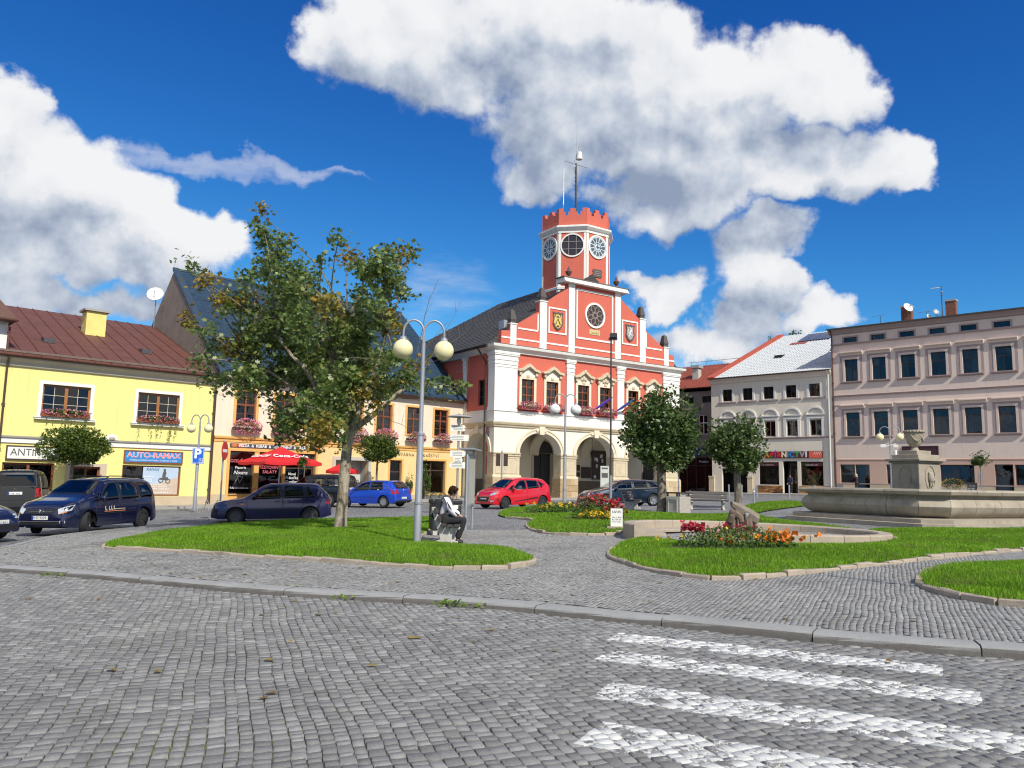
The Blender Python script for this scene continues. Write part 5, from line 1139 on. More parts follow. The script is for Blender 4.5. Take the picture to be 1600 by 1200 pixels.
for k, kind in ((4, 'clock'), (5, 'oculus'), (6, 'clock')):
 mb = MB(); mb.ring(arc(0, 19.93, .97, .97, 0, 360, 32)[:-1], arc(0, 19.93, .86, .86, 0, 360, 32)[:-1], -.09, .0); ringo = tpart('dial_frame', mb, k, WHITE, 40)
 if kind == 'clock':
  mb = MB(); mb.prism(arc(0, 19.93, .85, .85, 0, 360, 32)[:-1], -.05, .0); tpart('clock_face', mb, k, pm('clock_glass', (.12, .16, .19), .25, .1, 3))
  pale = pm('clock_pale', (.55, .62, .66), .4, .05, 3)
  mb = MB(); mb.ring(arc(0, 19.93, .4, .4, 0, 360, 24)[:-1], arc(0, 19.93, .34, .34, 0, 360, 24)[:-1], -.07, -.05); mb.ring(arc(0, 19.93, .84, .84, 0, 360, 28)[:-1], arc(0, 19.93, .76, .76, 0, 360, 28)[:-1], -.07, -.05)
  for h_ in range(12):
   a = R(30 * h_ + 15); c_, s_ = math.cos(a), math.sin(a); mb.prism([(c_ * .4 - s_ * .03, 19.93 + s_ * .4 + c_ * .03), (c_ * .4 + s_ * .03, 19.93 + s_ * .4 - c_ * .03), (c_ * .78 + s_ * .045, 19.93 + s_ * .78 - c_ * .045), (c_ * .78 - s_ * .045, 19.93 + s_ * .78 + c_ * .045)], -.068, -.05)
  mb.prism(arc(0, 19.93, .28, .28, 0, 360, 16)[:-1], -.06, -.05); tpart('dial_ring', mb, k, pale)
  mb = MB()
  for h_ in range(12):
   a = R(30 * h_); c_, s_ = math.cos(a), math.sin(a)
   for w_ in (-.045, .045): mb.prism([(c_ * .46 - s_ * (w_ + .02), 19.93 + s_ * .46 + c_ * (w_ + .02)), (c_ * .46 - s_ * (w_ - .02), 19.93 + s_ * .46 + c_ * (w_ - .02)), (c_ * .72 - s_ * (w_ * 1.6 - .02), 19.93 + s_ * .72 + c_ * (w_ * 1.6 - .02)), (c_ * .72 - s_ * (w_ * 1.6 + .02), 19.93 + s_ * .72 + c_ * (w_ * 1.6 + .02))], -.064, -.05)
  tpart('numerals', mb, k, TXD)
  for nm_, a_, L_, w_ in (('hour_hand', 92, .5, .05), ('minute_hand', -5, .72, .035)):
   mb = MB(); a = R(a_); c_, s_ = math.cos(a), math.sin(a); mb.prism([(-c_ * .15 - s_ * w_, 19.93 - s_ * .15 + c_ * w_), (-c_ * .15 + s_ * w_, 19.93 - s_ * .15 - c_ * w_), (c_ * L_, 19.93 + s_ * L_)], -.095, -.075); tpart(nm_, mb, k, TXD)
 else:
  mb = MB(); mb.prism(arc(0, 19.93, .85, .85, 0, 360, 32)[:-1], -.02, .0); tpart('oculus_pane', mb, k, MATS['dark_glass'])
  mb = MB()
  for q_ in (-.3, .3):
   L_ = math.sqrt(.84 ** 2 - q_ ** 2); mb.box(q_ - .02, q_ + .02, -.06, -.02, 19.93 - L_, 19.93 + L_); mb.box(-L_, L_, -.055, -.022, 19.93 + q_ - .02, 19.93 + q_ + .02)
  tpart('glazing_bar', mb, k, pm('grey_bar', (.3, .27, .25), .6))
mb = MB(); mb.prism([(-.5, 17.6), (-.38, 17.45), (.38, 17.45), (.5, 17.6), (.42, 17.78), (.5, 17.95), (.38, 18.1), (-.38, 18.1), (-.5, 17.95), (-.42, 17.78)], -.06, .0); pq_ = tpart('inscription_plaque', mb, 6, STD)
mb = MB()
for z_ in (17.62, 17.77, 17.92): mb.box(-.34, .34, -.07, -.06, z_ - .03, z_ + .03)
tpart('inscription', mb, 6, pm('plaque_lines', (.25, .2, .17), .7, .5, 30))
mast = thing('antenna_mast', 'tall dark antenna mast with cross arms on the clock tower', 'antenna', THO + Vector((math.cos(R(THA)) * 3.85 - math.sin(R(THA)) * 3.4, math.sin(R(THA)) * 3.85 + math.cos(R(THA)) * 3.4, 21.6)), R(THA))
mb = MB(); mb.tube([(0, 0, -.3), (0, 0, 6.4)], .075, 8); obj('pole', mb, pm('dark_steel', (.05, .05, .055), .5, .2, 5, metal=.4), mast, smooth=True)
mb = MB()
for k in range(14): mb.box(-.16, .16, -.02, .02, .8 + k * .36, .84 + k * .36)
obj('rungs', mb, MATS['dark_steel'], mast)['kind'] = 'stuff'
mb = MB(); mb.tube([(-1.2, 0, 6.3), (1.2, 0, 6.3)], .022, 6); mb.tube([(-1.2, 0, 6.15), (-1.2, 0, 6.45)], .025, 6); mb.tube([(1.2, 0, 6.15), (1.2, 0, 6.45)], .025, 6); mb.tube([(-.15, 0, 5.5), (-.2, 0, 6.0), (.1, 0, 6.3)], .05, 6); obj('cross_arm', mb, GREYM, mast)
mb = MB(); mb.lathe([(.0, 0), (.26, .02), (.22, .65), (.0, .65)], 14, (.25, -.1, 6.75)); obj('radio_drum', mb, WHITE, mast, smooth=40)
mb = MB(); mb.tube([(0, 0, 6.4), (.05, 0, 7.0), (.15, 0, 8.2)], .035, 6); mb.tube([(.05, 0, 7.5), (.07, 0, 10.2)], [.03, .012], 6); mb.tube([(-.2, 0, 6.5), (.3, 0, 8.0)], .02, 5); obj('whip_aerial', mb, GREYM, mast)
for i, (x_, y_) in enumerate(((-1.6, -1.2), (1.2, -1.6), (.4, 1.8))):
 mb = MB(); mb.tube([(0, 0, 2.2), (x_, y_, -.4)], .018, 5); obj('guy_wire', mb, GREYM, mast)
whip = thing('whip_antenna', 'thin pale whip aerial left of the tower mast', 'antenna', THO + Vector((math.cos(R(THA)) * 2.2 - math.sin(R(THA)) * 3.0, math.sin(R(THA)) * 2.2 + math.cos(R(THA)) * 3.0, 21.6)), R(THA))
mb = MB(); mb.tube([(0, 0, -.2), (0, 0, 2.4)], .03, 6); obj('pole', mb, GREYM, whip); mb = MB(); mb.tube([(.02, 0, 2.3), (.02, 0, 5.4)], .045, 6); obj('aerial', mb, WHITE, whip)
for i, (x_, c_, lb) in enumerate(((3.1, (.09, .03, .42), 'rolled purple flag on the town hall facade'), (5.3, (.03, .06, .3), 'furled blue flag behind the flag mast'), (5.9, (.5, .06, .03), 'furled red flag right of the flag mast'))):
 f_ = thing('flag', lb, 'flag', th.matrix_basis @ Vector((x_ - .3, -.3, 6.9)), R(THA))
 mb = MB(); mb.tube([(0, .3, -.3), (1.2, -.9, .9)], .025, 6); obj('flag_pole', mb, WHITE, f_)
 mb = MB(); mb.tube([(.15, .1, -.12), (.5, -.25, .2), (1.0, -.75, .72), (1.15, -.88, .85)], [.04, .1, .09, .03], 8); obj('cloth', mb, pm('flag_%d' % i, c_, .7, .1, 5), f_, smooth=True)
ln = thing('hanging_lantern', 'black lantern hanging in the middle arcade arch', 'lantern', th.matrix_basis @ Vector((4.85, 2.2, 3.2)), R(THA)); mb = MB(); mb.lathe([(.0, 0), (.1, .02), (.17, .35), (.2, .38), (.06, .55), (.0, .6)], 8); obj('lantern_body', mb, BLACK, ln); mb = MB(); mb.tube([(0, 0, .58), (0, 0, 1.75)], .012, 5); obj('chain', mb, BLACK, ln)


# ------------------------------------------------------------------ right row
RRA = -(90 - 47.89)
RRO = Vector((37.3, 60.4, B(37.3, 60.4)))
MAUVE = pm('mauve_wall', (.70, .565, .48), .88, .06, .7, .06, 50, streak=.18)
MAUVD = pm('mauve_trim', (.37, .285, .265), .85, .08, 2)
MAUVL = pm('mauve_light', (.62, .50, .43), .85, .06, 2)
TAUPE = pm('taupe_base', (.55, .37, .29), .88, .08, 1)
hr = house('mauve_house', 'three-storey mauve grey house with two rows of dark framed windows and attic hatches', RRO, RRA)
X0, X1, RD = -12.2, 12.0, 11.0
WC = [-10.53 + 2.288 * k for k in range(10)]
up_h = [(c - .55, c + .55, 9.7, 11.62) for c in WC]; lo_h = [(c - .57, c + .57, 4.92, 6.97) for c in WC]; at_h = [(c - .56, c + .56, 13.13, 13.57) for c in WC]
shop_h = [(-11.72, -10.5, .94, 2.5), (-10.46, -9.3, -.3, 2.5), (-7.95, -6.2, .9, 2.5), (-3.9, -1.5, .92, 2.48), (-.12, 1.1, -.2, 2.5), (1.22, 3.4, .92, 2.48), (4.4, 6.2, .92, 2.48), (7.5, 9.0, -.2, 2.5)]
mb = MB(); holes_wall(mb, X0, X1, 2.92, 14.0, up_h + lo_h + at_h, 0, .25); obj('front_wall', mb, MAUVE, hr)
mb = MB(); holes_wall(mb, X0, X1, .86, 2.92, [(a, b_, max(c, .86), d) for a, b_, c, d in shop_h], -.05, .3); obj('ground_floor_wall', mb, TAUPE, hr)
mb = MB(); holes_wall(mb, X0, X1, -.6, .86, [(a, b_, -.6, .86) for a, b_, c, d in shop_h if c < .8], -.1, .3); obj('plinth', mb, MATS['plinth_stone'], hr)
mb = MB(); mb.box(X0, X1, -.12, -.02, .83, .9); obj('plinth_cap', mb, MAUVD, hr)
shell(hr, X0, X1, RD, -.6, 14.2, MAUVE)
def run(name, prof, mat, h, x0, x1): mb = MB(); mb.prism(prof, x0, x1, 'yz'); return obj(name, mb, mat, h)
run('floor_moulding', [(0, 8.38), (-.1, 8.4), (-.14, 8.5), (0, 8.56)], MAUVD, hr, X0, X1); run('sill_moulding', [(0, 7.62), (-.05, 7.63), (-.05, 7.7), (0, 7.72)], MAUVL, hr, X0, X1)
run('attic_moulding', [(0, 12.93), (-.12, 12.96), (-.16, 13.03), (0, 13.08)], MAUVD, hr, X0, X1); run('base_moulding', [(-.05, 2.86), (-.09, 2.87), (-.09, 2.95), (0, 2.98)], TAUPE, hr, X0, X1)
run('cornice', [(0, 13.9), (-.15, 13.95), (-.2, 14.1), (-.42, 14.25), (-.42, 14.36), (0, 14.36)], MAUVD, hr, X0 - .15, X1)
BLKW = pm('black_frame', (.018, .016, .018), .45, .1, 4)
for i, c in enumerate(WC[:7]):
 for (z0, z1, m_, rows, cols, tag_) in ((9.7, 11.62, BLKW, (1.75, 1), 2, 'u'), (4.92, 6.97, WOODD, (1.9, .75), 1, 'l')):
  w_ = 1.1 if tag_ == 'u' else 1.14
  window(hr, c, z0, w_, z1 - z0, .12, m_, cols, rows, .08, .09)
  mb = MB(); q = .17; mb.ring([(c - w_ / 2 - q, z0 - .02), (c + w_ / 2 + q, z0 - .02), (c + w_ / 2 + q, z1 + q), (c - w_ / 2 - q, z1 + q)], [(c - w_ / 2, z0), (c + w_ / 2, z0), (c + w_ / 2, z1), (c - w_ / 2, z1)], -.05, .002); obj('window_surround', mb, MAUVL, hr)
  mb = MB(); mb.ring([(c - .94, z0 - .12), (c + .94, z0 - .12), (c + .94, z1 + .3), (c - .94, z1 + .3)], [(c - w_ / 2 - q, z0 - .02), (c + w_ / 2 + q, z0 - .02), (c + w_ / 2 + q, z1 + q), (c - w_ / 2 - q, z1 + q)], -.025, .002); obj('window_panel', mb, MAUVD, hr)
  mb = MB(); mb.prism([(0, z1 + .32), (-.08, z1 + .34), (-.1, z1 + .46), (-.28, z1 + .58), (-.28, z1 + .66), (0, z1 + .7)], c - .98, c + .98, 'yz'); obj('window_hood', mb, MAUVE, hr)
  mb = MB(); mb.prism([(0, z0 - .2), (-.12, z0 - .16), (-.2, z0 - .08), (-.2, z0 - .02), (0, z0)], c - .9, c + .9, 'yz'); obj('window_sill', mb, MAUVD, hr)
 window(hr, c, 13.13, 1.12, .44, .12, BLKW, 1 if i else 2, (1,), .04, .04, name='attic_window')
 mb = MB(); mb.ring([(c - .68, 13.06), (c + .68, 13.06), (c + .68, 13.68), (c - .68, 13.68)], [(c - .56, 13.13), (c + .56, 13.13), (c + .56, 13.57), (c - .56, 13.57)], -.05, .002); obj('attic_surround', mb, MAUVD, hr)
for (i, z, w_, h_) in ((0, 9.8, .95, 1.7), (1, 9.8, .4, 1.7), (2, 10.6, .95, .9), (4, 9.8, .95, 1.7), (5, 10.9, .9, .6), (1, 5.9, .95, .95), (3, 5.05, .3, 1.8), (6, 5.05, .9, 1.0)):
 mb = MB(); mb.box(WC[i] - .48, WC[i] - .48 + w_, .33, .34, z, z + h_); obj('curtain', mb, pm('dim_curtain', (.72, .70, .66), .9, .2, 6), hr)
for (i, z, w_, h_) in ((0, 5.05, .34, .5), (4, 5.05, .32, .75)):
 mb = MB(); mb.box(WC[i] - .42, WC[i] - .42 + w_, .26, .27, z, z + h_); obj('window_card', mb, CURT, hr)
for (a, b_, c, d) in shop_h: window(hr, (a + b_) / 2, max(c, -.3), b_ - a, d - max(c, -.3), .1, WOODD, 1 if b_ - a < 1.4 else 2, (1,), .07, .07, name='shop_window' if c > 0 else 'door')
for (a, b_, z0, z1) in ((-11.6, -10.6, 1.0, 2.42), (-10.2, -9.45, 1.0, 2.2), (-7.85, -7.2, 1.0, 2.3), (-3.82, -3.3, .98, 1.55), (.35, .6, 1.5, 1.75), (1.35, 2.2, .95, 1.5)):
 mb = MB(); mb.box(a, b_, .2, .21, z0, z1); obj('window_poster', mb, pm('shop_poster', (.50, .56, .62), .5, .25, 2.5), hr)
mb = MB(); mb.box(-6.6, -4.02, -.1, 0, 2.97, 3.93); mb.ring([(-6.66, 2.91), (-3.96, 2.91), (-3.96, 3.99), (-6.66, 3.99)], [(-6.6, 2.97), (-4.02, 2.97), (-4.02, 3.93), (-6.6, 3.93)], -.13, -.0); sg = obj('house_sign', mb, pm('maroon_sign', (.05, .014, .018), .5, .1, 3), hr)
text('8', .62, pm('brass', (.35, .22, .09), .4, metal=.6), sg, (-5.05, -.12, 3.42), FRONT, ext=.01)
mb = MB(); mb.box(-12.05, -11.5, -.14, -.1, .3, .75); obj('meter_box', mb, GREYM, hr)
RTOP = pm('grey_roof_sheet', (.14, .145, .14), .5, .2, 2, metal=.2)
mb = MB(); mb.add([(X0 - .2, -.5, 14.36), (X1, -.5, 14.36), (X1, 5.5, 15.6), (X0 - .2, 5.5, 15.6), (X1, 11.5, 14.36), (X0 - .2, 11.5, 14.36)], [(0, 1, 2, 3), (3, 2, 4, 5), (0, 3, 5), (1, 4, 2), (0, 5, 4, 1)]); roof = obj('roof', mb, RTOP, hr)
gutter(hr, X0 - .2, X1, -.55, 14.4, RTOP)
downpipe(hr, X0 + .1, -.1, -.2, 13.4, BROWNR, .055, [(X0 + .1, -.15, 13.8), (X0 + .1, -.5, 14.3)]);
def brick(name, c1, c2, mo, sc=4.0):
 mt, t, b = newmat(name); tcn = t.nodes.new('ShaderNodeTexCoord'); sp = t.nodes.new('ShaderNodeSeparateXYZ'); t.links.new(tcn.outputs['Object'], sp.inputs[0]); cbn = t.nodes.new('ShaderNodeCombineXYZ')
 t.links.new(mth(t, 'ADD', sp.outputs[0], sp.outputs[1]), cbn.inputs[0]); t.links.new(sp.outputs[2], cbn.inputs[1])
 br = t.nodes.new('ShaderNodeTexBrick'); t.links.new(cbn.outputs[0], br.inputs['Vector']); br.inputs['Scale'].default_value = sc; br.inputs['Color1'].default_value = (*c1, 1); br.inputs['Color2'].default_value = (*c2, 1); br.inputs['Mortar'].default_value = (*mo, 1); br.inputs['Mortar Size'].default_value = .02; br.inputs['Brick Width'].default_value = 1.0; br.inputs['Row Height'].default_value = .3
 t.links.new(br.outputs[0], b.inputs['Base Color']); b.inputs['Roughness'].default_value = .85
 bn = t.nodes.new('ShaderNodeBump'); bn.inputs['Distance'].default_value = .02; bn.inputs['Strength'].default_value = .6; bn.invert = True; t.links.new(br.outputs['Fac'], bn.inputs['Height']); t.links.new(bn.outputs[0], b.inputs['Normal']); return mt
BRK = brick('chimney_brick', (.25, .08, .045), (.15, .05, .035), (.3, .25, .2))
for (a, b_, z1, y_) in ((-6.55, -5.75, 15.95, .8), (-3.1, -2.35, 15.95, .6)):
 mb = MB(); mb.box(a, b_, y_, y_ + .7, 14.3, z1 - .14); ch = obj('chimney', mb, BRK, roof); mb = MB(); mb.box(a - .05, b_ + .05, y_ - .05, y_ + .75, z1 - .14, z1); obj('cap', mb, GRAN, ch)
def local(hs, x, y, z): return hs.matrix_basis @ Vector((x, y, z))
d_ = thing('satellite_dish', 'large white dish mounted on the left brick chimney', 'satellite dish', local(hr, -5.95, .6, 15.2), R(RRA)); dish_parts(d_, .42, .45, 55)
d_ = thing('satellite_dish', 'small grey dish on the aerial pole by the right brick chimney', 'satellite dish', local(hr, -3.75, .3, 14.5), R(RRA)); dish_parts(d_, .28, .45, 50, ZINC)
d_ = thing('satellite_dish', 'small white dish low on the roof edge between the chimneys', 'satellite dish', local(hr, -4.25, .2, 14.35), R(RRA)); dish_parts(d_, .24, .25, 60)
d_ = thing('roof_aerial', 'tall aerial pole with white bar beside the right brick chimney', 'antenna', local(hr, -3.28, .35, 14.4), R(RRA)); mb = MB(); mb.tube([(0, 0, 0), (0, 0, 2.7)], .035, 6); obj('pole', mb, MATS['dark_steel'], d_); mb = MB(); mb.tube([(-.75, 0, 2.6), (0, 0, 2.6)], .03, 6); obj('bar', mb, WHITE, d_); mb = MB(); mb.box(-.2, .15, -.03, .03, 1.9, 1.95); mb.ball((0, 0, 2.2), .09); mb.tube([(-.4, 0, .3), (0, 0, .3)], .025, 6); obj('bracket', mb, GREYM, d_)
for i, (x_, lb) in enumerate(((-8.1, 'thin yagi aerial on the mauve roof left of the chimneys'), (-4.45, 'small yagi aerial beside the low white dish'))):
 d_ = thing('roof_aerial', lb, 'antenna', local(hr, x_, .4, 14.5), R(RRA)); h_ = .75 - .15 * i; mb = MB(); mb.tube([(0, 0, 0), (0, 0, h_)], .02, 5); obj('pole', mb, MATS['dark_steel'], d_); mb = MB(); mb.tube([(-.7, 0, h_), (.35, 0, h_ + .05)], .014, 5)
 for k in range(6): mb.tube([(-.6 + k * .18, -.15, h_ + .01), (-.6 + k * .18, .15, h_ + .01)], .009, 4); mb.tube([(-.6 + k * .18, 0, h_ - .1), (-.6 + k * .18, 0, h_ + .12)], .009, 4)
 obj('elements', mb, GREYM, d_)

STONEW = pm('stone_grey_wall', (.74, .66, .54), .9, .07, .7, .08, 50, streak=.2, stain=.08)
hp = house('paper_shop_house', 'grey beige house with arched window heads and pale corrugated roof', RRO, RRA)
X0, X1 = -23.9, -12.25; PD = 16.5
uw = [-22.2, -20.12, -18.05, -15.92, -13.78]; lw_ = [-22.2, -20.12, -17.97, -15.9, -13.76]
sh = [(-19.12, -17.22, .66, 2.72), (-16.85, -15.5, -.4, 2.8), (-15.2, -13.2, .62, 2.76), (-22.87, -20.25, -.5, 2.13)]
mb = MB(); holes_wall(mb, X0, X1, -.5, 10.5, [(c - .48, c + .48, 8.58, 9.72) for c in uw] + [(c - .52, c + .52, 5.06, 6.5) for c in lw_] + sh, 0, .25); obj('front_wall', mb, STONEW, hp)
shell(hp, X0, X1, PD, -.5, 10.7, STONEW)
mb = MB(); mb.box(-22.87, -20.25, 1.8, 1.9, -.5, 2.2); obj('passage_back', mb, DARK, hp)
TRW = pm('trim_white', (.70, .68, .64), .8, .08, 2)
for c in uw:
 window(hp, c, 8.58, .96, 1.14, .1, BLKW, 2, (1,), .06, .06)
 for s_ in (-1, 1): mb = MB(); mb.box(c + s_ * .6 - .1, c + s_ * .6 + .1, -.06, 0, 8.5, 9.8); obj('window_pilaster', mb, TRW, hp)
 mb = MB(); mb.box(c - .95, c + .95, -.1, .0, 8.38, 8.5); obj('window_sill', mb, MAUVD, hp)
for c in lw_:
 window(hp, c, 5.06, 1.04, 1.44, .1, pm('olive_frame', (.30, .28, .22), .6), 2, (1,), .07, .07)
 for s_ in (-1, 1): mb = MB(); mb.box(c + s_ * .66 - .12, c + s_ * .66 + .12, -.07, 0, 5.0, 6.6); obj('window_pilaster', mb, TRW, hp)
 mb = MB(); mb.box(c - .78, c + .78, -.08, 0, 6.6, 6.78); mb.box(c - .88, c + .88, -.14, 0, 6.9, 7.0); mb.strip(arc(c, 7.0, .82, .66, 180, 0, 16), arc(c, 7.0, .68, .52, 180, 0, 16), -.12, 0); mb.strip(arc(c, 7.0, .42, .32, 180, 0, 10), arc(c, 7.0, .36, .26, 180, 0, 10), -.05, 0); obj('window_arch', mb, TRW, hp, smooth=30)
run('ledge', [(0, 4.82), (-.08, 4.85), (-.12, 4.96), (0, 5.02)], MAUVD, hp, X0, X1); run('cornice', [(0, 10.3), (-.1, 10.35), (-.15, 10.55), (-.35, 10.7), (-.35, 10.8), (0, 10.8)], STONEW, hp, X0 - .1, X1)
mb = MB(); mb.box(-13.05, X1, -.04, .0, -.5, 8.3); obj('corner_strip', mb, STONEW, hp)
window(hp, -18.17, .66, 1.9, 2.06, .08, BLKW, 1, (1,), .07, .05, name='shop_window'); window(hp, -14.2, .62, 2.0, 2.14, .08, BLKW, 1, (1,), .07, .05, name='shop_window'); window(hp, -16.1, -.3, 1.2, 3.0, .9, BLKW, 1, (2.4, .6), .07, .05, name='door')
OBR = brick('orange_tile', (.52, .25, .07), (.12, .05, .03), (.2, .12, .06), 2.4)
for a, b_ in ((-19.3, -16.9), (-15.35, -12.4)): mb = MB(); mb.box(a, b_, -.08, -.02, -.45, .58); obj('tiled_plinth', mb, OBR, hp)
for i, (a, b_) in enumerate(((-19.1, -17.24), (-15.18, -13.22))):
 mb = MB(); mb.box(a + .07, b_ - .07, .1, .11, 2.35, 2.66); o = obj('window_banner', mb, pm('red_banner', (.12, .02, .02), .5), hp); scrib(TXW, o, a + .2, b_ - .5, 2.5, .14, .095, 7 + i)
r_ = random.Random(3)
for i in range(11):
 a = r_.choice((-18.9, -15.0)) + r_.uniform(0, 1.4); z_ = r_.uniform(.75, 1.8); mb = MB(); mb.box(a, a + r_.uniform(.18, .4), .35 + i * .01, .36 + i * .01, z_, z_ + r_.uniform(.2, .5)); obj('display_item', mb, pm('goods_%d' % (i % 5), [(.4, .5, .55), (.55, .5, .3), (.15, .35, .3), (.5, .25, .3), (.6, .6, .58)][i % 5], .6, .2, 5), hp)
sg = signboard('long multicoloured sign reading PAPÍRNICTVÍ over the stationery shop', hp, -19.1, -13.18, 3.07, 3.68, pm('sign_dark_red', (.10, .02, .02), .5, .1, 2), None, -.03, .06)
cols = [(.78, .78, .74), (.80, .24, .02), (.68, .02, .02), (.50, .03, .30), (.68, .02, .02), (.76, .74, .55), (.03, .32, .34), (.02, .20, .65), (.03, .35, .08), (.36, .34, .36), (.75, .74, .72)]
x_ = -2.9
for q_, (ch_, col) in enumerate(zip('PAPÍRNICTVÍ', cols)):
 w_ = .25 if ch_ in 'IÍ' else .47; text(ch_, .66, pm('sign_letter_%d' % q_, col, .5, 0), sg, (x_ + w_ / 2, -.064, .3), FRONT, bold=.03); x_ += w_
mb = MB(); mb.box(1.75, 2.9, -.068, -.06, .02, .59); obj('orange_field', mb, pm('orange_field', (.72, .12, .06), .5, 0), sg)
mb = MB()
for k in range(4): mb.tube([(2.15 + k * .17, -.075, .3), (2.3 + k * .17, -.075, .55)], .018, 4)
obj('stroke_mark', mb, TXW, sg)
CORR = pm('pale_corrugated', (.55, .56, .56), .5, .12, 1.5, stain=.15)
ez, rz_ = 10.85, 17.6
mb = MB(); mb.add([(X0 - .1, -.4, ez), (X1, -.4, ez), (X1, PD, rz_), (X0 - .1, PD, rz_), (X1, 2 * PD, ez), (X0 - .1, 2 * PD, ez)], [(0, 1, 2, 3), (3, 2, 4, 5), (0, 3, 5), (1, 4, 2)]); roof = obj('roof', mb, CORR, hp)
mb = MB(); sl_ = (rz_ - ez) / (PD + .4); x_ = X0 + .6
while x_ < X1 - .1:
 mb.add([(x_ - .035, -.4, ez + .005), (x_ + .035, -.4, ez + .005), (x_, -.4, ez + .055), (x_ - .035, PD, rz_ + .005), (x_ + .035, PD, rz_ + .005), (x_, PD, rz_ + .055)], [(0, 1, 2), (0, 2, 5, 3), (2, 1, 4, 5)]); x_ += .3
for k in range(26):
 y_ = -.3 + k * .65; z_ = ez + sl_ * (y_ + .4); mb.box(X0 + .6, X1, y_ - .02, y_ + .02, z_, z_ + .03)
o = obj('roof_ribs', mb, CORR, roof); o['kind'] = 'stuff'
mb = MB(); mb.prism([(-.5, ez - .1), (PD, rz_), (PD, rz_ + .22), (-.5, ez + .14)], X0 - .2, X0 + .55, 'yz'); obj('verge', mb, pm('red_verge', (.45, .085, .04), .6, .15, 2), roof)
SOL = pm('solar_glass', (.012, .025, .07), .12, .1, 2)
for k in range(4):
 a = X1 - 7.9 + k * .86; ya, yb = 12.2, 15.6; mb = MB(); mb.add([(a, ya, ez + sl_ * (ya + .4) + .12), (a + .82, ya, ez + sl_ * (ya + .4) + .12), (a + .82, yb, ez + sl_ * (yb + .4) + .12), (a, yb, ez + sl_ * (yb + .4) + .12)], [(0, 1, 2, 3)]); mb.add([(v[0], v[1], v[2] - .06) for v in mb.v], [(3, 2, 1, 0)]); obj('solar_panel', mb, SOL, roof)
for (x_, y_) in ((-19.5, 6.0), (-14.2, 6.8)): mb = MB(); z_ = ez + sl_ * (y_ + .4); mb.prism([(y_ - .3, z_ - .1), (y_ + .4, z_ + .2), (y_ + .4, z_ + .32), (y_ - .3, z_ + .2)], x_ - .4, x_ + .4, 'yz'); obj('roof_hatch', mb, BLKW, roof)
mb = MB(); y_ = 11.2; z_ = ez + sl_ * (y_ + .4) + .03; mb.add([(-20.6, y_, z_), (-18.9, y_, z_), (-18.9, y_ + .8, z_ + sl_ * .8), (-20.6, y_ + .8, z_ + sl_ * .8), (-20.6, y_, z_ + .05), (-18.9, y_, z_ + .05), (-18.9, y_ + .8, z_ + sl_ * .8 + .05), (-20.6, y_ + .8, z_ + sl_ * .8 + .05)], [(4, 5, 6, 7), (0, 1, 5, 4), (1, 2, 6, 5), (2, 3, 7, 6), (3, 0, 4, 7)]); obj('red_patch', mb, pm('red_patch', (.3, .07, .06), .7, .15, 3), roof)
gutter(hp, X0 - .1, X1, -.45, ez, BROWNR); downpipe(hp, -12.5, -.14, -.3, 10.2, TRW, .07, [(-12.5, -.2, 10.5), (-12.5, -.45, 10.8)])
for a, b_ in ((X0 - .3, X0 + .25), (-20.25, -19.75)): mb = MB(); mb.box(a, b_, -.12, .4, -.5, 1.25); mb.box(a - .04, b_ + .04, -.15, .43, 1.25, 1.4); obj('passage_pier', mb, SAND, hp)
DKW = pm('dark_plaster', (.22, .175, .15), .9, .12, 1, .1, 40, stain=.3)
hd = house('shaded_house', 'shaded brown house with rust red roof between town hall and stationery shop', RRO + Vector((-math.sin(R(RRA)) * 5, math.cos(R(RRA)) * 5, 0)), RRA)
X0d, X1d = -36, -23.9
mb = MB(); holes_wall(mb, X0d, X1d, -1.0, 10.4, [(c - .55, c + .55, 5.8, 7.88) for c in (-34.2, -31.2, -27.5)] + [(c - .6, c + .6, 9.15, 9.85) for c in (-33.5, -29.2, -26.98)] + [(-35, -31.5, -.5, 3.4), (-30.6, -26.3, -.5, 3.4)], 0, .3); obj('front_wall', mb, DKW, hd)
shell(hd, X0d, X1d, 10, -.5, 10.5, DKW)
for c in (-34.2, -31.2, -27.5): window(hd, c, 5.8, 1.1, 2.08, .1, TRW, 2, (1.5, 1), .08, .08)
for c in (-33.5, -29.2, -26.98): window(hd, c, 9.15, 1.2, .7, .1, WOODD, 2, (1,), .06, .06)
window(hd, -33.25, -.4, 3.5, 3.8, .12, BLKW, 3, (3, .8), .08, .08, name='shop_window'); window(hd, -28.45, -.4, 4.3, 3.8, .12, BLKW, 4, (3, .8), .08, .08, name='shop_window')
sg = signboard('navy fascia with orange letters on the shaded shop between the round trees', hd, -30.6, -26.3, 3.5, 4.4, pm('navy_board', (.012, .022, .10), .5, .1, 2), None, -.02, .1); text('oss', .55, pm('orange_letter', (.6, .12, .05), .5, 0), sg, (.75, -.105, .5), FRONT); text('Prodejna', .3, TXW, sg, (1.0, -.02, -.55), FRONT)
sg = signboard('navy fascia seen through the right arcade arch', hd, -35.2, -31.3, 3.4, 4.3, MATS['navy_board'], None, -.02, .1); scrib(TXW, sg, -1, 1, -.5, .2, -.02, 6)
RUST = pm('rust_roof', (.25, .055, .032), .7, .3, 1.0, .15, 8, stain=.3)
mb = MB(); mb.add([(X0d - 8, -.5, 10.75), (X1d + .4, -.5, 10.75), (X1d + .4, 5.2, 14.0), (X0d - 8, 5.2, 14.0), (X1d + .4, 10.9, 10.75), (X0d - 8, 10.9, 10.75)], [(0, 1, 2, 3), (3, 2, 4, 5), (0, 3, 5), (1, 4, 2), (0, 5, 4, 1)]); roof = obj('roof', mb, RUST, hd)
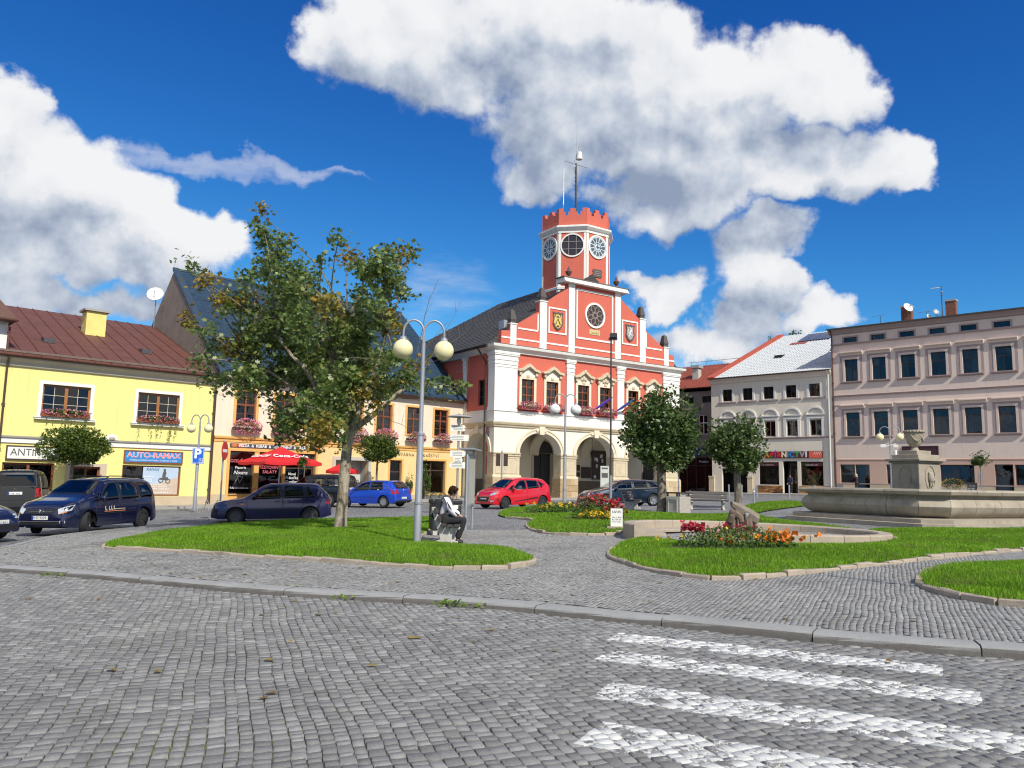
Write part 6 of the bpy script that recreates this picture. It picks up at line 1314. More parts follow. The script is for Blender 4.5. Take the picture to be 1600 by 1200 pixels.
seam = MB(); seam.add([(-.02, -.5, 10.75), (.02, -.5, 10.75), (.02, 5.2, 14.0), (-.02, 5.2, 14.0), (-.015, -.5, 10.82), (.015, -.5, 10.82), (.015, 5.2, 14.07), (-.015, 5.2, 14.07)], [(4, 5, 6, 7), (0, 1, 5, 4), (1, 2, 6, 5), (2, 3, 7, 6), (3, 0, 4, 7)]); sme = seam.mesh('seam', RUST)
x_ = X1d
while x_ > -33: link('seam', sme, roof, (x_, 0, 0)); x_ -= .55
mb = MB(); mb.tube([(-32, 4.8, 14.4), (X1d + .3, 4.8, 14.4)], .025, 5)
for k in range(5): mb.tube([(-31.5 + k * 1.9, 4.8, 13.7), (-31.5 + k * 1.9, 4.8, 14.4)], .025, 5)
obj('roof_rail', mb, GREYM, roof)
mb = MB(); mb.box(-29.6, -28.9, 1.6, 2.3, 11.5, 13.2); ch = obj('chimney', mb, MATS['grey_stone'], roof); mb = MB(); mb.box(-29.75, -28.75, 1.45, 2.45, 13.2, 13.5); obj('cap', mb, GRAN, ch)
mb = MB(); mb.box(-24.8, -23.6, 6, 7.0, 13, 14.6); ch = obj('chimney', mb, BRK, roof)
for k in range(2): mb = MB(); mb.lathe([(.14, 0), (.12, .9), (.0, .9)], 10, (-24.5 + .6 * k, 6.5, 14.6)); obj('chimney_pot', mb, BRK, ch)
for hs in (hd,): gutter(hs, X0d, X1d + .3, -.55, 10.75, BROWNR)
PAVL = pm('pavement_slab', (.33, .31, .28), .9, .15, 1.5, .2, 30)
def strip_along(o_, ang, x0, x1, w, name):
 c, s = math.cos(R(ang)), math.sin(R(ang)); mb = MB(); P = []
 for (x, y) in ((x0, .1), (x1, .1), (x1, -w), (x0, -w)): P.append((o_.x + c * x - s * y, o_.y + s * x + c * y))
 mb.add([(x, y, B(x, y) + .09) for x, y in P] + [(x, y, B(x, y) - .1) for x, y in P], [(0, 1, 2, 3), (0, 4, 5, 1), (1, 5, 6, 2), (2, 6, 7, 3), (3, 7, 4, 0)]); return struct(name, mb, PAVL)
strip_along(LRO, LRA, -30, 22.3, 2.6, 'house_pavement'); strip_along(RRO, RRA, -23.9, 30, 3.2, 'house_pavement'); strip_along(THO, THA, -6.3, 12.6, 1.6, 'house_pavement')


# ------------------------------------------------------------------ on the square
def gpos(x, y, dz=KH): return Vector((x, y, B(x, y) + dz))
PINKG = pm('pink_granite', (.40, .33, .255), .85, .22, 3, .45, 60, stain=.3, fs=110)
pool = thing('ring_wall', 'low round stone wall with inner ledge behind the tree stump', 'wall', gpos(RC[0], RC[1], 0))
zt = lambda x: .68 - (x + RX) / (2 * RX) * .10 - B(*RC)        # top of the wall falls to the right, relative to the base
a0, a1, NSEG = 196, -128, 22
for k in range(NSEG):
 t0_, t1_ = a0 + (a1 - a0) * k / NSEG, a0 + (a1 - a0) * (k + 1) / NSEG; mb = MB(); rows = []
 for j in range(4):
  a = R(t0_ + (t1_ - t0_) * (j / 3) - (.25 if j == 3 else 0) * -1 if j == 3 else t0_ + (t1_ - t0_) * (j / 3)); c, s = math.cos(a), math.sin(a)
  zz = zt(RX * c)
  rows.append([((RX + o_) * c, (RY + o_) * s, z) for o_, z in ((0, -.3), (0, zz - .03), (-.03, zz), (-.3, zz), (-.33, zz - .03), (-.33, -.5))])
 vs = [v for r_ in rows for v in r_]; n = 6; fs = [(i * n + j, i * n + (j + 1) % n, (i + 1) * n + (j + 1) % n, (i + 1) * n + j) for i in range(3) for j in range(n)] + [tuple(range(n)), tuple(range(3 * n, 4 * n))[::-1]]
 mb.add(vs, fs); obj('wall_block', mb, PINKG, pool, smooth=30)
mb = MB(); rows = []
for k in range(41):
 a = R(a0 + (a1 - a0) * k / 40); c, s = math.cos(a), math.sin(a); z_ = zt(RX * c) - .2; rows.append([((RX + o_) * c, (RY + o_) * s, z) for o_, z in ((-.33, z_), (-.85, z_ - .01), (-.87, z_ - .03), (-.87, z_ - .09), (-.33, z_ - .1))])
vs = [v for r_ in rows for v in r_]; mb.add(vs, [(i * 5 + j, i * 5 + (j + 1) % 5, (i + 1) * 5 + (j + 1) % 5, (i + 1) * 5 + j) for i in range(40) for j in range(5)] + [tuple(range(5)), tuple(range(200, 205))]); obj('ledge', mb, PINKG, pool)
mb = MB(); mb.prism([((RX - .2) * math.cos(2 * math.pi * k / 40), (RY - .2) * math.sin(2 * math.pi * k / 40)) for k in range(40)], -.02, .1 if 0 else .0, 'xy'); obj('pool_floor', mb, pm('wet_dark_stone', (.035, .033, .03), .5, .3, 2), pool)

BARK = pm('grey_stump', (.17, .125, .095), .95, .4, 5, .9, 14)
st = thing('tree_stump', 'weathered grey tree stump with a split log lying on top', 'tree stump', gpos(5.5, 18.9, KH + .02)); st.scale = (.88, .88, .95)
rs = random.Random(5); mb = MB(); n = 48; rings = []
rib = [rs.uniform(-.05, .05) for _ in range(n)]; jag = [rs.uniform(-.07, .06) for _ in range(n)]
for zi, (z, r0) in enumerate(((-.1, .66), (.04, .55), (.14, .46), (.28, .41), (.42, .40), (.54, .39), (.56, .30))):
 rings.append([((r0 * (1 + .07 * math.sin(3 * t + .5)) + rib[k] * (1.0 if zi < 6 else .3) + (.16 * max(0, math.sin(4 * t + 1)) ** 2 if z < .06 else 0)) * math.cos(t), (r0 * .85 + rib[k]) * math.sin(t), z + (jag[k] * 1.2 + .07 * math.sin(t + 2) if z > .5 else 0)) for k, t in enumerate([2 * math.pi * k / n for k in range(n)])])
mb.add([v for r_ in rings for v in r_], [(i * n + j, i * n + (j + 1) % n, (i + 1) * n + (j + 1) % n, (i + 1) * n + j) for i in range(6) for j in range(n)] + [tuple(range(6 * n, 7 * n))]); obj('stump', mb, BARK, st)
M_ = Matrix.Translation((.12, -.02, .72)) @ Matrix.Rotation(R(30), 4, 'Y'); q = MB(); P = []
for e, x_ in enumerate((-.42, -.2, .1, .36)):
 k = (.55, .85, 1.05, 1.0)[e]; P += [M_ @ Vector((x_ + rs.uniform(-.03, .03), y_ * k, z_ * k)) for y_, z_ in ((-.17, -.1), (.17, -.1), (.2, .02), (.1, .13), (-.09, .14), (-.2, .03))]
q.add(P, [(e * 6 + j, e * 6 + (j + 1) % 6, (e + 1) * 6 + (j + 1) % 6, (e + 1) * 6 + j) for e in range(3) for j in range(6)] + [tuple(range(6)), tuple(range(18, 24))]); obj('split_log', q, pm('split_wood', (.22, .18, .14), .9, .35, 9, .9, 22), st)
mb = MB(); mb.tube([(-.34, -.2, .5), (-.3, -.26, .64), (-.2, -.26, .7), (-.08, -.3, .6), (-.06, -.34, .48)], [.09, .1, .11, .09, .06], 8); mb.ball((-.3, -.28, .74), .085, .08, .07, 8, 6); obj('carved_figure', mb, BARK, st)
mb = MB(); mb.lathe([(.05, .5), (.055, .7), (.0, .72)], 8, (.1, -.24, 0)); obj('stone_peg', mb, GRAN, st)

FLOW = {'red': island('red_flower', ((.40, .01, .03), (.55, .02, .05), (.6, .08, .1), (.35, .01, .06)), .6, .25), 'orange': island('orange_flower', ((.75, .14, .01), (.8, .24, .01), (.85, .35, .02)), .6, .25), 'yellow': island('yellow_flower', ((.8, .5, .02), (.85, .6, .04)), .6, .25), 'pink': island('dusty_pink_flower', ((.35, .12, .14), (.45, .2, .2), (.3, .15, .08)), .6, .2)}
BEDG = island('bed_leaf', ((.035, .07, .015), (.06, .12, .02), (.09, .17, .03), (.13, .18, .05)), .6, .3)
def heads(n, cx, cy, rx, ry, z0, z1, size, rs):
 p = np.stack([rs.normal(cx, rx * .5, n), rs.normal(cy, ry * .5, n), rs.uniform(z0, z1, n)], 1); out = []
 for k in range(7):
  q = p + rs.normal(size=p.shape) * size * .28; out.append(leaf_cloud(q, size * .8, rs, .5, 1.0))
 return np.concatenate(out)
def flower_bed(label, x, y, rx, ry, h, spec, seed):
 b = thing('flower_bed', label, 'flower bed', gpos(x, y, KH + .05)); rs = np.random.RandomState(seed)
 mb = MB(); n = 24; mb.lathe([(.0, .1), (.6, .08), (1, 0), (1, -.05)][::-1], n); q = MB(); q.add([(v[0] * rx, v[1] * ry, v[2] + .01) for v in mb.v], mb.f); obj('soil_mound', q, pm('dark_soil', (.04, .028, .018), .95, .3, 6), b)
 p = blob_pts(int(2600 * rx * ry), (0, 0, h * .3), (rx * .95, ry * .95, h * .75), rs, .2); p = p[p[:, 2] > 0]
 o_ = link('leaves', leaf_mesh('leaves', leaf_cloud(p, .075, rs), BEDG), b); o_['kind'] = 'stuff'
 for (kind, n, cx, cy, sx, sy, z0, z1, sz) in spec:
  o_ = link(kind + '_blossoms', leaf_mesh(kind, heads(n, cx, cy, sx, sy, z0, z1, sz, rs), FLOW[kind]), b); o_['kind'] = 'stuff'
 return b
flower_bed('flower bed of red, yellow and orange marigolds in front of the stump', 4.6, 16.0, 1.3, .75, .5, [('red', 22, -.85, .2, .25, .2, .38, .52, .11), ('orange', 34, .75, -.1, .55, .4, .25, .42, .1), ('yellow', 12, -.1, .0, 1.5, .8, .22, .4, .09), ('pink', 40, -.1, .3, .8, .25, .35, .5, .07), ('red', 14, .2, .35, .4, .2, .4, .52, .08), ('orange', 8, -.2, -.2, .5, .3, .2, .35, .09)], 2)
flower_bed('rounded flower bed of red and yellow flowers beside the small white notice', 2.9, 26.3, .95, .95, .85, [('red', 46, .45, -.2, .45, .4, .35, .75, .13), ('yellow', 26, -.1, -.6, .7, .3, .2, .4, .12), ('pink', 60, -.35, .2, .5, .4, .45, .85, .09), ('red', 26, .0, .3, .4, .3, .7, .9, .12)], 3)
flower_bed('low flower bed with yellow blossoms at the foot of the far double lamp', 2.0, 31.2, 1.5, .8, .5, [('yellow', 26, .0, -.3, 1.1, .5, .25, .45, .11), ('red', 6, .8, .0, .5, .4, .3, .5, .1)], 4)

FST_ = pm('fountain_stone', (.37, .32, .245), .9, .35, 1.3, .6, 40, stain=.7, streak=.5)
FC = (14.2, 27.6); fo = thing('fountain', 'large stone fountain basin with a square pedestal and carved vase', 'fountain', gpos(*FC, KH - .05), R(25)); fo.scale = (1, 1, 1.1)
def cham(hs, c=.62): return [(-hs + c, -hs), (hs - c, -hs), (hs, -hs + c), (hs, hs - c), (hs - c, hs), (-hs + c, hs), (-hs, hs - c), (-hs, -hs + c)]
def fring(prof, name, div=(1, 1), gap=0.0, closed=False, smooth=25):
 """profile (half side, z) run round a square with cut corners, one slab per piece"""
 for k in range(8):
  nd_ = div[k % 2]
  for h_ in range(nd_):
   mb = MB(); rows = []
   for e in (gap, .5, 1 - gap):
    t_ = (h_ + e) / nd_; r_ = []
    for hs, z in prof:
     P = cham(hs); a, b_ = P[k], P[(k + 1) % 8]; r_.append((a[0] + (b_[0] - a[0]) * t_, a[1] + (b_[1] - a[1]) * t_, z))
    rows.append(r_)
   m_ = len(prof); mb.add([v for r_ in rows for v in r_], [(i * m_ + j, i * m_ + j + 1, (i + 1) * m_ + j + 1, (i + 1) * m_ + j) for i in range(2) for j in range(m_ - 1)] + ([tuple(range(m_)), tuple(range(2 * m_, 3 * m_))[::-1]] if closed else [])); obj(name, mb, FST_, fo, smooth=smooth)
fring([(3.38, -.1), (3.38, .1), (3.1, .12)], 'step'); fring([(3.2, .11), (3.2, .22), (2.7, .25)], 'step')
fring([(2.66, .24), (2.80, .3), (2.94, .42), (3.00, .56), (2.94, .7), (2.82, .8), (2.82, .86), (3.02, .9), (3.06, .98), (3.02, 1.03), (2.55, 1.05), (2.50, .98), (2.50, .3)], 'basin_slab', (4, 1), .006, True, 35)
mb = MB(); mb.prism(cham(2.55), .7, .72, 'xy'); obj('water', mb, pm('dark_water', (.02, .03, .028), .05, .1, 1), fo)
PEDR = R(0)
def ped(name, mb, mat=FST_, **kw):
 M_ = Matrix.Diagonal((.72, .72, .94, 1)); q = MB(); q.add([M_ @ Vector(v) for v in mb.v], mb.f); return obj(name, q, mat, fo, **kw)
mb = MB(); mb.box(-.86, .86, -.86, .86, .3, .92); ped('pedestal_base', mb, bevel=.02)
mb = MB(); mb.box(-.76, .76, -.76, .76, .9, 1.98); ped('pedestal', mb, bevel=.015)
mb = MB(); mb.box(-.84, .84, -.84, .84, 1.98, 2.04); mb.box(-.95, .95, -.95, .95, 2.04, 2.12); mb.box(-.74, .74, -.74, .74, 2.12, 2.26); mb.box(-.5, .5, -.5, .5, 2.26, 2.4); ped('pedestal_cap', mb, bevel=.015)
mb = MB(); mb.ring([(p[0], p[1]) for p in arc(0, 1.5, .36, .42, 0, 360, 20)[:-1]], [(p[0], p[1]) for p in arc(0, 1.5, .32, .38, 0, 360, 20)[:-1]], -.79, -.75); mb.ball((0, -.8, 1.5), .17, .14, .2); mb.ball((.14, -.82, 1.42), .1, .1, .08); mb.ball((-.1, -.82, 1.62), .06, .05, .08); mb.ball((.1, -.82, 1.64), .06, .05, .08); mb.tube([(-.06, -.82, 1.38), (-.07, -.83, 1.2)], .045, 6); mb.tube([(.06, -.82, 1.38), (.07, -.83, 1.2)], .045, 6); mb.ball((.2, -.84, 1.5), .05); ped('lion_relief', mb, smooth=True)
mb = MB(); mb.ring([(p[0], p[1]) for p in arc(0, 1.5, .36, .42, 0, 360, 20)[:-1]], [(p[0], p[1]) for p in arc(0, 1.5, .3, .36, 0, 360, 20)[:-1]], -.79, -.75, 'yz'); ped('side_relief', mb)
mb = MB(); mb.lathe([(.0, 2.38), (.22, 2.4), (.16, 2.47), (.13, 2.52), (.24, 2.58), (.33, 2.68), (.37, 2.82), (.38, 2.95), (.40, 3.0), (.46, 3.03), (.46, 3.09), (.40, 3.1), (.36, 3.0), (.0, 2.95)], 24); v_ = ped('vase', mb, smooth=40)
mb = MB()
for k in range(20): a = 2 * math.pi * k / 20; mb.ball((.455 * math.cos(a), .455 * math.sin(a), 3.05), .045, .045, .04, 8, 5)
for k in range(18):
 t_ = k / 17; a = R(200 + 140 * t_); mb.ball((.39 * math.cos(a), .39 * math.sin(a), 2.9 - .17 * math.sin(math.pi * t_ * 2 % math.pi)), .045, .045, .045, 8, 5)
o = ped('vase_garland', mb, smooth=True); o['kind'] = 'stuff'

POLE = pm('lamp_grey', (.30, .31, .34), .5, .15, 3, .05, 50, metal=.25)
def globe_mat(name, col):
 mt, t, b = newmat(name); b.inputs['Base Color'].default_value = (*col, 1); b.inputs['Roughness'].default_value = .18; b.inputs['Subsurface Weight'].default_value = .25; b.inputs['Subsurface Radius'].default_value = (.1, .1, .1); return mt
GLY = globe_mat('yellowed_globe', (.84, .75, .44)); GLW = globe_mat('white_globe', (.80, .78, .76))
def double_lamp(label, x, y, h, az, gmat, r=.23, arm=.47, dz=KH, extra=None):
 t = thing('street_lamp', label, 'street lamp', gpos(x, y, dz), R(az), 'double globe street lamps')
 mb = MB(); mb.lathe([(.085, -.05), (.085, .9), (.078, .92), (.075, 2.5), (.06, 2.56), (.05, 2.6), (.045, h - .55)], 12, cap=False); obj('post', mb, POLE, t, smooth=30)
 mb = MB()
 for z_ in (.95, 2.5): mb.lathe([(.09, 0), (.09, .05)], 12, (0, 0, z_))
 obj('collar', mb, POLE, t)['kind'] = 'stuff'
 for s_ in (-1, 1):
  mb = MB(); pts = [(0, 0, h - .6), (s_ * .02, 0, h - .42)] + [(s_ * (arm / 2 - arm / 2 * math.cos(R(a))), 0, h - .32 + .3 * math.sin(R(a))) for a in range(0, 181, 20)] + [(s_ * arm, 0, h - .42)]
  mb.tube(pts, .026, 8); mb.lathe([(.03, 0), (.07, -.03), (.09, -.08), (.09, -.1)], 12, (s_ * arm, 0, h - .40)); a_ = obj('arm', mb, POLE, t, smooth=40)
  mb = MB(); mb.ball((s_ * arm, 0, h - .48 - r), r, r, r, 24, 16); obj('globe', mb, gmat, t, smooth=True)
 return t
double_lamp('tall double lamp with yellowed globes beside the seated person', -2.06, 17.87, 5.18, 8, GLY)
double_lamp('double lamp with clean white globes in front of the town hall arcade', 2.45, 35.5, 5.3, 5, GLW, .25, .48)
lp = double_lamp('double lamp carrying the blue parking sign by the yellow house', -15.2, 38.3, 4.6, -20, GLY, .21, .52)
lc = double_lamp('double lamp with cameras in front of the mauve house', 26.1, 54.0, 4.95, -25, GLY, .26, .62)
mb = MB(); mb.lathe([(.05, 0), (.04, 5.6)], 8); bmst = thing('bare_mast', 'thin bare mast standing out of view, its shadow crossing the paving', 'mast', gpos(8.35, 7.4)); obj('pole', mb, POLE, bmst, smooth=30); mb = MB(); mb.lathe([(.16, 0), (.16, .03), (.05, .05)], 10); obj('foot_plate', mb, POLE, bmst)
mb = MB(); mb.tube([(-.35, -.05, 3.55), (.35, -.05, 3.75)], .03, 6); mb.box(-.6, -.25, -.15, .05, 3.5, 3.72); mb.box(.2, .5, -.15, .05, 3.5, 3.68); mb.lathe([(.1, 0), (.12, .4), (.0, .42)], 10, (.3, -.05, 2.9)); obj('camera_bracket', mb, WHITE, lc)
BLUE = pm('sign_blue_enamel', (.01, .12, .55), .4, .05, 3); REDS = pm('sign_red_enamel', (.55, .02, .025), .4, .05, 3); SGREY = pm('sign_back', (.38, .39, .40), .5, .1, 4, metal=.4)
def facing(x, y, off=0): return math.atan2(-x, y) + R(off)         # turn -y of the thing towards the camera
ps = thing('parking_sign', 'blue parking sign with white P on the lamp by the yellow house', 'traffic sign', gpos(-15.2, 38.3, KH) + Vector((.05, -.1, 2.2)), facing(-15.2, 38.3))
mb = MB(); mb.box(-.27, .27, -.015, .015, 0, .76); obj('plate', mb, BLUE, ps); mb = MB(); mb.ring([(-.25, .02), (.25, .02), (.25, .74), (-.25, .74)], [(-.235, .035), (.235, .035), (.235, .725), (-.235, .725)], -.019, -.015); obj('border', mb, TXW, ps)
text('P', .62, TXW, ps, (-.03, -.018, .46), FRONT, bold=.02); mb = MB(); mb.ring([(.05, .05), (.22, .05), (.22, .25), (.05, .25)], [(.062, .062), (.208, .062), (.208, .238), (.062, .238)], -.02, -.015); mb.tube([(.11, -.02, .21), (.115, -.02, .14), (.17, -.02, .14), (.19, -.02, .08)], .01, 5); obj('wheelchair_mark', mb, TXW, ps)
ne = thing('no_entry_sign', 'red no entry sign seen at an angle on a grey post', 'traffic sign', gpos(-11.05, 30.4, 0), facing(-11, 30.4, 72))
mb = MB(); mb.tube([(0, .04, 0), (.0, .04, 3.05)], .035, 8); obj('post', mb, ZINC, ne, smooth=True); mb = MB(); mb.prism(arc(0, 2.65, .36, .36, 0, 360, 28)[:-1], -.02, .0); obj('disc', mb, REDS, ne); mb = MB(); mb.box(-.25, .25, -.026, -.02, 2.59, 2.71); obj('bar', mb, TXW, ne)
rsn = thing('round_sign', 'round blue-grey traffic sign on a thin post beside the round tree', 'traffic sign', gpos(7.42, 34.8), facing(7.4, 34.8))
mb = MB(); mb.tube([(0, .03, 0), (0, .03, 2.75)], .03, 8); obj('post', mb, ZINC, rsn, smooth=True); mb = MB(); mb.prism(arc(0, 2.42, .28, .28, 0, 360, 24)[:-1], -.01, .01); obj('disc', mb, pm('pale_blue_disc', (.22, .38, .52), .45, .1, 3), rsn); mb = MB(); mb.tube([(-.15, -.015, 2.35), (-.05, -.015, 2.45), (.08, -.015, 2.4), (.15, -.015, 2.5)], .02, 5); obj('emblem', mb, TXW, rsn); mb = MB(); mb.box(-.22, .22, -.01, .01, 1.9, 2.08); obj('plate', mb, SGREY, rsn)
tsn = thing('street_sign', 'pair of small dark plates on a post in front of the town hall', 'traffic sign', gpos(-.55, 50.5, 0.0), facing(-.5, 50.5))
mb = MB(); mb.tube([(0, 0, 0), (0, 0, 3.3)], .05, 8); obj('post', mb, ZINC, tsn)
for s_ in (-1, 1): mb = MB(); mb.box(s_ * .24 - .14, s_ * .24 + .14, -.05, -.02, 2.3, 3.1); obj('plate', mb, WOODD, tsn)
gp = thing('fingerpost', 'grey pole with white arrow boards under a flat disc hat', 'signpost', gpos(-2.2, 33.0), facing(-2.2, 33.0))
mb = MB(); mb.tube([(0, 0, 0), (0, 0, 4.2)], .05, 8); obj('pole', mb, pm('post_worn', (.3, .3, .29), .6, .35, 6), gp, smooth=True); mb = MB(); mb.lathe([(.0, .14), (.08, .12), (.5, .03), (.52, 0), (.0, .0)], 24, (0, 0, 4.05)); obj('hat', mb, pm('hat_grey', (.33, .33, .31), .6, .2, 4), gp, smooth=30); mb = MB(); mb.ball((0, 0, 3.9), .1, .1, .2); obj('lamp_bulb', mb, GLW, gp, smooth=True)
for i, (z_, d_, w_) in enumerate(((3.45, 1, .32), (3.05, -1, .42), (2.38, 1, .34), (1.9, -1, .38), (2.12, 1, .2))):
 mb = MB(); mb.prism([(-w_ * d_, z_), (w_ * .7 * d_, z_), (w_ * d_, z_ + .13), (w_ * .7 * d_, z_ + .26), (-w_ * d_, z_ + .26)], -.075, -.055); a_ = obj('arrow_board', mb, WHITE, gp); mb = MB()
 for k in range(3): mb.box(-w_ * .7, w_ * .5, -.079, -.075, z_ + .05 + k * .065, z_ + .075 + k * .065)
 obj('print', mb, SGREY, a_);
 if i < 2: mb = MB(); mb.ball((w_ * .85 * d_, -.08, z_ + .13), .03); obj('trail_mark', mb, (REDS, BLUE)[i], a_)
ib = thing('information_board', 'tall information board on steel posts seen edge-on by the bin', 'information board', gpos(-1.2, 23.6), facing(-1.2, 23.6, 80))
for s_ in (-1, 1): mb = MB(); mb.tube([(s_ * .55, 0, -.05), (s_ * .55, 0, 2.35)], .04, 8); obj('post', mb, ZINC, ib, smooth=True)
mb = MB(); mb.box(-.52, .52, -.04, .04, .75, 2.2); obj('panel', mb, pm('board_cream', (.45, .42, .36), .5, .15, 3), ib); mb = MB(); mb.ring([(-.54, .72), (.54, .72), (.54, 2.23), (-.54, 2.23)], [(-.5, .77), (.5, .77), (.5, 2.18), (-.5, 2.18)], -.06, .06); obj('frame', mb, SGREY, ib); mb = MB(); mb.box(-.7, .7, -.22, .22, 2.34, 2.39); obj('canopy', mb, SGREY, ib)
tt = thing('notice_totem', 'pale upright notice panel behind the dark estate car', 'notice panel', gpos(6.05, 50.6, 0), facing(6, 50.6, 10)); mb = MB(); mb.box(-.27, .27, -.06, .06, 0, 2.3); obj('panel', mb, pm('totem_pale', (.55, .56, .5), .5, .12, 3), tt); mb = MB(); mb.box(-.2, .2, -.065, -.06, 1.55, 1.85); mb.box(-.2, .2, -.065, -.06, 2.1, 2.2); obj('print', mb, TXD, tt)
wn = thing('white_notice', 'small white notice board on a stone footing by the flower bed', 'notice board', gpos(3.05, 22.6, KH + .05), facing(3, 22.6, 6)); mb = MB(); mb.box(-.28, .28, -.12, .12, -.1, .1); obj('footing', mb, PINKG, wn); mb = MB(); mb.box(-.17, .17, -.015, .015, .1, .6); obj('board', mb, WHITE, wn); [scrib(TXD, wn, -.13, .13, z_, .05, -.016, int(z_ * 90)) for z_ in (.54, .5, .36, .3, .24)]
fm = thing('flag_mast', 'tall thin mast with a floodlight on top in front of the town hall', 'mast', gpos(4.96, 38.98)); mb = MB(); mb.lathe([(.075, 0), (.075, 1.6)], 10); obj('sleeve', mb, POLE, fm, smooth=30); mb = MB(); mb.lathe([(.05, 1.6), (.04, 8.4)], 8); obj('pole', mb, pm('dark_pole', (.06, .045, .045), .5, .2, 4), fm, smooth=30); mb = MB(); mb.box(-.12, .3, -.12, .12, 8.4, 8.5); mb.box(-.06, .28, -.2, .1, 8.5, 8.72); obj('floodlight', mb, BLACK, fm)

CONC = pm('concrete', (.50, .47, .42), .9, .2, 4, .4, 50, stain=.35)
SLAT = pm('dark_slat', (.05, .04, .038), .6, .25, 4, .1, 60)
def bench(label, x, y, az, L=1.75, mat=SLAT, dz=KH):
 t = thing('park_bench', label, 'bench', gpos(x, y, dz), R(az), 'benches on the square')      # faces local +x, runs along y
 for y_ in (-L / 2 + .22, L / 2 - .22):
  mb = MB(); mb.prism([(-.36, 0), (.22, 0), (.2, .08), (.06, .12), (.08, .3), (.25, .36), (.25, .41), (-.08, .38), (-.18, .45), (-.34, .86), (-.42, .84), (-.3, .4), (-.24, .3), (-.2, .12), (-.34, .07)], y_ - .055, y_ + .055, 'xz'); obj('concrete_leg', mb, CONC, t, bevel=.012)
 for (cx, cz, a) in ((.18, .44, 0), (.02, .43, 3), (-.13, .45, 8)):
  M_ = Matrix.Translation((cx, 0, cz)) @ Matrix.Rotation(R(a), 4, 'Y'); mb = MB(); mb.cbox((0, 0, 0), .125, L, .05, M_); obj('seat_slat', mb, mat, t, bevel=.008)
 for (cx, cz) in ((-.22, .6), (-.3, .78)):
  M_ = Matrix.Translation((cx, 0, cz)) @ Matrix.Rotation(R(-22), 4, 'Y'); mb = MB(); mb.cbox((0, 0, 0), .045, L, .14, M_); obj('back_slat', mb, mat, t, bevel=.008)
 return t
bench('bench with concrete legs and dark slats under the seated person', -1.38, 19.0, 0)
bench('bench with dark slats standing between the concrete bin and the round tree', 9.2, 36.9, -96, 1.9)
bench('bench seen end-on in front of the dark estate car', 5.85, 37.6, -25, 1.5)
bn_ = thing('litter_bin', 'black plastic litter bin with white label behind the bench', 'litter bin', gpos(-1.75, 21.6), facing(-1.7, 21.6, 12)); mb = MB(); mb.box(-.4, .4, -.25, .25, .14, .82); mb.box(-.42, .42, -.27, .27, .82, .95); obj('body', mb, BLACK, bn_, bevel=.03); mb = MB(); mb.box(-.1, .3, -.262, -.25, .7, .8); obj('label_plate', mb, WHITE, bn_)
for s_ in (-1, 1): mb = MB(); mb.box(s_ * .3 - .06, s_ * .3 + .06, -.2, .2, 0, .14); obj('foot', mb, CONC, bn_)
cb_ = thing('litter_bin', 'washed concrete litter bin with dark lid beside the round tree', 'litter bin', gpos(7.0, 32.9), facing(7, 32.9, -38)); PEB = pm('pebble_concrete', (.42, .38, .33), .95, .35, 12, .8, 60)
mb = MB(); mb.box(-.36, .36, -.36, .36, 0, .72); obj('body', mb, PEB, cb_, bevel=.02); mb = MB(); mb.ring([(-.24, .08), (.24, .08), (.24, .64), (-.24, .64)], [(-.2, .12), (.2, .12), (.2, .6), (-.2, .6)], -.385, -.36); obj('panel_rim', mb, CONC, cb_); mb = MB(); mb.box(-.34, .34, -.34, .34, .84, .9); obj('lid', mb, SLAT, cb_)
for sx in (-1, 1):
 for sy in (-1, 1): mb = MB(); mb.box(sx * .3 - .025, sx * .3 + .025, sy * .3 - .025, sy * .3 + .025, .72, .84); obj('lid_post', mb, SLAT, cb_)
for i, (x, y) in enumerate(((12.98, 42.1), (19.2, 61.5), (17.5, 63.2), (21.2, 60.0), (18.3, 62.4), (22.6, 58.6))):
 lb = ('single grey bollard on the lawn by the street', 'bollard in front of the stationery shop door', 'bollard by the dark passage', 'bollard before the tiled shop plinth, right', 'bollard between passage and stationery shop', 'bollard nearest the fountain left end')[i]
 b_ = thing('bollard', lb, 'bollard', gpos(x, y, .0), 0, 'bollards by the stationery shop'); mb = MB(); mb.lathe([(.06, 0), (.055, .95), (.0, 1.0)], 10); obj('shaft', mb, ZINC, b_, smooth=30); mb = MB(); mb.lathe([(.066, .8), (.066, .88)], 10); obj('band', mb, WHITE if i == 0 else SGREY, b_)

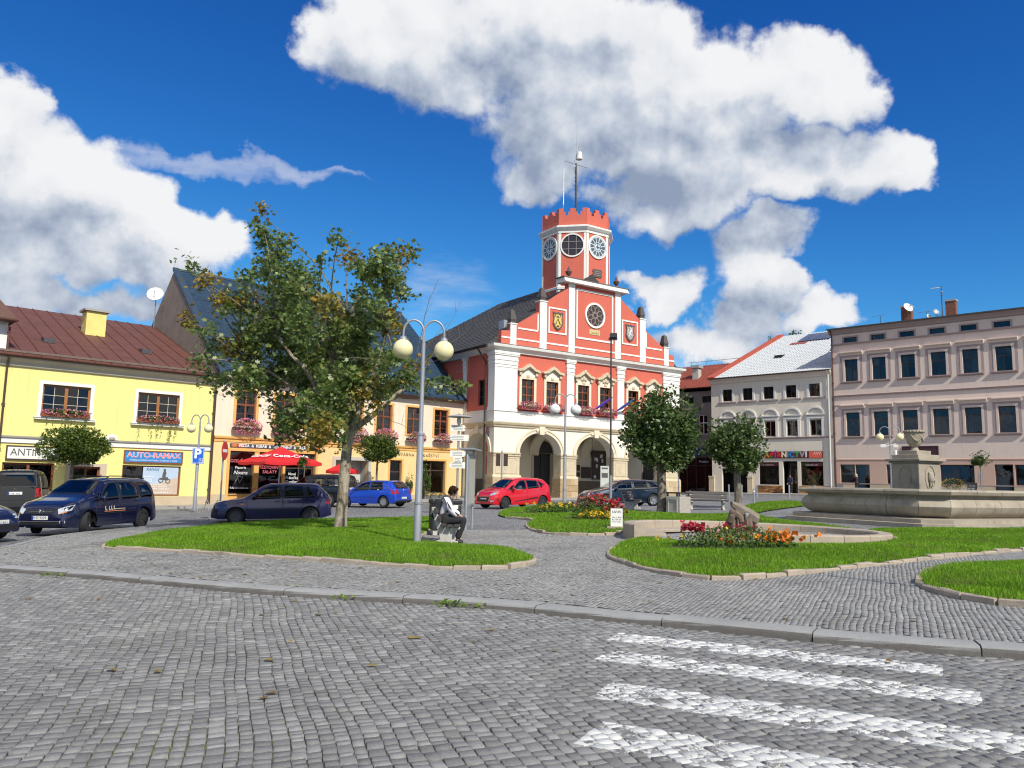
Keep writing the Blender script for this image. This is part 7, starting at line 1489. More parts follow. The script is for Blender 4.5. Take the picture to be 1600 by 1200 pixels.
RCLO = pm('red_canvas', (.62, .015, .02), .75, .08, 2)
def umbrella(label, x, y, half, zr, zt_, az, txt=True, sides=4):
 t = thing('cafe_umbrella', label, 'umbrella', gpos(x, y, .09), R(az), 'red cafe umbrellas'); mb = MB(); mb.tube([(0, 0, 0), (0, 0, zt_)], .03, 8); obj('pole', mb, WHITE, t, smooth=True)
 n = sides * 2 if sides == 4 else 8; R_ = []
 for k in range(n):
  a = 2 * math.pi * k / n + (math.pi / 4 if sides == 4 else 0); r_ = half * (math.sqrt(2) if (sides == 4 and k % 2 == 0) else 1); R_.append((r_ * math.cos(a), r_ * math.sin(a)))
 for k in range(n):
  a, b_ = R_[k], R_[(k + 1) % n]; mb = MB(); g = 5; rows = []
  for i in range(g + 1):
   s_ = i / g; zz = zt_ - (zt_ - zr) * s_ ** .92
   rows.append([(a[0] * s_ * (1 - u) + b_[0] * s_ * u, a[1] * s_ * (1 - u) + b_[1] * s_ * u, zz - .05 * s_ * math.sin(math.pi * u)) for u in (0, .25, .5, .75, 1)])
  rows.append([(v[0], v[1], v[2] - .16) for v in rows[-1]]); m_ = 5
  mb.add([v for r_ in rows for v in r_], [(i * m_ + j, i * m_ + j + 1, (i + 1) * m_ + j + 1, (i + 1) * m_ + j) for i in range(g + 1) for j in range(m_ - 1)]); obj('canopy_panel', mb, RCLO, t, smooth=60)
 mb = MB()
 for (a, b_) in R_: mb.tube([(0, 0, zt_ - .35), (a * .98, b_ * .98, zr - .04)], .012, 5)
 obj('ribs', mb, WHITE, t)['kind'] = 'stuff'
 mb = MB(); mb.box(-.3, .3, -.3, .3, 0, .08); obj('base_plate', mb, GRAN, t)
 return t
u1 = umbrella('large red Coca-Cola parasol in front of the pizza shop', -13.45, 46.0, 1.75, 2.4, 3.3, LRA)
slope = math.atan2(3.3 - 2.4, 1.75)
text('Coca-Cola', .5, TXW, u1, (0, -1.2, 2.745), (slope, 0, 0), ext=.004, shear=.35, bold=.006, sx=1.0); text('Coca-Cola', .5, TXW, u1, (-1.2, 0, 2.745), (slope, 0, R(-90)), ext=.004, shear=.35, bold=.006)
u2 = umbrella('smaller red parasol before the gateway, partly behind the maple trunk', -10.7, 50.2, 1.05, 1.95, 2.45, LRA, True, 8)
REDP = pm('red_enamel', (.5, .02, .02), .4, .1, 4)
def chair(label, x, y, az):
 t = thing('cafe_chair', label, 'chair', gpos(x, y, .09), R(az), 'red cafe chairs');
 for sx in (-.2, .2):
  for sy in (-.2, .2): mb = MB(); mb.tube([(sx * 1.1, sy * 1.1, 0), (sx, sy, .45)], .014, 6); obj('leg', mb, REDP, t)
 mb = MB(); mb.box(-.22, .22, -.22, .22, .44, .475); obj('seat', mb, REDP, t, bevel=.01)
 mb = MB(); mb.tube([(-.2, .2, .46), (-.2, .27, .85), (0, .29, .92), (.2, .27, .85), (.2, .2, .46)], .015, 6)
 for k in (-.1, 0, .1): mb.tube([(k, .21, .47), (k, .28, .88)], .009, 5)
 obj('backrest', mb, REDP, t, smooth=True); return t
chair('red metal chair at the left of the parasol', -14.6, 45.6, 30); chair('red metal chair behind the dark blue hatchback', -12.4, 47.2, 190)
tb = thing('cafe_table', 'brown cafe table under the large parasol', 'table', gpos(-13.6, 46.3, .09), R(LRA)); mb = MB(); mb.box(-.55, .55, -.35, .35, .7, .74); obj('tabletop', mb, WOODR, tb)
for sx in (-.45, .45):
 for sy in (-.28, .28): mb = MB(); mb.box(sx - .03, sx + .03, sy - .03, sy + .03, 0, .7); obj('leg', mb, WOODR, tb)
for i in range(4):
 p = Vector((-15.6, 39.4, 0)) + Vector((.42, .36, 0)) * i
 r_ = thing('bicycle_stand', ('bicycle stand nearest the parking lamp', 'second bicycle stand from the parking lamp', 'third bicycle stand from the parking lamp', 'bicycle stand farthest from the parking lamp')[i], 'bicycle stand', gpos(p.x, p.y, .0), R(LRA), 'bicycle stands'); mb = MB(); mb.tube([(0, -.3, 0), (0, -.25, .35), (0, .0, .5), (0, .15, .38)], .02, 6); mb.tube([(0, .3, 0), (0, .1, .35), (0, -.1, .42)], .02, 6); obj('hoop', mb, ZINC, r_, smooth=True)
rk_ = thing('bicycle_rack', 'long rack of metal hoops by the fountain pedestal', 'bicycle rack', gpos(31.0, 57.5, .05), R(RRA));
for k in range(10): mb = MB(); mb.tube([(k * .26, 0, 0), (k * .26, 0, .75), (k * .26, .35, .75), (k * .26, .35, 0)], .022, 6); obj('hoop', mb, ZINC, rk_)
mb = MB(); mb.box(-.1, 2.5, -.05, .4, .0, .05); obj('rail', mb, ZINC, rk_)
ab = thing('chalkboard', 'black chalkboard standing by the mauve house shop', 'sign', gpos(35.0, 59.8, .09), facing(35, 59.8, 12)); mb = MB(); mb.box(-.3, .3, -.02, .02, .05, 1.0); obj('board', mb, BLACK, ab); mb = MB(); mb.ring([(-.33, .0), (.33, .0), (.33, 1.03), (-.33, 1.03)], [(-.29, .06), (.29, .06), (.29, .98), (-.29, .98)], -.035, .03); obj('frame', mb, WOODD, ab); [scrib(pm('chalk', (.4, .4, .4), .9, 0), ab, -.2, .2, z_, .1, -.022, int(z_ * 50)) for z_ in (.8, .62, .45, .3)]
pb = thing('planter_box', 'stone planter with yellow flowers before the mauve house', 'planter', gpos(32.9, 58.6, .09), R(RRA)); mb = MB(); mb.box(-.5, .5, -.25, .25, 0, .55); obj('trough', mb, GRAN, pb, bevel=.03); rs = np.random.RandomState(8); o = link('foliage', leaf_mesh('f', leaf_cloud(blob_pts(300, (0, 0, .85), (.75, .4, .45), rs), .13, rs), BOXLEAF), pb); o['kind'] = 'stuff'; o = link('blossoms', leaf_mesh('f', leaf_cloud(blob_pts(160, (0, 0, .95), (.8, .42, .45), rs, .7), .12, rs), FLOW['yellow']), pb); o['kind'] = 'stuff'
WEED = island('weed_leaf', ((.1, .2, .015), (.16, .27, .02), (.22, .32, .04)), .6, .35)
for i, (px, py, n, lb) in enumerate(((456, 926, 60, 'largest yellow-green weed tuft at the kerb foot'), (705, 948, 34, 'weed tuft at the kerb foot below the seated person'), (405, 925, 16, 'tiny weed just left of the largest tuft'), (745, 951, 14, 'tiny weed just right of the tuft below the person'), (85, 902, 18, 'weed at the kerb foot near the left edge'), (540, 938, 12, 'tiny weed at the kerb foot right of the largest tuft'))):
 p = G(px, py, .0); w_ = thing('weed', lb, 'weed', p, 0, 'weeds at the kerb'); rs = np.random.RandomState(60 + i); q = np.stack([rs.normal(0, .10, n), rs.normal(0, .045, n), rs.uniform(.01, .08, n)], 1); o = link('leaves', leaf_mesh('weed', leaf_cloud(q, .085, rs, .4, .4), WEED), w_)


# ------------------------------------------------------------------ trees
def bark_mat(name, c1, c2, sc=6):
 mt, t, b = newmat(name); p = pos_of(t); q = vmt(t, 'MULTIPLY', p, (1, 1, .35))
 n = noise(t, q, sc, 6, .65); n2 = noise(t, q, sc * 6, 4, .6)
 c = mixc(t, smooth(t, n, .42, .58), c1, c2); c = mixc(t, mth(t, 'MULTIPLY', smooth(t, n2, .5, .7), .5), c, tuple(x * .5 for x in c1)); t.links.new(c, b.inputs['Base Color']); b.inputs['Roughness'].default_value = .9
 bn = t.nodes.new('ShaderNodeBump'); bn.inputs['Strength'].default_value = .8; bn.inputs['Distance'].default_value = .03; t.links.new(mth(t, 'ADD', n, n2), bn.inputs['Height']); t.links.new(bn.outputs[0], b.inputs['Normal']); return mt
MBARK = bark_mat('maple_bark', (.20, .155, .105), (.42, .36, .27)); LBARK = bark_mat('lime_bark', (.14, .115, .085), (.25, .21, .165), 9)
def limb(a, b_, r0, r1, rs, n=6, bend=.12, n_side=7):
 a = Vector(a); b_ = Vector(b_); L = (b_ - a).length; off = Vector((rs.uniform(-1, 1), rs.uniform(-1, 1), rs.uniform(.2, 1))) * L * bend; pts = []
 for i in range(n + 1):
  t_ = i / n; pts.append(a.lerp(b_, t_) + off * math.sin(math.pi * t_) + Vector((rs.uniform(-1, 1), rs.uniform(-1, 1), rs.uniform(-1, 1))) * L * .015)
 return pts, [r0 + (r1 - r0) * i / n for i in range(n + 1)]
def maple_leaves(pts, size, rs, droop=.35):
 """five-lobed flat leaves"""
 n = len(pts); shape = np.array([(0, -.45), (.18, -.22), (.5, -.28), (.36, .0), (.44, .3), (.14, .2), (0, .55), (-.14, .2), (-.44, .3), (-.36, .0), (-.5, -.28), (-.18, -.22)])
 nrm = rs.normal(size=(n, 3)); nrm[:, 2] = np.abs(nrm[:, 2]) + .35; nrm /= np.linalg.norm(nrm, axis=1, keepdims=True)
 a = rs.normal(size=(n, 3)); a[:, 2] -= droop; a -= (a * nrm).sum(1, keepdims=True) * nrm; a /= np.linalg.norm(a, axis=1, keepdims=True) + 1e-9; b_ = np.cross(nrm, a)
 s = (size * rs.uniform(.65, 1.25, n))[:, None, None]
 V_ = pts[:, None] + (b_[:, None] * shape[None, :, :1] + a[:, None] * shape[None, :, 1:]) * s - nrm[:, None] * s * .35 * (np.abs(shape[:, 0]) ** 2)[None, :, None]
 return V_
MLEAF = island('maple_leaf', ((.065, .115, .03), (.10, .165, .042), (.14, .215, .058), (.18, .265, .07), (.24, .31, .09), (.33, .35, .10), (.12, .19, .05)), .42, .42, spec=.7)
MLEAFY = island('maple_leaf_turning', ((.16, .17, .03), (.26, .23, .04), (.36, .27, .045), (.42, .22, .035)), .5, .42, spec=.45)
mt_ = thing('maple_tree', 'large spreading maple with yellowing leaves in the left lawn', 'tree', gpos(-4.68, 21.97, KH + .02))
MP = mt_.location.copy()
CL = [(410, 335, 20), (415, 362, 28), (427, 392, 36), (440, 425, 44), (397, 425, 28), (380, 442, 22), (300, 415, 20), (318, 440, 24), (343, 465, 28), (375, 472, 34), (295, 500, 20), (320, 512, 24), (332, 542, 27), (308, 562, 18), (452, 462, 48), (482, 440, 32), (503, 412, 16), (430, 502, 50), (400, 522, 44), (370, 548, 38), (470, 502, 48), (512, 474, 38), (522, 522, 48), (526, 376, 15), (541, 402, 24), (572, 424, 34), (600, 412, 38), (626, 397, 28), (640, 390, 17), (612, 452, 38), (580, 472, 38), (632, 458, 24), (562, 512, 44), (602, 500, 38), (382, 592, 38), (422, 592, 44), (470, 582, 44), (522, 580, 48), (572, 562, 44), (612, 562, 34), (482, 640, 48), (532, 642, 54), (576, 610, 40), (442, 652, 33), (448, 682, 26), (612, 602, 33), (642, 592, 26), (507, 672, 36), (662, 602, 22), (692, 602, 24), (716, 607, 18), (652, 572, 16), (350, 600, 24), (330, 585, 20), (528, 685, 20), (500, 610, 50), (540, 600, 44), (512, 650, 42), (470, 660, 40), (490, 550, 50), (550, 550, 48), (450, 540, 46), (495, 690, 26)]
rs = random.Random(21); nr = np.random.RandomState(21)
forks = []
mb = MB(); mb.tube([(0, 0, -.1), (.02, 0, .08), (.03, .02, .5), (.06, .0, 1.4), (.1, .02, 2.3), (.14, .0, 2.95)], [.25, .19, .165, .15, .145, .16], 12); obj('trunk', mb, MBARK, mt_, smooth=True)
mains = [(430, 520, -.6), (470, 590, .9), (395, 570, .2), (520, 560, -1.0), (575, 560, .4), (605, 520, -.3), (545, 500, .8), (500, 520, -.2), (640, 600, .5), (440, 640, -.8)]
def to3(px, py, dep):
 d = ray(px, py); t_ = (MP.y + dep) / d.y; return CAM + d * t_ - MP
mains3 = [to3(*q) for q in mains]
top = Vector((.14, 0, 2.9))
brmb = []
for q in mains3:
 pts, rr = limb(top + Vector((rs.uniform(-.06, .06), rs.uniform(-.06, .06), rs.uniform(-.25, .0))), q, rs.uniform(.075, .105), .035, rs, 7, .08); mb = MB(); mb.tube(pts, rr, 7); obj('branch', mb, MBARK, mt_, smooth=True)
LV = []; LY = []; tw_ = MB()
for (px, py, r) in CL:
 big = 2.4 * (1 - abs(px - 505) / 260) + .5
 for rep in range(2 if r > 30 else 1):
  dep = rs.uniform(-big, big); c = to3(px + (rs.uniform(-8, 8) if rep else 0), py + (rs.uniform(-8, 8) if rep else 0), dep); rad = r * (MP.y + dep) / FPX
  src = min(mains3, key=lambda q: (q - c).length - .3 * (c.z - q.z)); pts, rr = limb(src, c, .03, .01, rs, 5, .06); tw_.tube(pts, rr, 5)
  n = int(rad * rad * (620 if rep == 0 else 430)); nt = max(4, int(n / 16));
  ends = nr.normal(size=(nt, 3)); ends /= np.linalg.norm(ends, axis=1, keepdims=True); ends *= rad * nr.uniform(.35, 1.05, (nt, 1)); ends[:, 2] *= .85
  for e in ends[:6]: tw_.tube([c, c + Vector(e) * .9], [.009, .004], 4)
  P = np.repeat(ends, 16, 0) * nr.uniform(.55, 1.08, (nt * 16, 1)) + nr.normal(size=(nt * 16, 3)) * .12 + np.array(c)
  (LY if (rs.random() < .12 or (px < 400 and 420 < py < 560 and rs.random() < .45)) else LV).append(P)
for (a, b_) in (((650, 560), (685, 435)), ((655, 590), (722, 470)), ((640, 580), (700, 500)), ((660, 570), (730, 520)), ((420, 610), (500, 650)), ((360, 590), (440, 640)), ((600, 600), (690, 560)), ((620, 620), (700, 640)), ((560, 640), (640, 670))):
 pts, rr = limb(to3(*a, 0), to3(*b_, rs.uniform(-.6, .6)), .012, .004, rs, 6, .04); tw_.tube(pts, rr, 4)
 for k in (3, 4, 5): tw_.tube([pts[k], pts[k] + Vector((rs.uniform(-.3, .5), rs.uniform(-.3, .3), rs.uniform(.1, .5)))], [.005, .002], 4)
o = obj('twigs', tw_, LBARK, mt_); o['kind'] = 'stuff'
for nm_, L_, m_ in (('crown', LV, MLEAF), ('yellowing_leaves', LY, MLEAFY)):
 P = np.concatenate(L_); V_ = maple_leaves(P, .135, nr); n = len(V_); print(nm_, n)
 me = npmesh(nm_, V_.reshape(-1, 3), np.arange(n * 12).reshape(n, 12), m_); o = link(nm_, me, mt_); o['kind'] = 'stuff'
LLEAF = island('lime_leaf', ((.035, .065, .014), (.055, .10, .02), (.08, .135, .026), (.11, .17, .04), (.18, .23, .075)), .4, .35, spec=.55)
LLEAF2 = island('globe_leaf', ((.03, .06, .008), (.05, .095, .012), (.08, .13, .016), (.12, .17, .025), (.17, .19, .03)), .5, .3, spec=.4)
def round_tree(name, label, x, y, dz, trunk_r, zc, rx, rz, n, size, mat, seed, bark=LBARK, lobes=13, lump=.55, ztrunk=None, group=None, drop=0, gaps=-.18):
 t = thing(name, label, 'tree', gpos(x, y, dz), 0, group); nr = np.random.RandomState(seed); rs = random.Random(seed)
 zt_ = ztrunk or (zc - rz * .45); mb = MB(); mb.tube([(0, 0, -.1), (0, 0, .06), (.02, 0, .5), (-.01, .02, zt_ * .6), (.02, 0, zt_)], [trunk_r * 1.5, trunk_r * 1.15, trunk_r, trunk_r * .92, trunk_r * .95], 10); obj('trunk', mb, bark, t, smooth=True)
 cen = []
 for k in range(lobes):
  d = Vector((rs.gauss(0, 1), rs.gauss(0, 1), rs.gauss(0, .8))).normalized(); c = Vector((d.x * rx * .58, d.y * rx * .58, zc + d.z * rz * .58)); cen.append(c)
  pts, rr = limb((0, 0, zt_ - .1), c, trunk_r * .45, trunk_r * .1, rs, 4, .08); mb = MB(); mb.tube(pts, rr, 5); obj('branch', mb, bark, t, smooth=True)
 P = []
 for c in cen:
  m = n // lobes; d = nr.normal(size=(m, 3)); d /= np.linalg.norm(d, axis=1, keepdims=True); q = np.array(c) + d * (nr.uniform(.3, 1.12, (m, 1)) ** .7) * np.array([rx * .46, rx * .46, rz * .44]); P.append(q)
 P = np.concatenate(P); m = n // 3
 d = nr.normal(size=(m, 3)); d /= np.linalg.norm(d, axis=1, keepdims=True); lum = 1 + lump * .5 * (np.sin(d[:, 0] * 6 + seed) * np.sin(d[:, 1] * 5 + 1) + np.sin(d[:, 2] * 7 + d[:, 0] * 4)) * .6
 hole = np.sin(d[:, 0] * 8 + 2 * seed) * np.sin(d[:, 2] * 7 + d[:, 1] * 6 + seed) > gaps
 q = d * (lum * nr.uniform(.8, 1.04, m))[:, None] * np.array([rx, rx, rz]) + np.array([0, 0, zc]); P = np.concatenate([P, q[hole]]); P = P[P[:, 2] > zc - rz * (1.0 + drop)]
 V_ = leaf_cloud(P, size, nr, .25, .75); o = link('crown', leaf_mesh('crown', V_, mat), t); o['kind'] = 'stuff'; return t
round_tree('lime_tree', 'round-crowned lime tree in front of the right end of the town hall', 6.42, 33.45, KH, .2, 3.45, 1.62, 1.72, 8600, .17, LLEAF, 3)
round_tree('lime_tree', 'smaller round lime tree in front of the stationery shop', 11.15, 38.7, KH, .18, 3.1, 1.5, 1.42, 6800, .17, LLEAF, 5)
round_tree('globe_tree', 'flat globe-shaped tree in front of the ANTIK shop', -21.55, 38.8, .09, .09, 3.1, 1.62, .95, 9000, .13, LLEAF2, 7, lobes=8, lump=.25, gaps=-.7)
round_tree('globe_tree', 'small globe-shaped tree in front of the ochre gateway', -8.45, 50.0, .09, .07, 3.36, 1.32, .92, 5500, .13, LLEAF2, 9, lobes=7, lump=.25, gaps=-.7)
round_tree('standard_shrub', 'tiny clipped shrub beside the parasol pole', -11.75, 45.0, .09, .03, 2.35, .36, .42, 900, .09, LLEAF2, 11, lobes=4)
gt = round_tree('standard_shrub', 'small lollipop tree in a wire guard by the mauve house', 33.9, 56.8, .05, .035, 2.75, .62, .55, 1400, .13, LLEAF, 13, lobes=5)
for k in range(6): a = R(60 * k); mb = MB(); mb.tube([(.16 * math.cos(a), .16 * math.sin(a), 1.9), (.16 * math.cos(a), .16 * math.sin(a), 1.0), (.38 * math.cos(a), .38 * math.sin(a), .45), (.2 * math.cos(a), .2 * math.sin(a), .0)], .016, 5); obj('guard_rod', mb, ZINC, gt)
round_tree('conifer_shrub', 'dark conical shrub at the bakery corner', -5.9, 55.3, .09, .05, 1.3, .36, 1.2, 1600, .1, LLEAF, 15, lobes=5, ztrunk=.4)
round_tree('conifer_shrub', 'small dark conical shrub beside the blue car', -6.9, 53.9, .09, .05, .95, .28, .85, 1100, .09, LLEAF, 16, lobes=5, ztrunk=.3)
round_tree('distant_tree', 'treetop showing behind the stationery shop roof', 35.0, 98.0, 0, .4, 17.0, 3.0, 2.6, 3500, .4, LLEAF, 17)


# ------------------------------------------------------------------ cars
def lerp_pts(P, x):
 xs = [p[0] for p in P]; zs = [p[1] for p in P]; return float(np.interp(x, xs, zs))
def smooth_curve(P, n=300, it=10, k=.02):
 xs = np.linspace(P[0][0], P[-1][0], n); zs = np.interp(xs, [p[0] for p in P], [p[1] for p in P])
 for _ in range(it):
  z2 = zs.copy(); z2[1:-1] = .25 * zs[:-2] + .5 * zs[1:-1] + .25 * zs[2:]; zs = z2
 return lambda x: float(np.interp(x, xs, zs))
def carpaint(name, col, flake=.0, metal=.35):
 mt, t, b = newmat(name); b.inputs['Base Color'].default_value = (*col, 1); b.inputs['Metallic'].default_value = metal; b.inputs['Roughness'].default_value = .32; b.inputs['Coat Weight'].default_value = 1; b.inputs['Coat Roughness'].default_value = .03
 p = pos_of(t); d = smooth(t, noise(t, p, 3, 5, .6), .45, .75); t.links.new(mth(t, 'MULTIPLY_ADD', d, .12, .28), b.inputs['Roughness']); return mt
TYRE = pm('tyre', (.018, .018, .019), .85, .2, 20); RIMS = pm('rim_silver', (.42, .43, .44), .35, .1, 5, metal=.7); RIMD = pm('rim_dark', (.07, .07, .075), .4, .1, 5, metal=.5); CABIN = pm('cabin_dark', (.035, .034, .036), .8, .2, 6); TRIM = pm('car_trim', (.015, .015, .016), .5, .1, 8)
LENS = pm('headlamp', (.62, .65, .68), .08, .25, 14, metal=.4); TAIL = pm('tail_lamp', (.38, .012, .012), .15, .2, 12); PLATE = pm('number_plate', (.75, .75, .73), .4, 0); AMBER = pm('amber_lens', (.6, .2, .02), .2, 0); CHROME = pm('chrome', (.6, .6, .62), .12, 0, metal=.9); EUB = pm('plate_blue', (.01, .05, .35), .4, 0)
WHEELS = {}
def wheel_meshes(r, w, kind):
 k = (r, w, kind)
 if k not in WHEELS:
  mb = MB(); ri = r * .66; mb.lathe([(ri, -w / 2), (r * .92, -w / 2), (r * .985, -w / 2 + .02), (r, -w / 2 + .05), (r, w / 2 - .05), (r * .985, w / 2 - .02), (r * .92, w / 2), (ri, w / 2)], 32, cap=False); ty = mb.mesh('tyre', TYRE, 40)
  mb = MB(); mb.lathe([(ri * 1.01, -w / 2 + .01), (ri, w / 2 - .005), (ri * .93, w / 2 - .005), (ri * .88, w / 2 - .05), (ri * .3, w / 2 - .09), (.0, w / 2 - .09)], 28, cap=False)
  ns = {'steel': 9, 'alloy': 7, 'cap': 10}[kind]
  for i in range(ns):
   a = 2 * math.pi * i / ns; c, s = math.cos(a), math.sin(a); hw = .028 if kind == 'alloy' else .045; P = []
   for rr, zz, h in ((ri * .16, w / 2 - .02, hw * 1.2), (ri * .92, w / 2 - .012, hw * .8)): P += [(rr * c - s * h, rr * s + c * h, zz), (rr * c + s * h, rr * s - c * h, zz)]
   P += [(p[0], p[1], p[2] - .05) for p in P]; mb.add(P, [(0, 1, 3, 2), (4, 6, 7, 5), (0, 2, 6, 4), (1, 5, 7, 3), (0, 4, 5, 1)])
  mb.lathe([(ri * .22, w / 2 - .04), (ri * .22, w / 2 - .01), (.0, w / 2)], 16, cap=False)
  rm = mb.mesh('rim', RIMD if kind == 'steel' else RIMS, 40); WHEELS[k] = (ty, rm)
 return WHEELS[k]
def poly_off(P, d):
 n = len(P); A = sum(P[i][0] * P[(i + 1) % n][1] - P[(i + 1) % n][0] * P[i][1] for i in range(n)); sg = 1 if A > 0 else -1; out = []
 for i in range(n):
  a = Vector(P[i - 1]); b_ = Vector(P[i]); c = Vector(P[(i + 1) % n]); e1 = (b_ - a).normalized(); e2 = (c - b_).normalized(); n1 = Vector((e1.y, -e1.x)) * sg; n2 = Vector((e2.y, -e2.x)) * sg; m_ = (n1 + n2); m_ = m_ / max(.4, m_.length_squared / 2) if m_.length > 1e-6 else n1
  out.append((b_.x + m_.x * d, b_.y + m_.y * d))
 return out
def dense_poly(P, step=.06):
 out = []; n = len(P)
 for i in range(n):
  a = Vector(P[i]); b_ = Vector(P[(i + 1) % n]); k = max(1, int((b_ - a).length / step))
  for j in range(k): q = a.lerp(b_, j / k); out.append((q.x, q.y))
 return out
def pip(P, x, y):
 r = False; n = len(P)
 for i in range(n):
  x0, y0 = P[i]; x1, y1 = P[(i + 1) % n]
  if (y0 > y) != (y1 > y) and x < (x1 - x0) * (y - y0) / (y1 - y0) + x0: r = not r
 return r
class Car:
 def __init__(s, label, x, y, heading, spec, paint, dz=0.0):
  s.sp = spec; L, W, H = spec['L'], spec['W'], spec['H']; s.L, s.W, s.H = L, W, H
  n_up = Vector((-GA, -GB, 1)).normalized(); fw = Vector((math.cos(R(heading)), math.sin(R(heading)), 0)); fw = (fw - n_up * fw.dot(n_up)).normalized(); lf = n_up.cross(fw); M = Matrix.Identity(4)
  for i in range(3): M[i][0] = fw[i]; M[i][1] = lf[i]; M[i][2] = n_up[i]
  s.t = thing('parked_car' if not spec.get('van') else 'parked_van', label, spec.get('cat', 'car'), Vector((x, y, B(x, y) + dz)), rot=M.to_euler(), group=None)
  top = smooth_curve(spec['top'], 400, spec.get('sm', 8)); belt = smooth_curve(spec['belt'], 400, 8)
  x0, x1 = spec['top'][0][0], spec['top'][-1][0]; wr = spec['wr']; fa, ra = spec['fa'], spec['ra']; ar = wr + .055
  n = 110; u = np.linspace(0, 1, n); u = .5 - .5 * np.cos(np.pi * u) * (1 - .25 * np.sin(np.pi * u) ** 2); xs = sorted(set(np.round(x0 + (x1 - x0) * u, 4)) | {round(a + d, 4) for a in (fa, ra) for d in np.linspace(-ar, ar, 17)})
  rings = []; KL, KU = 9, 12
  for x_ in xs:
   e = max(0, (x_ - (x1 - .62)) / .62); e2 = max(0, ((x0 + .5) - x_) / .5); w = W / 2 * (1 - spec.get('tf', .2) * e ** 2.2 - spec.get('tr', .12) * e2 ** 2.4)
   zb = spec.get('zb', .2) + .06 * e ** 3 + .1 * e2 ** 2
   for a in (fa, ra):
    if abs(x_ - a) <= ar: zb = max(zb, wr + math.sqrt(max(0, ar * ar - (x_ - a) ** 2)))
   tz = top(x_); bz = min(belt(x_), tz - .03); bz = max(bz, zb + .08); tz = max(tz, bz + .02); gh = tz - bz; pts = []
   for j in range(KL):
    t_ = j / KL; z = zb + (bz - zb) * t_; hh = (z - .2) / max(.2, bz - .2); y_ = w * (.925 + .075 * math.sin(math.pi * min(1, max(0, .12 + hh * .75))) ** .8 - (.03 * max(0, hh - .75) / .25)); pts.append((y_, z))
   yb = pts[-1][0] * .995; th_ = spec.get('th', .2) * min(1, gh / .5)
   ex = .42 if gh > .3 else .55
   for j in range(KU + 1):
    ph = math.pi / 2 * j / KU; sz = math.sin(ph) ** ex if j else 0; cz = math.cos(ph) ** (ex * .9) if j < KU else 0; pts.append((yb * cz * (1 - th_ * sz), bz + gh * sz))
   rings.append([(x_, y_, z) for y_, z in pts] + [(x_, -y_, z) for y_, z in reversed(pts[:-1])])
  m_ = len(rings[0]); vs = [v for r_ in rings for v in r_]; nr_ = len(rings)
  fs = [(i * m_ + j, i * m_ + j + 1, (i + 1) * m_ + j + 1, (i + 1) * m_ + j) for i in range(nr_ - 1) for j in range(m_ - 1)]
  fs += [tuple(range(m_))[::-1], tuple(range((nr_ - 1) * m_, nr_ * m_))]
  s.bvh = BVHTree.FromPolygons([Vector(v) for v in vs], fs); s.vs, s.fs = vs, fs; s.paint = paint; s.cut = []; s.x0, s.x1 = x0, x1
  for side in (1, -1):
   for k in range(2):
    ty, rm = wheel_meshes(wr, spec.get('ww', .2), spec.get('rim', 'alloy')); a = fa if k == 0 else ra; st_ = spec.get('steer', 0) if k == 0 else 0
    w_ = bpy.data.objects.new('wheel', None); C.objects.link(w_); w_.parent = s.t; w_.location = (a, side * (W / 2 - spec.get('ww', .2) / 2 - .025), wr); w_.rotation_euler = (R(-90) * side, 0, 0) if not st_ else (Matrix.Rotation(R(st_), 4, 'Z') @ Matrix.Rotation(R(-90) * side, 4, 'X')).to_euler(); link('tyre', ty, w_); link('rim', rm, w_)
  mb = MB(); mb.box(x0 + .25, x1 - .25, -W / 2 + .27, W / 2 - .27, .2, .62); mb.box(ra + .48, fa - .48, -W / 2 + .08, W / 2 - .08, .22, .5); obj('underbody', mb, TRIM, s.t)
  if spec.get('seats', True):
   for sy in (-.36, .36):
    mb = MB(); sx = spec.get('seat', .1); mb.box(sx - .25, sx + .25, sy - .23, sy + .23, .4, .62); M_ = Matrix.Translation((sx - .25, sy, .6)) @ Matrix.Rotation(R(-14), 4, 'Y'); mb.cbox((0, 0, .3), .13, .46, .6, M_); mb.cbox((0, 0, .72), .09, .25, .17, M_); obj('seat', mb, CABIN, s.t, bevel=.03)
   mb = MB(); rx_ = spec.get('seat', .1) - .95; mb.box(rx_ - .25, rx_ + .2, -.62, .62, .4, .62); M_ = Matrix.Translation((rx_ - .28, 0, .6)) @ Matrix.Rotation(R(-14), 4, 'Y'); mb.cbox((0, 0, .28), .12, 1.24, .55, M_); obj('rear_bench', mb, CABIN, s.t, bevel=.03)
   dx = spec['dash']; mb = MB(); mb.box(dx - .35, dx + .35, -W / 2 + .14, W / 2 - .14, .55, lerp_pts(spec['belt'], dx) - .04); obj('dashboard', mb, CABIN, s.t, bevel=.03); mb = MB(); Mw = Matrix.Translation((dx - .42, .36, .86)) @ Matrix.Rotation(R(-65), 4, 'Y'); mb.tube([Mw @ Vector((.18 * math.cos(R(30 * k)), .18 * math.sin(R(30 * k)), 0)) for k in range(13)], .015, 6); obj('steering_wheel', mb, TRIM, s.t)
 def cast(s, p, d):
  h = s.bvh.ray_cast(Vector(p), Vector(d)); return (h[0], h[1]) if h[0] is not None else (None, None)
 def ray_of(s, view, a, b_):
  if view == 'L': return (a, 3, b_), (0, -1, 0)
  if view == 'R': return (a, -3, b_), (0, 1, 0)
  if view == 'T': return (a, b_, 4), (0, 0, -1)
  if view == 'F': return (6, a, b_), (-1, 0, 0)
  return (-6, a, b_), (1, 0, 0)
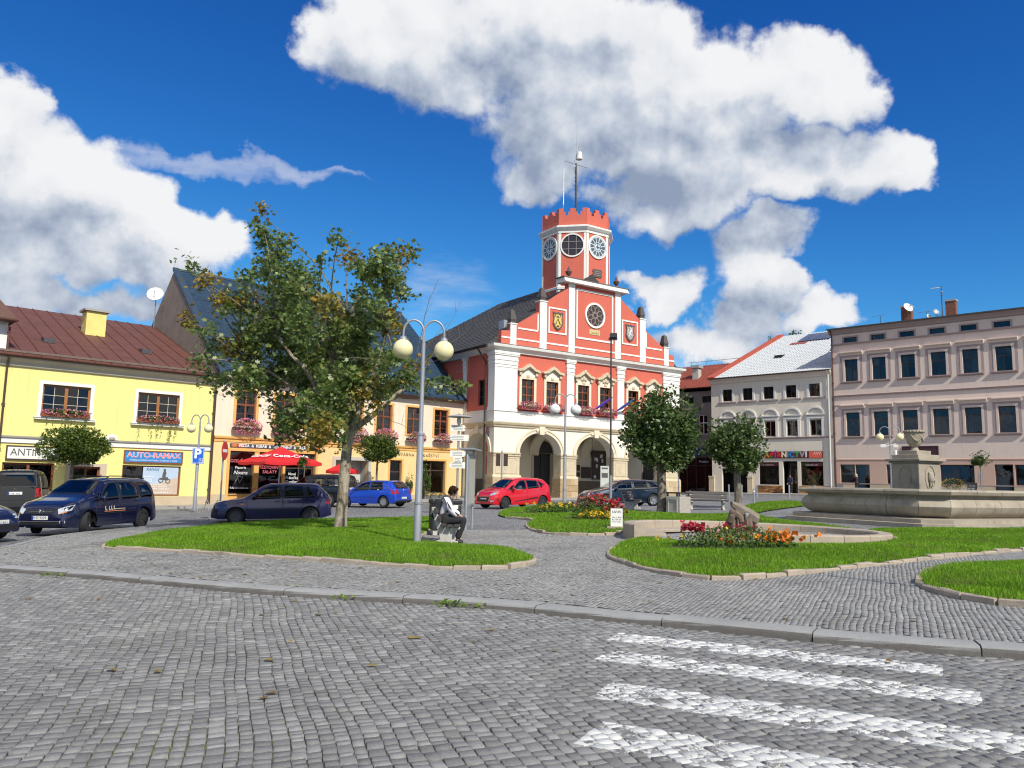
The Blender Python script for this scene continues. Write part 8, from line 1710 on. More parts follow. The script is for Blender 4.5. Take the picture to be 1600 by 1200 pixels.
 def patch(s, name, view, P, mat, off=.005, parent=None, step=.09, hole=None):
  D = dense_poly(P, step * .7); V2 = [Vector(p) for p in D]; n = len(D); E = [(i, (i + 1) % n) for i in range(n)]; F = [list(range(n))]
  if hole:
   Hn = dense_poly(hole, step * .7); k0 = len(V2); V2 += [Vector(p) for p in Hn]; E += [(k0 + i, k0 + (i + 1) % len(Hn)) for i in range(len(Hn))]
  xs = [p[0] for p in P]; ys = [p[1] for p in P]; gx = np.arange(min(xs) + step / 2, max(xs), step); gy = np.arange(min(ys) + step / 2, max(ys), step); Pi = poly_off(P, -step * .3)
  for a in gx:
   for b_ in gy:
    if pip(Pi, a, b_) and not (hole and pip(poly_off(hole, step * .3), a, b_)): V2.append(Vector((a, b_)))
  r = geometry.delaunay_2d_cdt(V2, E, [], 1 if not hole else 1, 1e-5); mb = MB(); ok = {}
  for i, p in enumerate(r[0]):
   o_, d_ = s.ray_of(view, p.x, p.y); h, nn = s.cast(o_, d_)
   if h is None: continue
   if nn.dot(Vector(d_)) > 0: nn = -nn
   ok[i] = len(mb.v); mb.v.append(tuple(h + nn * off))
  for f in r[2]:
   c = sum((r[0][i] for i in f), Vector((0, 0))) / len(f)
   if not pip(P, c.x, c.y) or (hole and pip(hole, c.x, c.y)): continue
   if all(i in ok for i in f): mb.f.append(tuple(ok[i] for i in f))
  if not mb.f: return None
  return obj(name, mb, mat, parent or s.t, smooth=60, merge=False)
 def pane(s, name, view, P):
  s.cut.append((view, P)); g = s.patch(name, view, poly_off(P, .012), CGLASS, .004)
  s.patch('seal', view, poly_off(P, .018), TRIM, .007, g, .07, poly_off(P, -.028)); return g
 def line(s, name, view, pts, w=.008, mat=None, off=.003, closed=False):
  mb = MB(); P = []
  for a, b_ in zip(pts[:-1], pts[1:]):
   k = max(1, int(math.dist(a, b_) / .08))
   for j in range(k): P.append((a[0] + (b_[0] - a[0]) * j / k, a[1] + (b_[1] - a[1]) * j / k))
  P.append(pts[-1]); path = []
  for p in P:
   o_, d_ = s.ray_of(view, *p); h, nn = s.cast(o_, d_)
   if h is not None: path.append(h)
  if len(path) > 1: mb.tube(path, w, 5); return obj(name, mb, mat or TRIM, s.t)
 def finish(s):
  bm = bmesh.new(); bv = [bm.verts.new(v) for v in s.vs]
  for f in s.fs: bm.faces.new([bv[i] for i in f])
  bmesh.ops.recalc_face_normals(bm, faces=bm.faces); dele = []
  for f in bm.faces:
   c = f.calc_center_median(); nn = f.normal
   for view, P in s.cut:
    if view == 'L' and c.y > .3 and nn.y > .35 and pip(P, c.x, c.z): dele.append(f); break
    if view == 'R' and c.y < -.3 and nn.y < -.35 and pip(P, c.x, c.z): dele.append(f); break
    if view == 'T' and nn.z > .12 and pip(P, c.x, c.y): dele.append(f); break
    if view == 'B' and nn.x < -.15 and c.x < 0 and pip(P, c.y, c.z): dele.append(f); break
    if view == 'F' and nn.x > .15 and c.x > 0 and pip(P, c.y, c.z): dele.append(f); break
  bmesh.ops.delete(bm, geom=dele, context='FACES'); me = bpy.data.meshes.new('body'); bm.to_mesh(me); bm.free(); me.materials.append(s.paint); me.polygons.foreach_set('use_smooth', [True] * len(me.polygons)); me.set_sharp_from_angle(angle=R(38)); link('body', me, s.t)
  sp = s.sp
  for a in (sp['fa'], sp['ra']):
   for sd in (-1, 1):
    mb = MB(); ar = sp['wr'] + .05; P = arc(a, sp['wr'], ar, ar, 0, 180, 14); y0, y1 = sorted((sd * (s.W / 2 - .05), sd * (s.W / 2 - .3)))
    for p, q in zip(P[:-1], P[1:]): mb.quad((p[0], y0, p[1]), (q[0], y0, q[1]), (q[0], y1, q[1]), (p[0], y1, p[1]))
    obj('arch_liner', mb, TRIM, s.t)
 def plate(s, view, z, txt, yc=0, w=.5):
  a, b_ = (1, R(90)) if view == 'F' else (-1, R(-90)); o_, d_ = s.ray_of(view, yc, z); h, nn = s.cast(o_, d_)
  if h is None: return
  x_ = h.x + a * .012; mb = MB(); mb.box(min(x_, x_ - a * .015), max(x_, x_ - a * .015), yc - w / 2, yc + w / 2, z - .055, z + .055); p = obj('number_plate', mb, PLATE, s.t); mb = MB(); e = -1 if view == 'F' else 1
  mb.box(min(x_, x_ + a * .003), max(x_, x_ + a * .003), yc + e * (w / 2 - .05), yc + e * (w / 2), z - .05, z + .05); obj('country_band', mb, EUB, p); text(txt, .105, TXD, p, (x_ + a * .004, yc, z), (R(90), 0, b_), ext=.001) if txt else scrib(TXD, p, yc - w * .36, yc + w * .42, z, .06, 0, 9, fn=lambda v: (x_ + a * .004 + v[1], v[0], v[2]))
 def badge(s, view, y_, z, r=.065):
  o_, d_ = s.ray_of(view, y_, z); h, nn = s.cast(o_, d_); a = 1 if view == 'F' else -1; x_ = h.x + a * .012; mb = MB(); Q = arc(y_, z, r, r, 0, 360, 20)[:-1]; mb.ring(Q, arc(y_, z, r * .84, r * .84, 0, 360, 20)[:-1], x_ - .01, x_ + .01, 'yz')
  for P in ([(-.6, .72), (-.18, -.05), (0, .35), (.18, -.05), (.6, .72)], [(-.9, .2), (-.38, -.85), (0, -.1), (.38, -.85), (.9, .2)]): mb.tube([(x_, y_ + p[0] * r * .9, z + p[1] * r * .9) for p in P], r * .08, 4)
  obj('badge', mb, CHROME, s.t)
 def mirror(s, x_, z, mat=None):
  for sd, v in ((1, 'L'), (-1, 'R')):
   o_, d_ = s.ray_of(v, x_, z - .03); h, nn = s.cast(o_, d_); y_ = abs(h.y) if h is not None else s.W / 2; mb = MB(); mb.ball((x_, sd * (y_ + .13), z), .075, .11, .075, 12, 8); mb.tube([(x_ + .02, sd * (y_ - .02), z - .05), (x_, sd * (y_ + .1), z - .03)], .025, 6); obj('mirror', mb, mat or s.paint, s.t, smooth=True)
 def sides(s, f):
  f('L'); f('R')
def mirrorP(P): return [(-a, b_) for a, b_ in P]

NAVY = carpaint('navy_paint', (.006, .009, .045)); NAVY2 = carpaint('indigo_paint', (.022, .022, .085)); BLKP = carpaint('black_paint', (.008, .008, .009)); BLUEP = carpaint('blue_paint', (.005, .06, .50), metal=.2); REDP_ = carpaint('red_paint', (.62, .008, .02), metal=.05); TEAL = carpaint('petrol_paint', (.006, .018, .038))

c = Car('dark navy compact van with roof rails and white lettering on its door', -13.0, 24.75, 262, dict(L=4.4, W=1.8, H=1.64, wr=.32, fa=1.33, ra=-1.35, cat='van', van=True, th=.2, tf=.22, dash=.95, seat=.15, rim='steel', steer=24,
 top=[(-2.18, .55), (-2.16, .95), (-2.08, 1.3), (-1.95, 1.56), (-1.7, 1.61), (-.8, 1.64), (.1, 1.635), (.45, 1.58), (1.1, 1.18), (1.4, 1.06), (1.8, .96), (2.05, .86), (2.16, .72), (2.2, .5)],
 belt=[(-2.18, .55), (-2.0, 1.02), (-1.2, 1.0), (.6, .96), (1.3, .94), (1.8, .86), (2.1, .7), (2.2, .46)]), NAVY)
c.sides(lambda v: (c.pane('front_window', v, [(-.08, 1.03), (.82, 1.0), (.5, 1.32), (.28, 1.47), (-.06, 1.5)]), c.pane('rear_window', v, [(-1.12, 1.05), (-.2, 1.035), (-.18, 1.5), (-1.05, 1.5)]), c.pane('quarter_window', v, [(-1.85, 1.1), (-1.24, 1.06), (-1.17, 1.49), (-1.66, 1.47)]), c.pane('front_quarter_window', v, [(.88, 1.0), (1.12, 1.0), (.72, 1.24)]),
 c.line('door_gap', v, [(1.0, .3), (1.05, .9)]), c.line('door_gap', v, [(-.13, .3), (-.13, 1.0)]), c.line('door_gap', v, [(-1.18, 1.0), (-1.15, .75), (-.95, .45)]), c.line('side_moulding', v, [(-.95, .58), (.95, .56)], .014), c.line('door_handle', v, [(.0, .88), (.2, .88)], .018, c.paint), c.line('door_handle', v, [(-1.05, .9), (-.85, .9)], .018, c.paint)))
c.pane('windscreen', 'T', [(1.13, -.66), (1.13, .66), (.48, .55), (.48, -.55)]); c.pane('rear_screen', 'B', [(-.58, 1.12), (.58, 1.12), (.5, 1.48), (-.5, 1.48)])
for P in ([(.5, .74), (.82, .86), (.8, .7), (.56, .6)],): c.patch('headlight', 'F', P, LENS, .006); c.patch('headlight', 'F', mirrorP(P), LENS, .006); c.patch('indicator', 'F', [(.62, .64), (.72, .7), (.74, .65), (.66, .61)], AMBER, .009); c.patch('indicator', 'F', mirrorP([(.62, .64), (.72, .7), (.74, .65), (.66, .61)]), AMBER, .009)
c.patch('grille', 'F', [(-.44, .74), (.44, .74), (.36, .6), (-.36, .6)], TRIM, .006); c.line('grille_bar', 'F', [(-.4, .67), (.4, .67)], .006, CHROME, .01); c.line('grille_bar', 'F', [(-.43, .735), (.43, .735)], .006, CHROME, .01); c.patch('lower_grille', 'F', [(-.72, .4), (.72, .4), (.66, .3), (-.66, .3)], TRIM, .006)
for z_ in (.32, .36, .4): c.line('bumper_bar', 'F', [(-.66, z_), (.66, z_)], .005, ZINC)
for s_ in (-1, 1): c.patch('fog_lamp', 'F', [(s_ * .62, .42), (s_ * .74, .42), (s_ * .74, .35), (s_ * .62, .35)], LENS, .012); c.patch('tail_light', 'B', [(s_ * .62, .8), (s_ * .84, .8), (s_ * .8, 1.3), (s_ * .68, 1.3)], TAIL, .006)
c.plate('F', .5, '7H7 9209'); c.badge('F', 0, .68, .075); c.plate('B', .85, '7H7 9209'); c.mirror(.85, 1.03);
for sd in (-1, 1): mb = MB(); mb.tube([(.25, sd * .6, 1.6), (.1, sd * .6, 1.68), (-1.5, sd * .6, 1.67), (-1.7, sd * .6, 1.58)], .018, 6); obj('roof_rail', mb, TRIM, c.t, smooth=True)
mb = MB(); o_, d_ = c.ray_of('L', .45, .8); h_, _ = c.cast(o_, d_); scrib(pm('decal_cream', (.7, .62, .45), .5, 0), c.t, -.62, -.12, .72, .17, 0, 12, 'door_lettering', lambda v: (-v[0], h_.y + .012 - v[1], v[2])); c.line('decal_line', 'L', [(-.35, .62), (.65, .62)], .012, pm('decal_orange', (.7, .25, .1), .5, 0)); c.line('decal_line', 'L', [(-.35, .68), (.2, .68)], .01, MATS['decal_cream'])
c.finish()
c = Car('tall black van at the left edge seen from behind', -21.15, 34.4, 116, dict(L=4.9, W=1.9, H=1.97, wr=.34, fa=1.5, ra=-1.5, cat='van', van=True, th=.12, tr=.1, tf=.2, dash=1.2, seat=.6, rim='steel',
 top=[(-2.42, .7), (-2.4, 1.2), (-2.3, 1.8), (-2.2, 1.93), (-1.8, 1.96), (.6, 1.97), (1.0, 1.9), (1.7, 1.3), (2.2, 1.1), (2.4, .8), (2.45, .5)], belt=[(-2.42, .66), (-2.2, 1.15), (1.3, 1.1), (2.2, .95), (2.45, .46)]), BLKP)
c.pane('rear_screen', 'B', [(-.74, 1.25), (.74, 1.25), (.68, 1.78), (-.68, 1.78)]); c.sides(lambda v: (c.pane('side_window', v, [(-2.0, 1.22), (-.5, 1.2), (-.5, 1.75), (-1.9, 1.75)]), c.pane('side_window', v, [(-.4, 1.2), (.6, 1.2), (.6, 1.75), (-.4, 1.75)]), c.pane('front_window', v, [(.7, 1.2), (1.5, 1.18), (1.0, 1.68), (.7, 1.74)])))
for s_ in (-1, 1): c.patch('tail_light', 'B', [(s_ * .7, .85), (s_ * .93, .85), (s_ * .93, 1.2), (s_ * .72, 1.2)], TAIL, .008)
c.plate('B', 1.0, None); c.badge('B', 0, 1.14, .06); c.patch('bumper', 'B', [(-.9, .45), (.9, .45), (.9, .6), (-.9, .6)], TRIM, .012); c.patch('reflector', 'B', [(.6, .52), (.8, .52), (.8, .56), (.6, .56)], TAIL, .016); c.pane('windscreen', 'T', [(1.7, -.7), (1.7, .7), (1.05, .62), (1.05, -.62)]); c.finish()
c = Car('nose of a dark blue car cut by the left edge of the picture', -15.05, 20.7, -8, dict(L=4.2, W=1.75, H=1.45, wr=.31, fa=1.3, ra=-1.25, th=.22, tf=.3, dash=.7, seat=0, rim='alloy', top=[(-2.1, .6), (-2.0, 1.0), (-1.5, 1.38), (-.5, 1.45), (.2, 1.4), (.95, 1.02), (1.4, .92), (1.85, .8), (2.02, .66), (2.08, .45)], belt=[(-2.1, .56), (-1.9, .95), (.8, .9), (1.5, .82), (1.95, .62), (2.08, .42)]), NAVY)
c.sides(lambda v: (c.pane('front_window', v, [(-.5, .96), (.6, .94), (.2, 1.28), (-.5, 1.34)]), c.pane('rear_window', v, [(-1.5, 1.0), (-.6, .97), (-.6, 1.34), (-1.3, 1.28)])))
c.pane('windscreen', 'T', [(.98, -.62), (.98, .62), (.3, .52), (.3, -.52)])
for s_ in (-1, 1): c.patch('headlight', 'F', [(s_ * .45, .68), (s_ * .75, .74), (s_ * .72, .6), (s_ * .5, .58)], LENS, .006)
c.patch('lower_grille', 'F', [(-.6, .42), (.6, .42), (.55, .32), (-.55, .32)], TRIM, .006); c.plate('F', .5, None); c.finish()
c = Car('old indigo hatchback with black bumpers parked behind the maple lawn', -8.45, 28.4, 195, dict(L=4.02, W=1.7, H=1.43, wr=.29, fa=1.2, ra=-1.27, th=.22, tf=.16, tr=.08, dash=.72, seat=0, rim='steel', sm=6,
 top=[(-2.0, .5), (-1.98, .85), (-1.9, 1.05), (-1.55, 1.38), (-1.3, 1.42), (-.5, 1.43), (.1, 1.41), (.3, 1.35), (.92, .95), (1.1, .9), (1.6, .85), (1.9, .78), (1.98, .62), (2.0, .45)], belt=[(-2.0, .46), (-1.9, .92), (-.5, .9), (.9, .86), (1.5, .8), (1.9, .68), (2.0, .42)]), NAVY2)
c.sides(lambda v: (c.pane('front_window', v, [(-.28, .94), (.68, .92), (.24, 1.28), (.05, 1.33), (-.28, 1.34)]), c.pane('rear_window', v, [(-1.08, .96), (-.38, .945), (-.38, 1.34), (-1.02, 1.33)]), c.pane('quarter_window', v, [(-1.42, .98), (-1.16, .965), (-1.1, 1.32), (-1.22, 1.3)]), c.line('door_gap', v, [(.82, .3), (.84, .86)]), c.line('door_gap', v, [(-.33, .28), (-.33, .92)]), c.line('door_gap', v, [(-1.15, .9), (-1.0, .6), (-.9, .45)]), c.line('side_moulding', v, [(-.9, .52), (.85, .52)], .02), c.line('door_handle', v, [(-.25, .8), (-.08, .8)], .016), c.line('door_handle', v, [(-1.05, .81), (-.9, .81)], .016), c.patch('side_indicator', v, [(.95, .68), (1.05, .68), (1.05, .73), (.95, .73)], AMBER, .008), c.patch('sill_trim', v, [(-.85, .2), (.8, .2), (.8, .27), (-.85, .27)], TRIM, .006)))
c.pane('windscreen', 'T', [(.92, -.6), (.92, .6), (.32, .5), (.32, -.5)]); c.pane('rear_screen', 'B', [(-.5, 1.0), (.5, 1.0), (.44, 1.3), (-.44, 1.3)])
for s_ in (-1, 1): c.patch('headlight', 'F', [(s_ * .4, .76), (s_ * .7, .74), (s_ * .68, .6), (s_ * .42, .6)], LENS, .008); c.patch('tail_light', 'B', [(s_ * .5, .7), (s_ * .78, .7), (s_ * .76, .92), (s_ * .52, .92)], TAIL, .008)
c.sides(lambda v: c.patch('tail_light', v, [(-1.96, .7), (-1.82, .7), (-1.84, .93), (-1.94, .93)], TAIL, .008))
c.patch('grille', 'F', [(-.38, .74), (.38, .74), (.36, .62), (-.36, .62)], TRIM, .008); c.patch('front_bumper', 'F', [(-.78, .28), (.78, .28), (.8, .54), (-.8, .54)], TRIM, .014); c.patch('rear_bumper', 'B', [(-.8, .3), (.8, .3), (.8, .55), (-.8, .55)], TRIM, .014); c.badge('F', 0, .68, .05); c.plate('F', .42, None); c.mirror(.62, .95, TRIM); c.finish()
c = Car('bright blue hatchback seen from behind near the globe tree', -7.55, 43.8, 154, dict(L=4.15, W=1.74, H=1.45, wr=.305, fa=1.22, ra=-1.28, th=.21, tf=.2, tr=.12, dash=.75, seat=0, rim='cap', sm=7,
 top=[(-2.04, .5), (-2.02, .9), (-1.9, 1.08), (-1.62, 1.38), (-1.4, 1.43), (-.5, 1.45), (.1, 1.42), (.3, 1.36), (.95, .96), (1.15, .9), (1.7, .82), (1.95, .72), (2.05, .5)], belt=[(-2.04, .46), (-1.95, .96), (-.5, .92), (.9, .88), (1.5, .8), (1.95, .6), (2.05, .42)]), BLUEP)
c.sides(lambda v: (c.pane('front_window', v, [(-.3, .96), (.68, .93), (.24, 1.28), (-.3, 1.36)]), c.pane('rear_window', v, [(-1.2, .99), (-.4, .97), (-.4, 1.36), (-1.08, 1.35)]), c.line('door_gap', v, [(-.35, .28), (-.35, .95)]), c.line('door_gap', v, [(.82, .3), (.86, .88)]), c.line('side_moulding', v, [(-.9, .55), (.85, .55)], .014, c.paint)))
c.pane('rear_screen', 'B', [(-.56, 1.02), (.56, 1.02), (.48, 1.34), (-.48, 1.34)]); c.pane('windscreen', 'T', [(.95, -.62), (.95, .62), (.33, .52), (.33, -.52)])
for s_ in (-1, 1): c.patch('tail_light', 'B', [(s_ * .5, .72), (s_ * .82, .72), (s_ * .82, .96), (s_ * .52, .96)], TAIL, .01)
c.sides(lambda v: c.patch('tail_light', v, [(-2.0, .72), (-1.78, .72), (-1.84, .95), (-1.96, .96)], TAIL, .008))
c.badge('B', 0, .93, .05); c.plate('B', .5, None, .0); c.patch('bumper_insert', 'B', [(-.75, .3), (.75, .3), (.75, .38), (-.75, .38)], TRIM, .01); c.mirror(.62, .97); c.finish()
c = Car('black off-road car half hidden behind the maple trunk', -11.0, 45.2, 160, dict(L=4.6, W=1.85, H=1.8, wr=.37, fa=1.35, ra=-1.35, zb=.3, th=.16, tf=.18, tr=.06, dash=.95, seat=.1, rim='alloy', cat='car', sm=6,
 top=[(-2.28, .7), (-2.26, 1.15), (-2.1, 1.7), (-1.9, 1.76), (-.5, 1.8), (.2, 1.77), (.5, 1.68), (1.15, 1.2), (1.35, 1.14), (2.0, 1.05), (2.2, .9), (2.28, .6)], belt=[(-2.28, .66), (-2.1, 1.16), (1.1, 1.1), (2.0, .95), (2.28, .56)]), BLKP)
c.sides(lambda v: (c.pane('front_window', v, [(-.1, 1.2), (.9, 1.17), (.45, 1.6), (-.1, 1.68)]), c.pane('rear_window', v, [(-1.1, 1.2), (-.2, 1.2), (-.2, 1.68), (-1.0, 1.67)]), c.pane('quarter_window', v, [(-1.95, 1.22), (-1.2, 1.21), (-1.12, 1.67), (-1.9, 1.64)]), c.patch('sill_trim', v, [(-.9, .36), (.85, .36), (.85, .52), (-.9, .52)], ZINC, .008)))
c.pane('rear_screen', 'B', [(-.66, 1.22), (.66, 1.22), (.6, 1.62), (-.6, 1.62)])
for s_ in (-1, 1): c.patch('tail_light', 'B', [(s_ * .7, .85), (s_ * .9, .85), (s_ * .88, 1.3), (s_ * .74, 1.3)], TAIL, .01)
c.plate('B', .98, None); c.patch('rear_bumper', 'B', [(-.88, .45), (.88, .45), (.88, .65), (-.88, .65)], ZINC, .015); c.finish()
c = Car('bright red small family car with a dark side stripe in front of the arcade', .2, 41.9, 221, dict(L=4.1, W=1.77, H=1.6, wr=.31, fa=1.28, ra=-1.33, th=.22, tf=.24, tr=.12, dash=.95, seat=.1, rim='steel', sm=8,
 top=[(-2.0, .55), (-1.98, .95), (-1.85, 1.25), (-1.6, 1.5), (-1.3, 1.56), (-.4, 1.6), (.2, 1.57), (.5, 1.48), (1.2, 1.08), (1.5, 1.0), (1.85, .86), (2.02, .7), (2.08, .45)], belt=[(-2.0, .5), (-1.9, 1.1), (-.8, 1.03), (.7, .94), (1.3, .9), (1.8, .76), (2.08, .42)]), REDP_)
c.sides(lambda v: (c.pane('front_window', v, [(-.18, 1.04), (.72, .98), (.4, 1.28), (.15, 1.42), (-.16, 1.44)]), c.pane('rear_window', v, [(-1.1, 1.12), (-.28, 1.05), (-.26, 1.44), (-1.0, 1.42)]), c.pane('quarter_window', v, [(-1.5, 1.2), (-1.2, 1.14), (-1.1, 1.4), (-1.2, 1.38)]), c.pane('front_quarter_window', v, [(.8, .98), (1.12, .97), (.6, 1.24)]), c.line('door_gap', v, [(-.23, .3), (-.23, 1.04)]), c.line('door_gap', v, [(1.0, .3), (1.05, .9)]), c.patch('side_stripe', v, [(-.95, .5), (.7, .34), (.6, .38), (-.3, .5), (-.95, .58)], TRIM, .006), c.line('door_handle', v, [(-.12, .86), (.06, .85)], .016, CHROME), c.line('door_handle', v, [(-1.02, .92), (-.86, .91)], .016, CHROME), c.patch('fuel_flap', v, [(-1.6, .85), (-1.42, .85), (-1.42, 1.0), (-1.6, 1.0)], c.paint, .006)))
c.pane('windscreen', 'T', [(1.2, -.66), (1.2, .66), (.52, .54), (.52, -.54)])
for s_ in (-1, 1): c.patch('headlight', 'F', [(s_ * .45, .76), (s_ * .78, .9), (s_ * .74, .72), (s_ * .5, .66)], LENS, .008); c.patch('fog_lamp', 'F', [(s_ * .6, .42), (s_ * .74, .44), (s_ * .74, .36), (s_ * .62, .35)], LENS, .012); c.patch('tail_light', 'B', [(s_ * .6, .9), (s_ * .82, .9), (s_ * .76, 1.2), (s_ * .64, 1.2)], TAIL, .008)
c.patch('grille', 'F', [(-.5, .62), (.5, .62), (.44, .38), (-.44, .38)], TRIM, .01); c.line('grille_rim', 'F', [(-.5, .62), (.5, .62), (.44, .38), (-.44, .38), (-.5, .62)], .01, ZINC); c.plate('F', .5, None); c.mirror(.78, 1.0); c.finish(); RED_CAR = c
c = Car('dark petrol blue estate car parked behind the round lime tree', 6.2, 43.6, 198, dict(L=4.85, W=1.86, H=1.48, wr=.34, fa=1.4, ra=-1.44, th=.24, tf=.24, tr=.14, dash=.9, seat=.1, rim='alloy', sm=8,
 top=[(-2.4, .6), (-2.36, .95), (-2.15, 1.2), (-1.75, 1.4), (-1.2, 1.45), (-.4, 1.48), (.1, 1.46), (.4, 1.38), (1.1, 1.02), (1.4, .97), (2.0, .86), (2.3, .7), (2.4, .48)], belt=[(-2.4, .56), (-2.2, 1.0), (-.5, .95), (1.0, .92), (1.8, .82), (2.3, .6), (2.4, .44)]), TEAL)
c.sides(lambda v: (c.pane('front_window', v, [(-.2, .98), (.88, .96), (.4, 1.28), (.1, 1.36), (-.2, 1.38)]), c.pane('rear_window', v, [(-1.18, 1.0), (-.3, .98), (-.3, 1.38), (-1.1, 1.37)]), c.pane('quarter_window', v, [(-1.95, 1.06), (-1.28, 1.01), (-1.2, 1.36), (-1.45, 1.33)]), c.line('chrome_trim', v, [(-1.98, 1.04), (-1.2, .97), (.9, .935)], .008, CHROME), c.line('door_gap', v, [(-.25, .3), (-.25, .96)]), c.line('door_gap', v, [(1.05, .3), (1.08, .92)]), c.line('door_handle', v, [(-.12, .84), (.06, .84)], .014, CHROME), c.line('door_handle', v, [(-1.08, .86), (-.9, .86)], .014, CHROME), c.line('sill_trim', v, [(-.95, .3), (.9, .3)], .012, CHROME)))
c.pane('windscreen', 'T', [(1.1, -.66), (1.1, .66), (.45, .54), (.45, -.54)])
for s_ in (-1, 1): c.patch('headlight', 'F', [(s_ * .5, .74), (s_ * .82, .76), (s_ * .8, .64), (s_ * .54, .62)], LENS, .008)
c.patch('grille', 'F', [(-.44, .74), (.44, .74), (.36, .5), (-.36, .5)], TRIM, .01); c.line('grille_rim', 'F', [(-.44, .74), (.44, .74), (.36, .5), (-.36, .5), (-.44, .74)], .012, CHROME); c.patch('lower_grille', 'F', [(-.7, .42), (.7, .42), (.64, .32), (-.64, .32)], TRIM, .008); c.plate('F', .46, None); c.mirror(.8, .98); c.finish()


# ------------------------------------------------------------------ people
def skinned(name, joints, edges, mat, parent, sub=2, root=0):
 """joints: list of (x, y, z, r); grown into one continuous surface"""
 me = bpy.data.meshes.new(name); me.from_pydata([j[:3] for j in joints], edges, []); o = link(name, me, parent); md = o.modifiers.new('skin', 'SKIN'); md.use_smooth_shade = True
 if not me.skin_vertices:
  bm = bmesh.new(); bm.from_mesh(me); bm.verts.layers.skin.verify(); bm.to_mesh(me); bm.free()
 for i, j in enumerate(joints):
  rr = j[3]; me.skin_vertices[0].data[i].radius = rr if isinstance(rr, tuple) else (rr, rr)
 me.skin_vertices[0].data[root].use_root = True
 sb = o.modifiers.new('sub', 'SUBSURF'); sb.levels = sub; sb.render_levels = sub; me.materials.append(mat); return o
SKIN = pm('skin', (.52, .30, .21), .55, .08, 20)
def person(label, loc, rotz, J, hair, hairmat, top_mat, leg_mat, shoe_mat, sleeve=True, group=None):
 """J: joint positions facing local +x: pelvis, chest, neck, head, top, sL,sR,eL,eR,wL,wR,hL,hR,kL,kR,aL,aR"""
 t = thing('person', label, 'person', loc, rotz, group); V_ = {k: Vector(v) for k, v in J.items()}
 N = []; E = []
 idx = {}
 def add(k, p, r): idx[k] = len(N); N.append((p[0], p[1], p[2], r)); return idx[k]
 def con(a, b_): E.append((idx[a], idx[b_]))
 add('pelvis', V_['pelvis'], .115); mid = V_['pelvis'].lerp(V_['chest'], .5); add('waist', mid, .105); con('pelvis', 'waist'); add('chest', V_['chest'], .12); con('waist', 'chest'); add('neck', V_['neck'], .055); con('chest', 'neck'); hd = (V_['top'] - V_['head']).normalized(); add('jaw', V_['head'], .07); con('neck', 'jaw'); add('skull', V_['head'].lerp(V_['top'], .55), (.092, .082)); con('jaw', 'skull'); add('crown', V_['top'], .055); con('skull', 'crown')
 for s in 'LR':
  add('s' + s, V_['s' + s], .06); con('chest', 's' + s); add('e' + s, V_['e' + s], .042); con('s' + s, 'e' + s); add('w' + s, V_['w' + s], .028); con('e' + s, 'w' + s)
  d = (V_['w' + s] - V_['e' + s]).normalized(); up = Vector((0, 0, 1)) if abs(d.z) < .8 else Vector((1, 0, 0)); sd = d.cross(up).normalized(); pm_ = V_['w' + s] + d * .075; add('palm' + s, pm_, (.03, .016)); con('w' + s, 'palm' + s)
  curl = (Vector((0, 0, -1)) if abs(d.z) < .8 else Vector((-1, 0, 0)))
  for f, (off, ln) in enumerate(((-.028, .06), (-.01, .07), (.009, .065), (.027, .052))):
   b0 = pm_ + sd * off + d * .015; b1 = b0 + d * ln * .55 + curl * .012; b2 = b1 + d * ln * .35 + curl * .03; add('f%s%d0' % (s, f), b1, .009); con('palm' + s, 'f%s%d0' % (s, f)); add('f%s%d1' % (s, f), b2, .008); con('f%s%d0' % (s, f), 'f%s%d1' % (s, f))
  b1 = V_['w' + s] + d * .04 + sd * .045; b2 = b1 + d * .04 + curl * .01; add('t%s0' % s, b1, .011); con('w' + s, 't%s0' % s); add('t%s1' % s, b2, .009); con('t%s0' % s, 't%s1' % s)
  add('h' + s, V_['h' + s], .085); con('pelvis', 'h' + s); add('k' + s, V_['k' + s], .055); con('h' + s, 'k' + s); add('a' + s, V_['a' + s], .034); con('k' + s, 'a' + s); toe = V_['a' + s] + Vector(J.get('toe', (.14, 0, -.05))); add('toe' + s, V_['a' + s].lerp(toe, .7), .02); con('a' + s, 'toe' + s)
 body = skinned('body', N, E, SKIN, t)
 fx = Vector(J.get('face', (1, 0, 0))).normalized(); hc = V_['head'].lerp(V_['top'], .45); sdv = fx.cross(Vector((0, 0, 1))).normalized()
 mb = MB(); mb.ball(hc + fx * .095 - Vector((0, 0, .02)), .016, .016, .028, 8, 6)
 for s_ in (-1, 1): mb.ball(hc + sdv * s_ * .085, .012, .022, .03, 8, 6)
 obj('nose_and_ears', mb, SKIN, t, smooth=True)
 mb = MB()
 for s_ in (-1, 1): mb.ball(hc + fx * .084 + sdv * s_ * .034 + Vector((0, 0, .02)), .011, .011, .009, 8, 6)
 mb.ball(hc + fx * .085 - Vector((0, 0, .065)), .01, .024, .007, 8, 5); obj('eyes_and_mouth', mb, TXD, t)
 if hair: hair(t, hc, fx, hairmat)
 N2 = []; idx = {}; E = []; N, N_old = N2, N
 def add(k, p, r): idx[k] = len(N2); N2.append((p[0], p[1], p[2], r)); return idx[k]
 add('pelvis', V_['pelvis'] + Vector((0, 0, .02)), .15); add('waist', mid, .145); con('pelvis', 'waist'); add('chest', V_['chest'], (.17, .19)); con('waist', 'chest'); add('collar', V_['neck'] - Vector((0, 0, .02)), .075); con('chest', 'collar')
 for s in 'LR': add('s' + s, V_['s' + s], .098); con('chest', 's' + s); add('e' + s, V_['e' + s], .076); con('s' + s, 'e' + s); add('w' + s, V_['e' + s].lerp(V_['w' + s], .95), .056); con('e' + s, 'w' + s)
 skinned('jacket', N2, E, top_mat, t)
 N3 = []; idx = {}; E = []
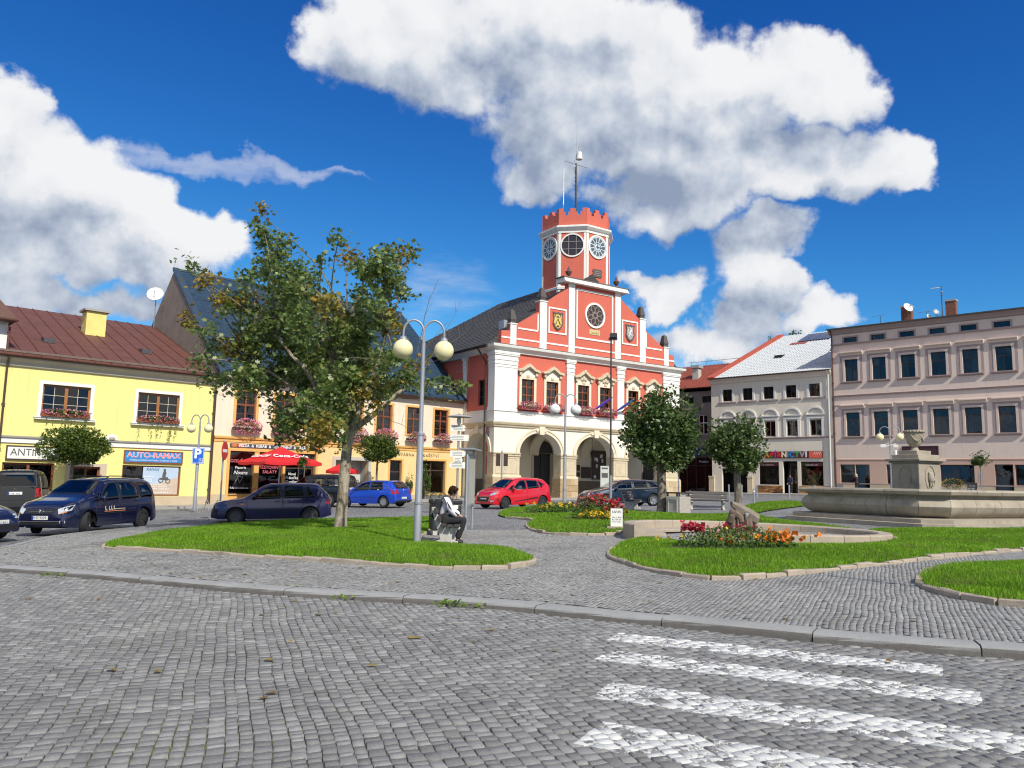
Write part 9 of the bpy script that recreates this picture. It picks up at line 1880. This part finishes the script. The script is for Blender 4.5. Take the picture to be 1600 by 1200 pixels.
 def add(k, p, r): idx[k] = len(N3); N3.append((p[0], p[1], p[2], r)); return idx[k]
 add('pelvis', V_['pelvis'], .14)
 for s in 'LR': add('h' + s, V_['h' + s], .115); con('pelvis', 'h' + s); add('k' + s, V_['k' + s], .09); con('h' + s, 'k' + s); add('c' + s, V_['k' + s].lerp(V_['a' + s], .5), .082); con('k' + s, 'c' + s); add('a' + s, V_['k' + s].lerp(V_['a' + s], .98), .072); con('c' + s, 'a' + s)
 skinned('trousers', N3, E, leg_mat, t)
 for s in 'LR':
  a = V_['a' + s]; toe = Vector(J.get('toe', (.14, 0, -.05))); skinned('shoe', [(a.x - .03, a.y, a.z - .01, .06), (a.x, a.y, a.z - .04, .058), (a.x + toe.x * .6, a.y + toe.y * .6, a.z - .045, .055), (a.x + toe.x * 1.15, a.y + toe.y * 1.15, a.z - .052, .046)], [(0, 1), (1, 2), (2, 3)], shoe_mat, t)
  mb = MB(); mb.box(a.x - .07, a.x + toe.x * 1.3, a.y - .045, a.y + .045, a.z - .1, a.z - .082); obj('sole', mb, WHITE, t, bevel=.008)
 return t
def short_hair(t, hc, fx, mat):
 rs = np.random.RandomState(4); d = rs.normal(size=(900, 3)); d /= np.linalg.norm(d, axis=1, keepdims=True); keep = (d @ np.array(fx) < .55) | (d[:, 2] > .45); d = d[keep]; d = d[d[:, 2] > -.5]; P = np.array(hc) + np.array([0, 0, .035]) + d * np.array([.108, .1, .118]) * rs.uniform(.9, 1.12, (len(d), 1))
 o = link('hair', leaf_mesh('hair', leaf_cloud(P, .075, rs, 0, .45), mat), t); o['kind'] = 'stuff'; mb = MB(); mb.ball(hc + Vector((0, 0, .04)) - fx * .015, .098, .092, .105, 12, 9); obj('hair_cap', mb, mat, t, smooth=True)
def long_hair(t, hc, fx, mat):
 mb = MB(); mb.ball(hc + Vector((0, 0, .03)) - fx * .02, .105, .1, .115, 12, 9); mb.ball(hc - Vector((0, 0, .12)) - fx * .07, .07, .1, .17, 12, 9); obj('hair', mb, mat, t, smooth=True)
HAIRB = island('brown_hair', ((.03, .015, .008), (.05, .025, .012), (.09, .045, .02)), .5); BLOND = pm('blond_hair', (.6, .48, .3), .5, .2, 30)
WJ = pm('white_jacket', (.72, .70, .74), .75, .08, 6); BLKC = pm('black_cloth', (.018, .018, .02), .9, .2, 8); BLKS = pm('black_shoe', (.02, .02, .022), .6, .1, 8)
z0 = .12
J = dict(pelvis=(0, 0, .58), chest=(.05, 0, .94), neck=(.13, 0, 1.08), head=(.2, 0, 1.12), top=(.24, 0, 1.28), sL=(.07, .17, 1.02), sR=(.07, -.17, 1.02), eL=(.2, .24, .80), eR=(.2, -.23, .78), wL=(.38, .1, .68), wR=(.33, -.13, .66), hL=(.06, .11, .57), hR=(.06, -.11, .57), kL=(.5, .12, .60), kR=(.48, -.11, .59), aL=(.32, .12, .12), aR=(.34, -.11, .12), face=(.85, 0, -.5), toe=(.13, 0, -.05))
pp = person('person in white jacket and black trousers with a black backpack sitting on the bench', gpos(-1.55, 18.7, KH - .02), R(2), J, short_hair, HAIRB, WJ, BLKC, BLKS)
mb = MB(); mb.tube([(.05, -.245, 1.04), (.14, -.29, .9), (.2, -.27, .8), (.3, -.22, .74), (.36, -.185, .69)], .018, 5); mb.tube([(.0, -.2, 1.1), (.04, -.24, 1.05)], .02, 5); obj('sleeve_stripe', mb, BLKC, pp)
bp = thing('backpack', 'black and grey backpack on the back of the seated person', 'backpack', gpos(-1.55, 18.7, KH - .02), R(2)); mb = MB(); M_ = Matrix.Translation((-.16, 0, .82)) @ Matrix.Rotation(R(8), 4, 'Y'); mb.cbox((0, 0, 0), .17, .32, .46, M_); obj('bag', mb, BLKC, bp, bevel=.05); mb = MB(); mb.cbox((-.1, 0, -.08), .07, .26, .24, M_); obj('pocket', mb, pm('grey_cloth', (.08, .08, .085), .9, .2, 8), bp, bevel=.025)
for s_ in (-1, 1): mb = MB(); mb.tube([(-.08, s_ * .12, 1.03), (.04, s_ * .14, 1.15), (.17, s_ * .14, 1.08), (.21, s_ * .15, .92), (.1, s_ * .17, .78), (-.08, s_ * .15, .66)], .022, 6); obj('strap', mb, MATS['grey_cloth'], bp, smooth=True)
J = dict(pelvis=(0, 0, .93), chest=(.03, 0, 1.32), neck=(.04, 0, 1.45), head=(.07, 0, 1.52), top=(.08, 0, 1.68), sL=(.03, .16, 1.38), sR=(.03, -.16, 1.38), eL=(.06, .22, 1.12), eR=(-.05, -.22, 1.12), wL=(.22, .16, 1.0), wR=(.08, -.2, .92), hL=(.0, .09, .9), hR=(.0, -.09, .9), kL=(.16, .09, .5), kR=(-.02, -.09, .48), aL=(.3, .09, .1), aR=(-.28, -.09, .14), face=(1, .2, -.1))
person('blonde woman in a dark maroon coat walking past the mauve house', gpos(29.0, 66.0, .09), R(170), J, long_hair, BLOND, pm('maroon_coat', (.055, .012, .018), .85, .15, 6), BLKC, BLKS)
J2 = dict(J); J2.update(kL=(.02, .1, .5), kR=(.0, -.1, .5), aL=(.0, .1, .1), aR=(.02, -.1, .1), wL=(.12, .2, .95), wR=(.1, -.22, .9))
pq2 = hp.matrix_basis @ Vector((-16.0, -.45, 0)); person('person in dark clothes standing at the stationery shop door', Vector((pq2.x, pq2.y, B(pq2.x, pq2.y) + .09)), R(RRA) + R(-90), J2, short_hair, HAIRB, pm('navy_cloth', (.02, .025, .06), .85, .15, 6), BLKC, BLKS)
Js = dict(pelvis=(0, 0, .5), chest=(-.06, 0, .86), neck=(-.04, 0, 1.0), head=(.0, 0, 1.07), top=(.01, 0, 1.24), sL=(-.04, .16, .93), sR=(-.04, -.16, .93), eL=(.15, .2, .72), eR=(.15, -.2, .72), wL=(.36, .12, .82), wR=(.36, -.12, .82), hL=(.05, .1, .5), hR=(.05, -.1, .5), kL=(.42, .12, .58), kR=(.42, -.12, .58), aL=(.55, .12, .3), aR=(.55, -.12, .3), face=(1, 0, 0))
M_ = RED_CAR.t.matrix_basis; lc_ = M_ @ Vector((.0, .36, .16)); person('driver in a pale top behind the wheel of the red car', lc_, R(221), Js, short_hair, pm('grey_hair', (.5, .48, .45), .6, .2, 30), pm('pale_top', (.55, .52, .58), .8, .1, 6), BLKC, BLKS)
Jt = dict(Js); Jt.update(aL=(.45, .12, .1), aR=(.45, -.12, .1))
person('guest with dark hair sitting behind the indigo hatchback', gpos(-12.45, 47.1, .05), R(230), Jt, short_hair, HAIRB, pm('pink_top', (.5, .3, .3), .8, .1, 6), BLKC, BLKS)
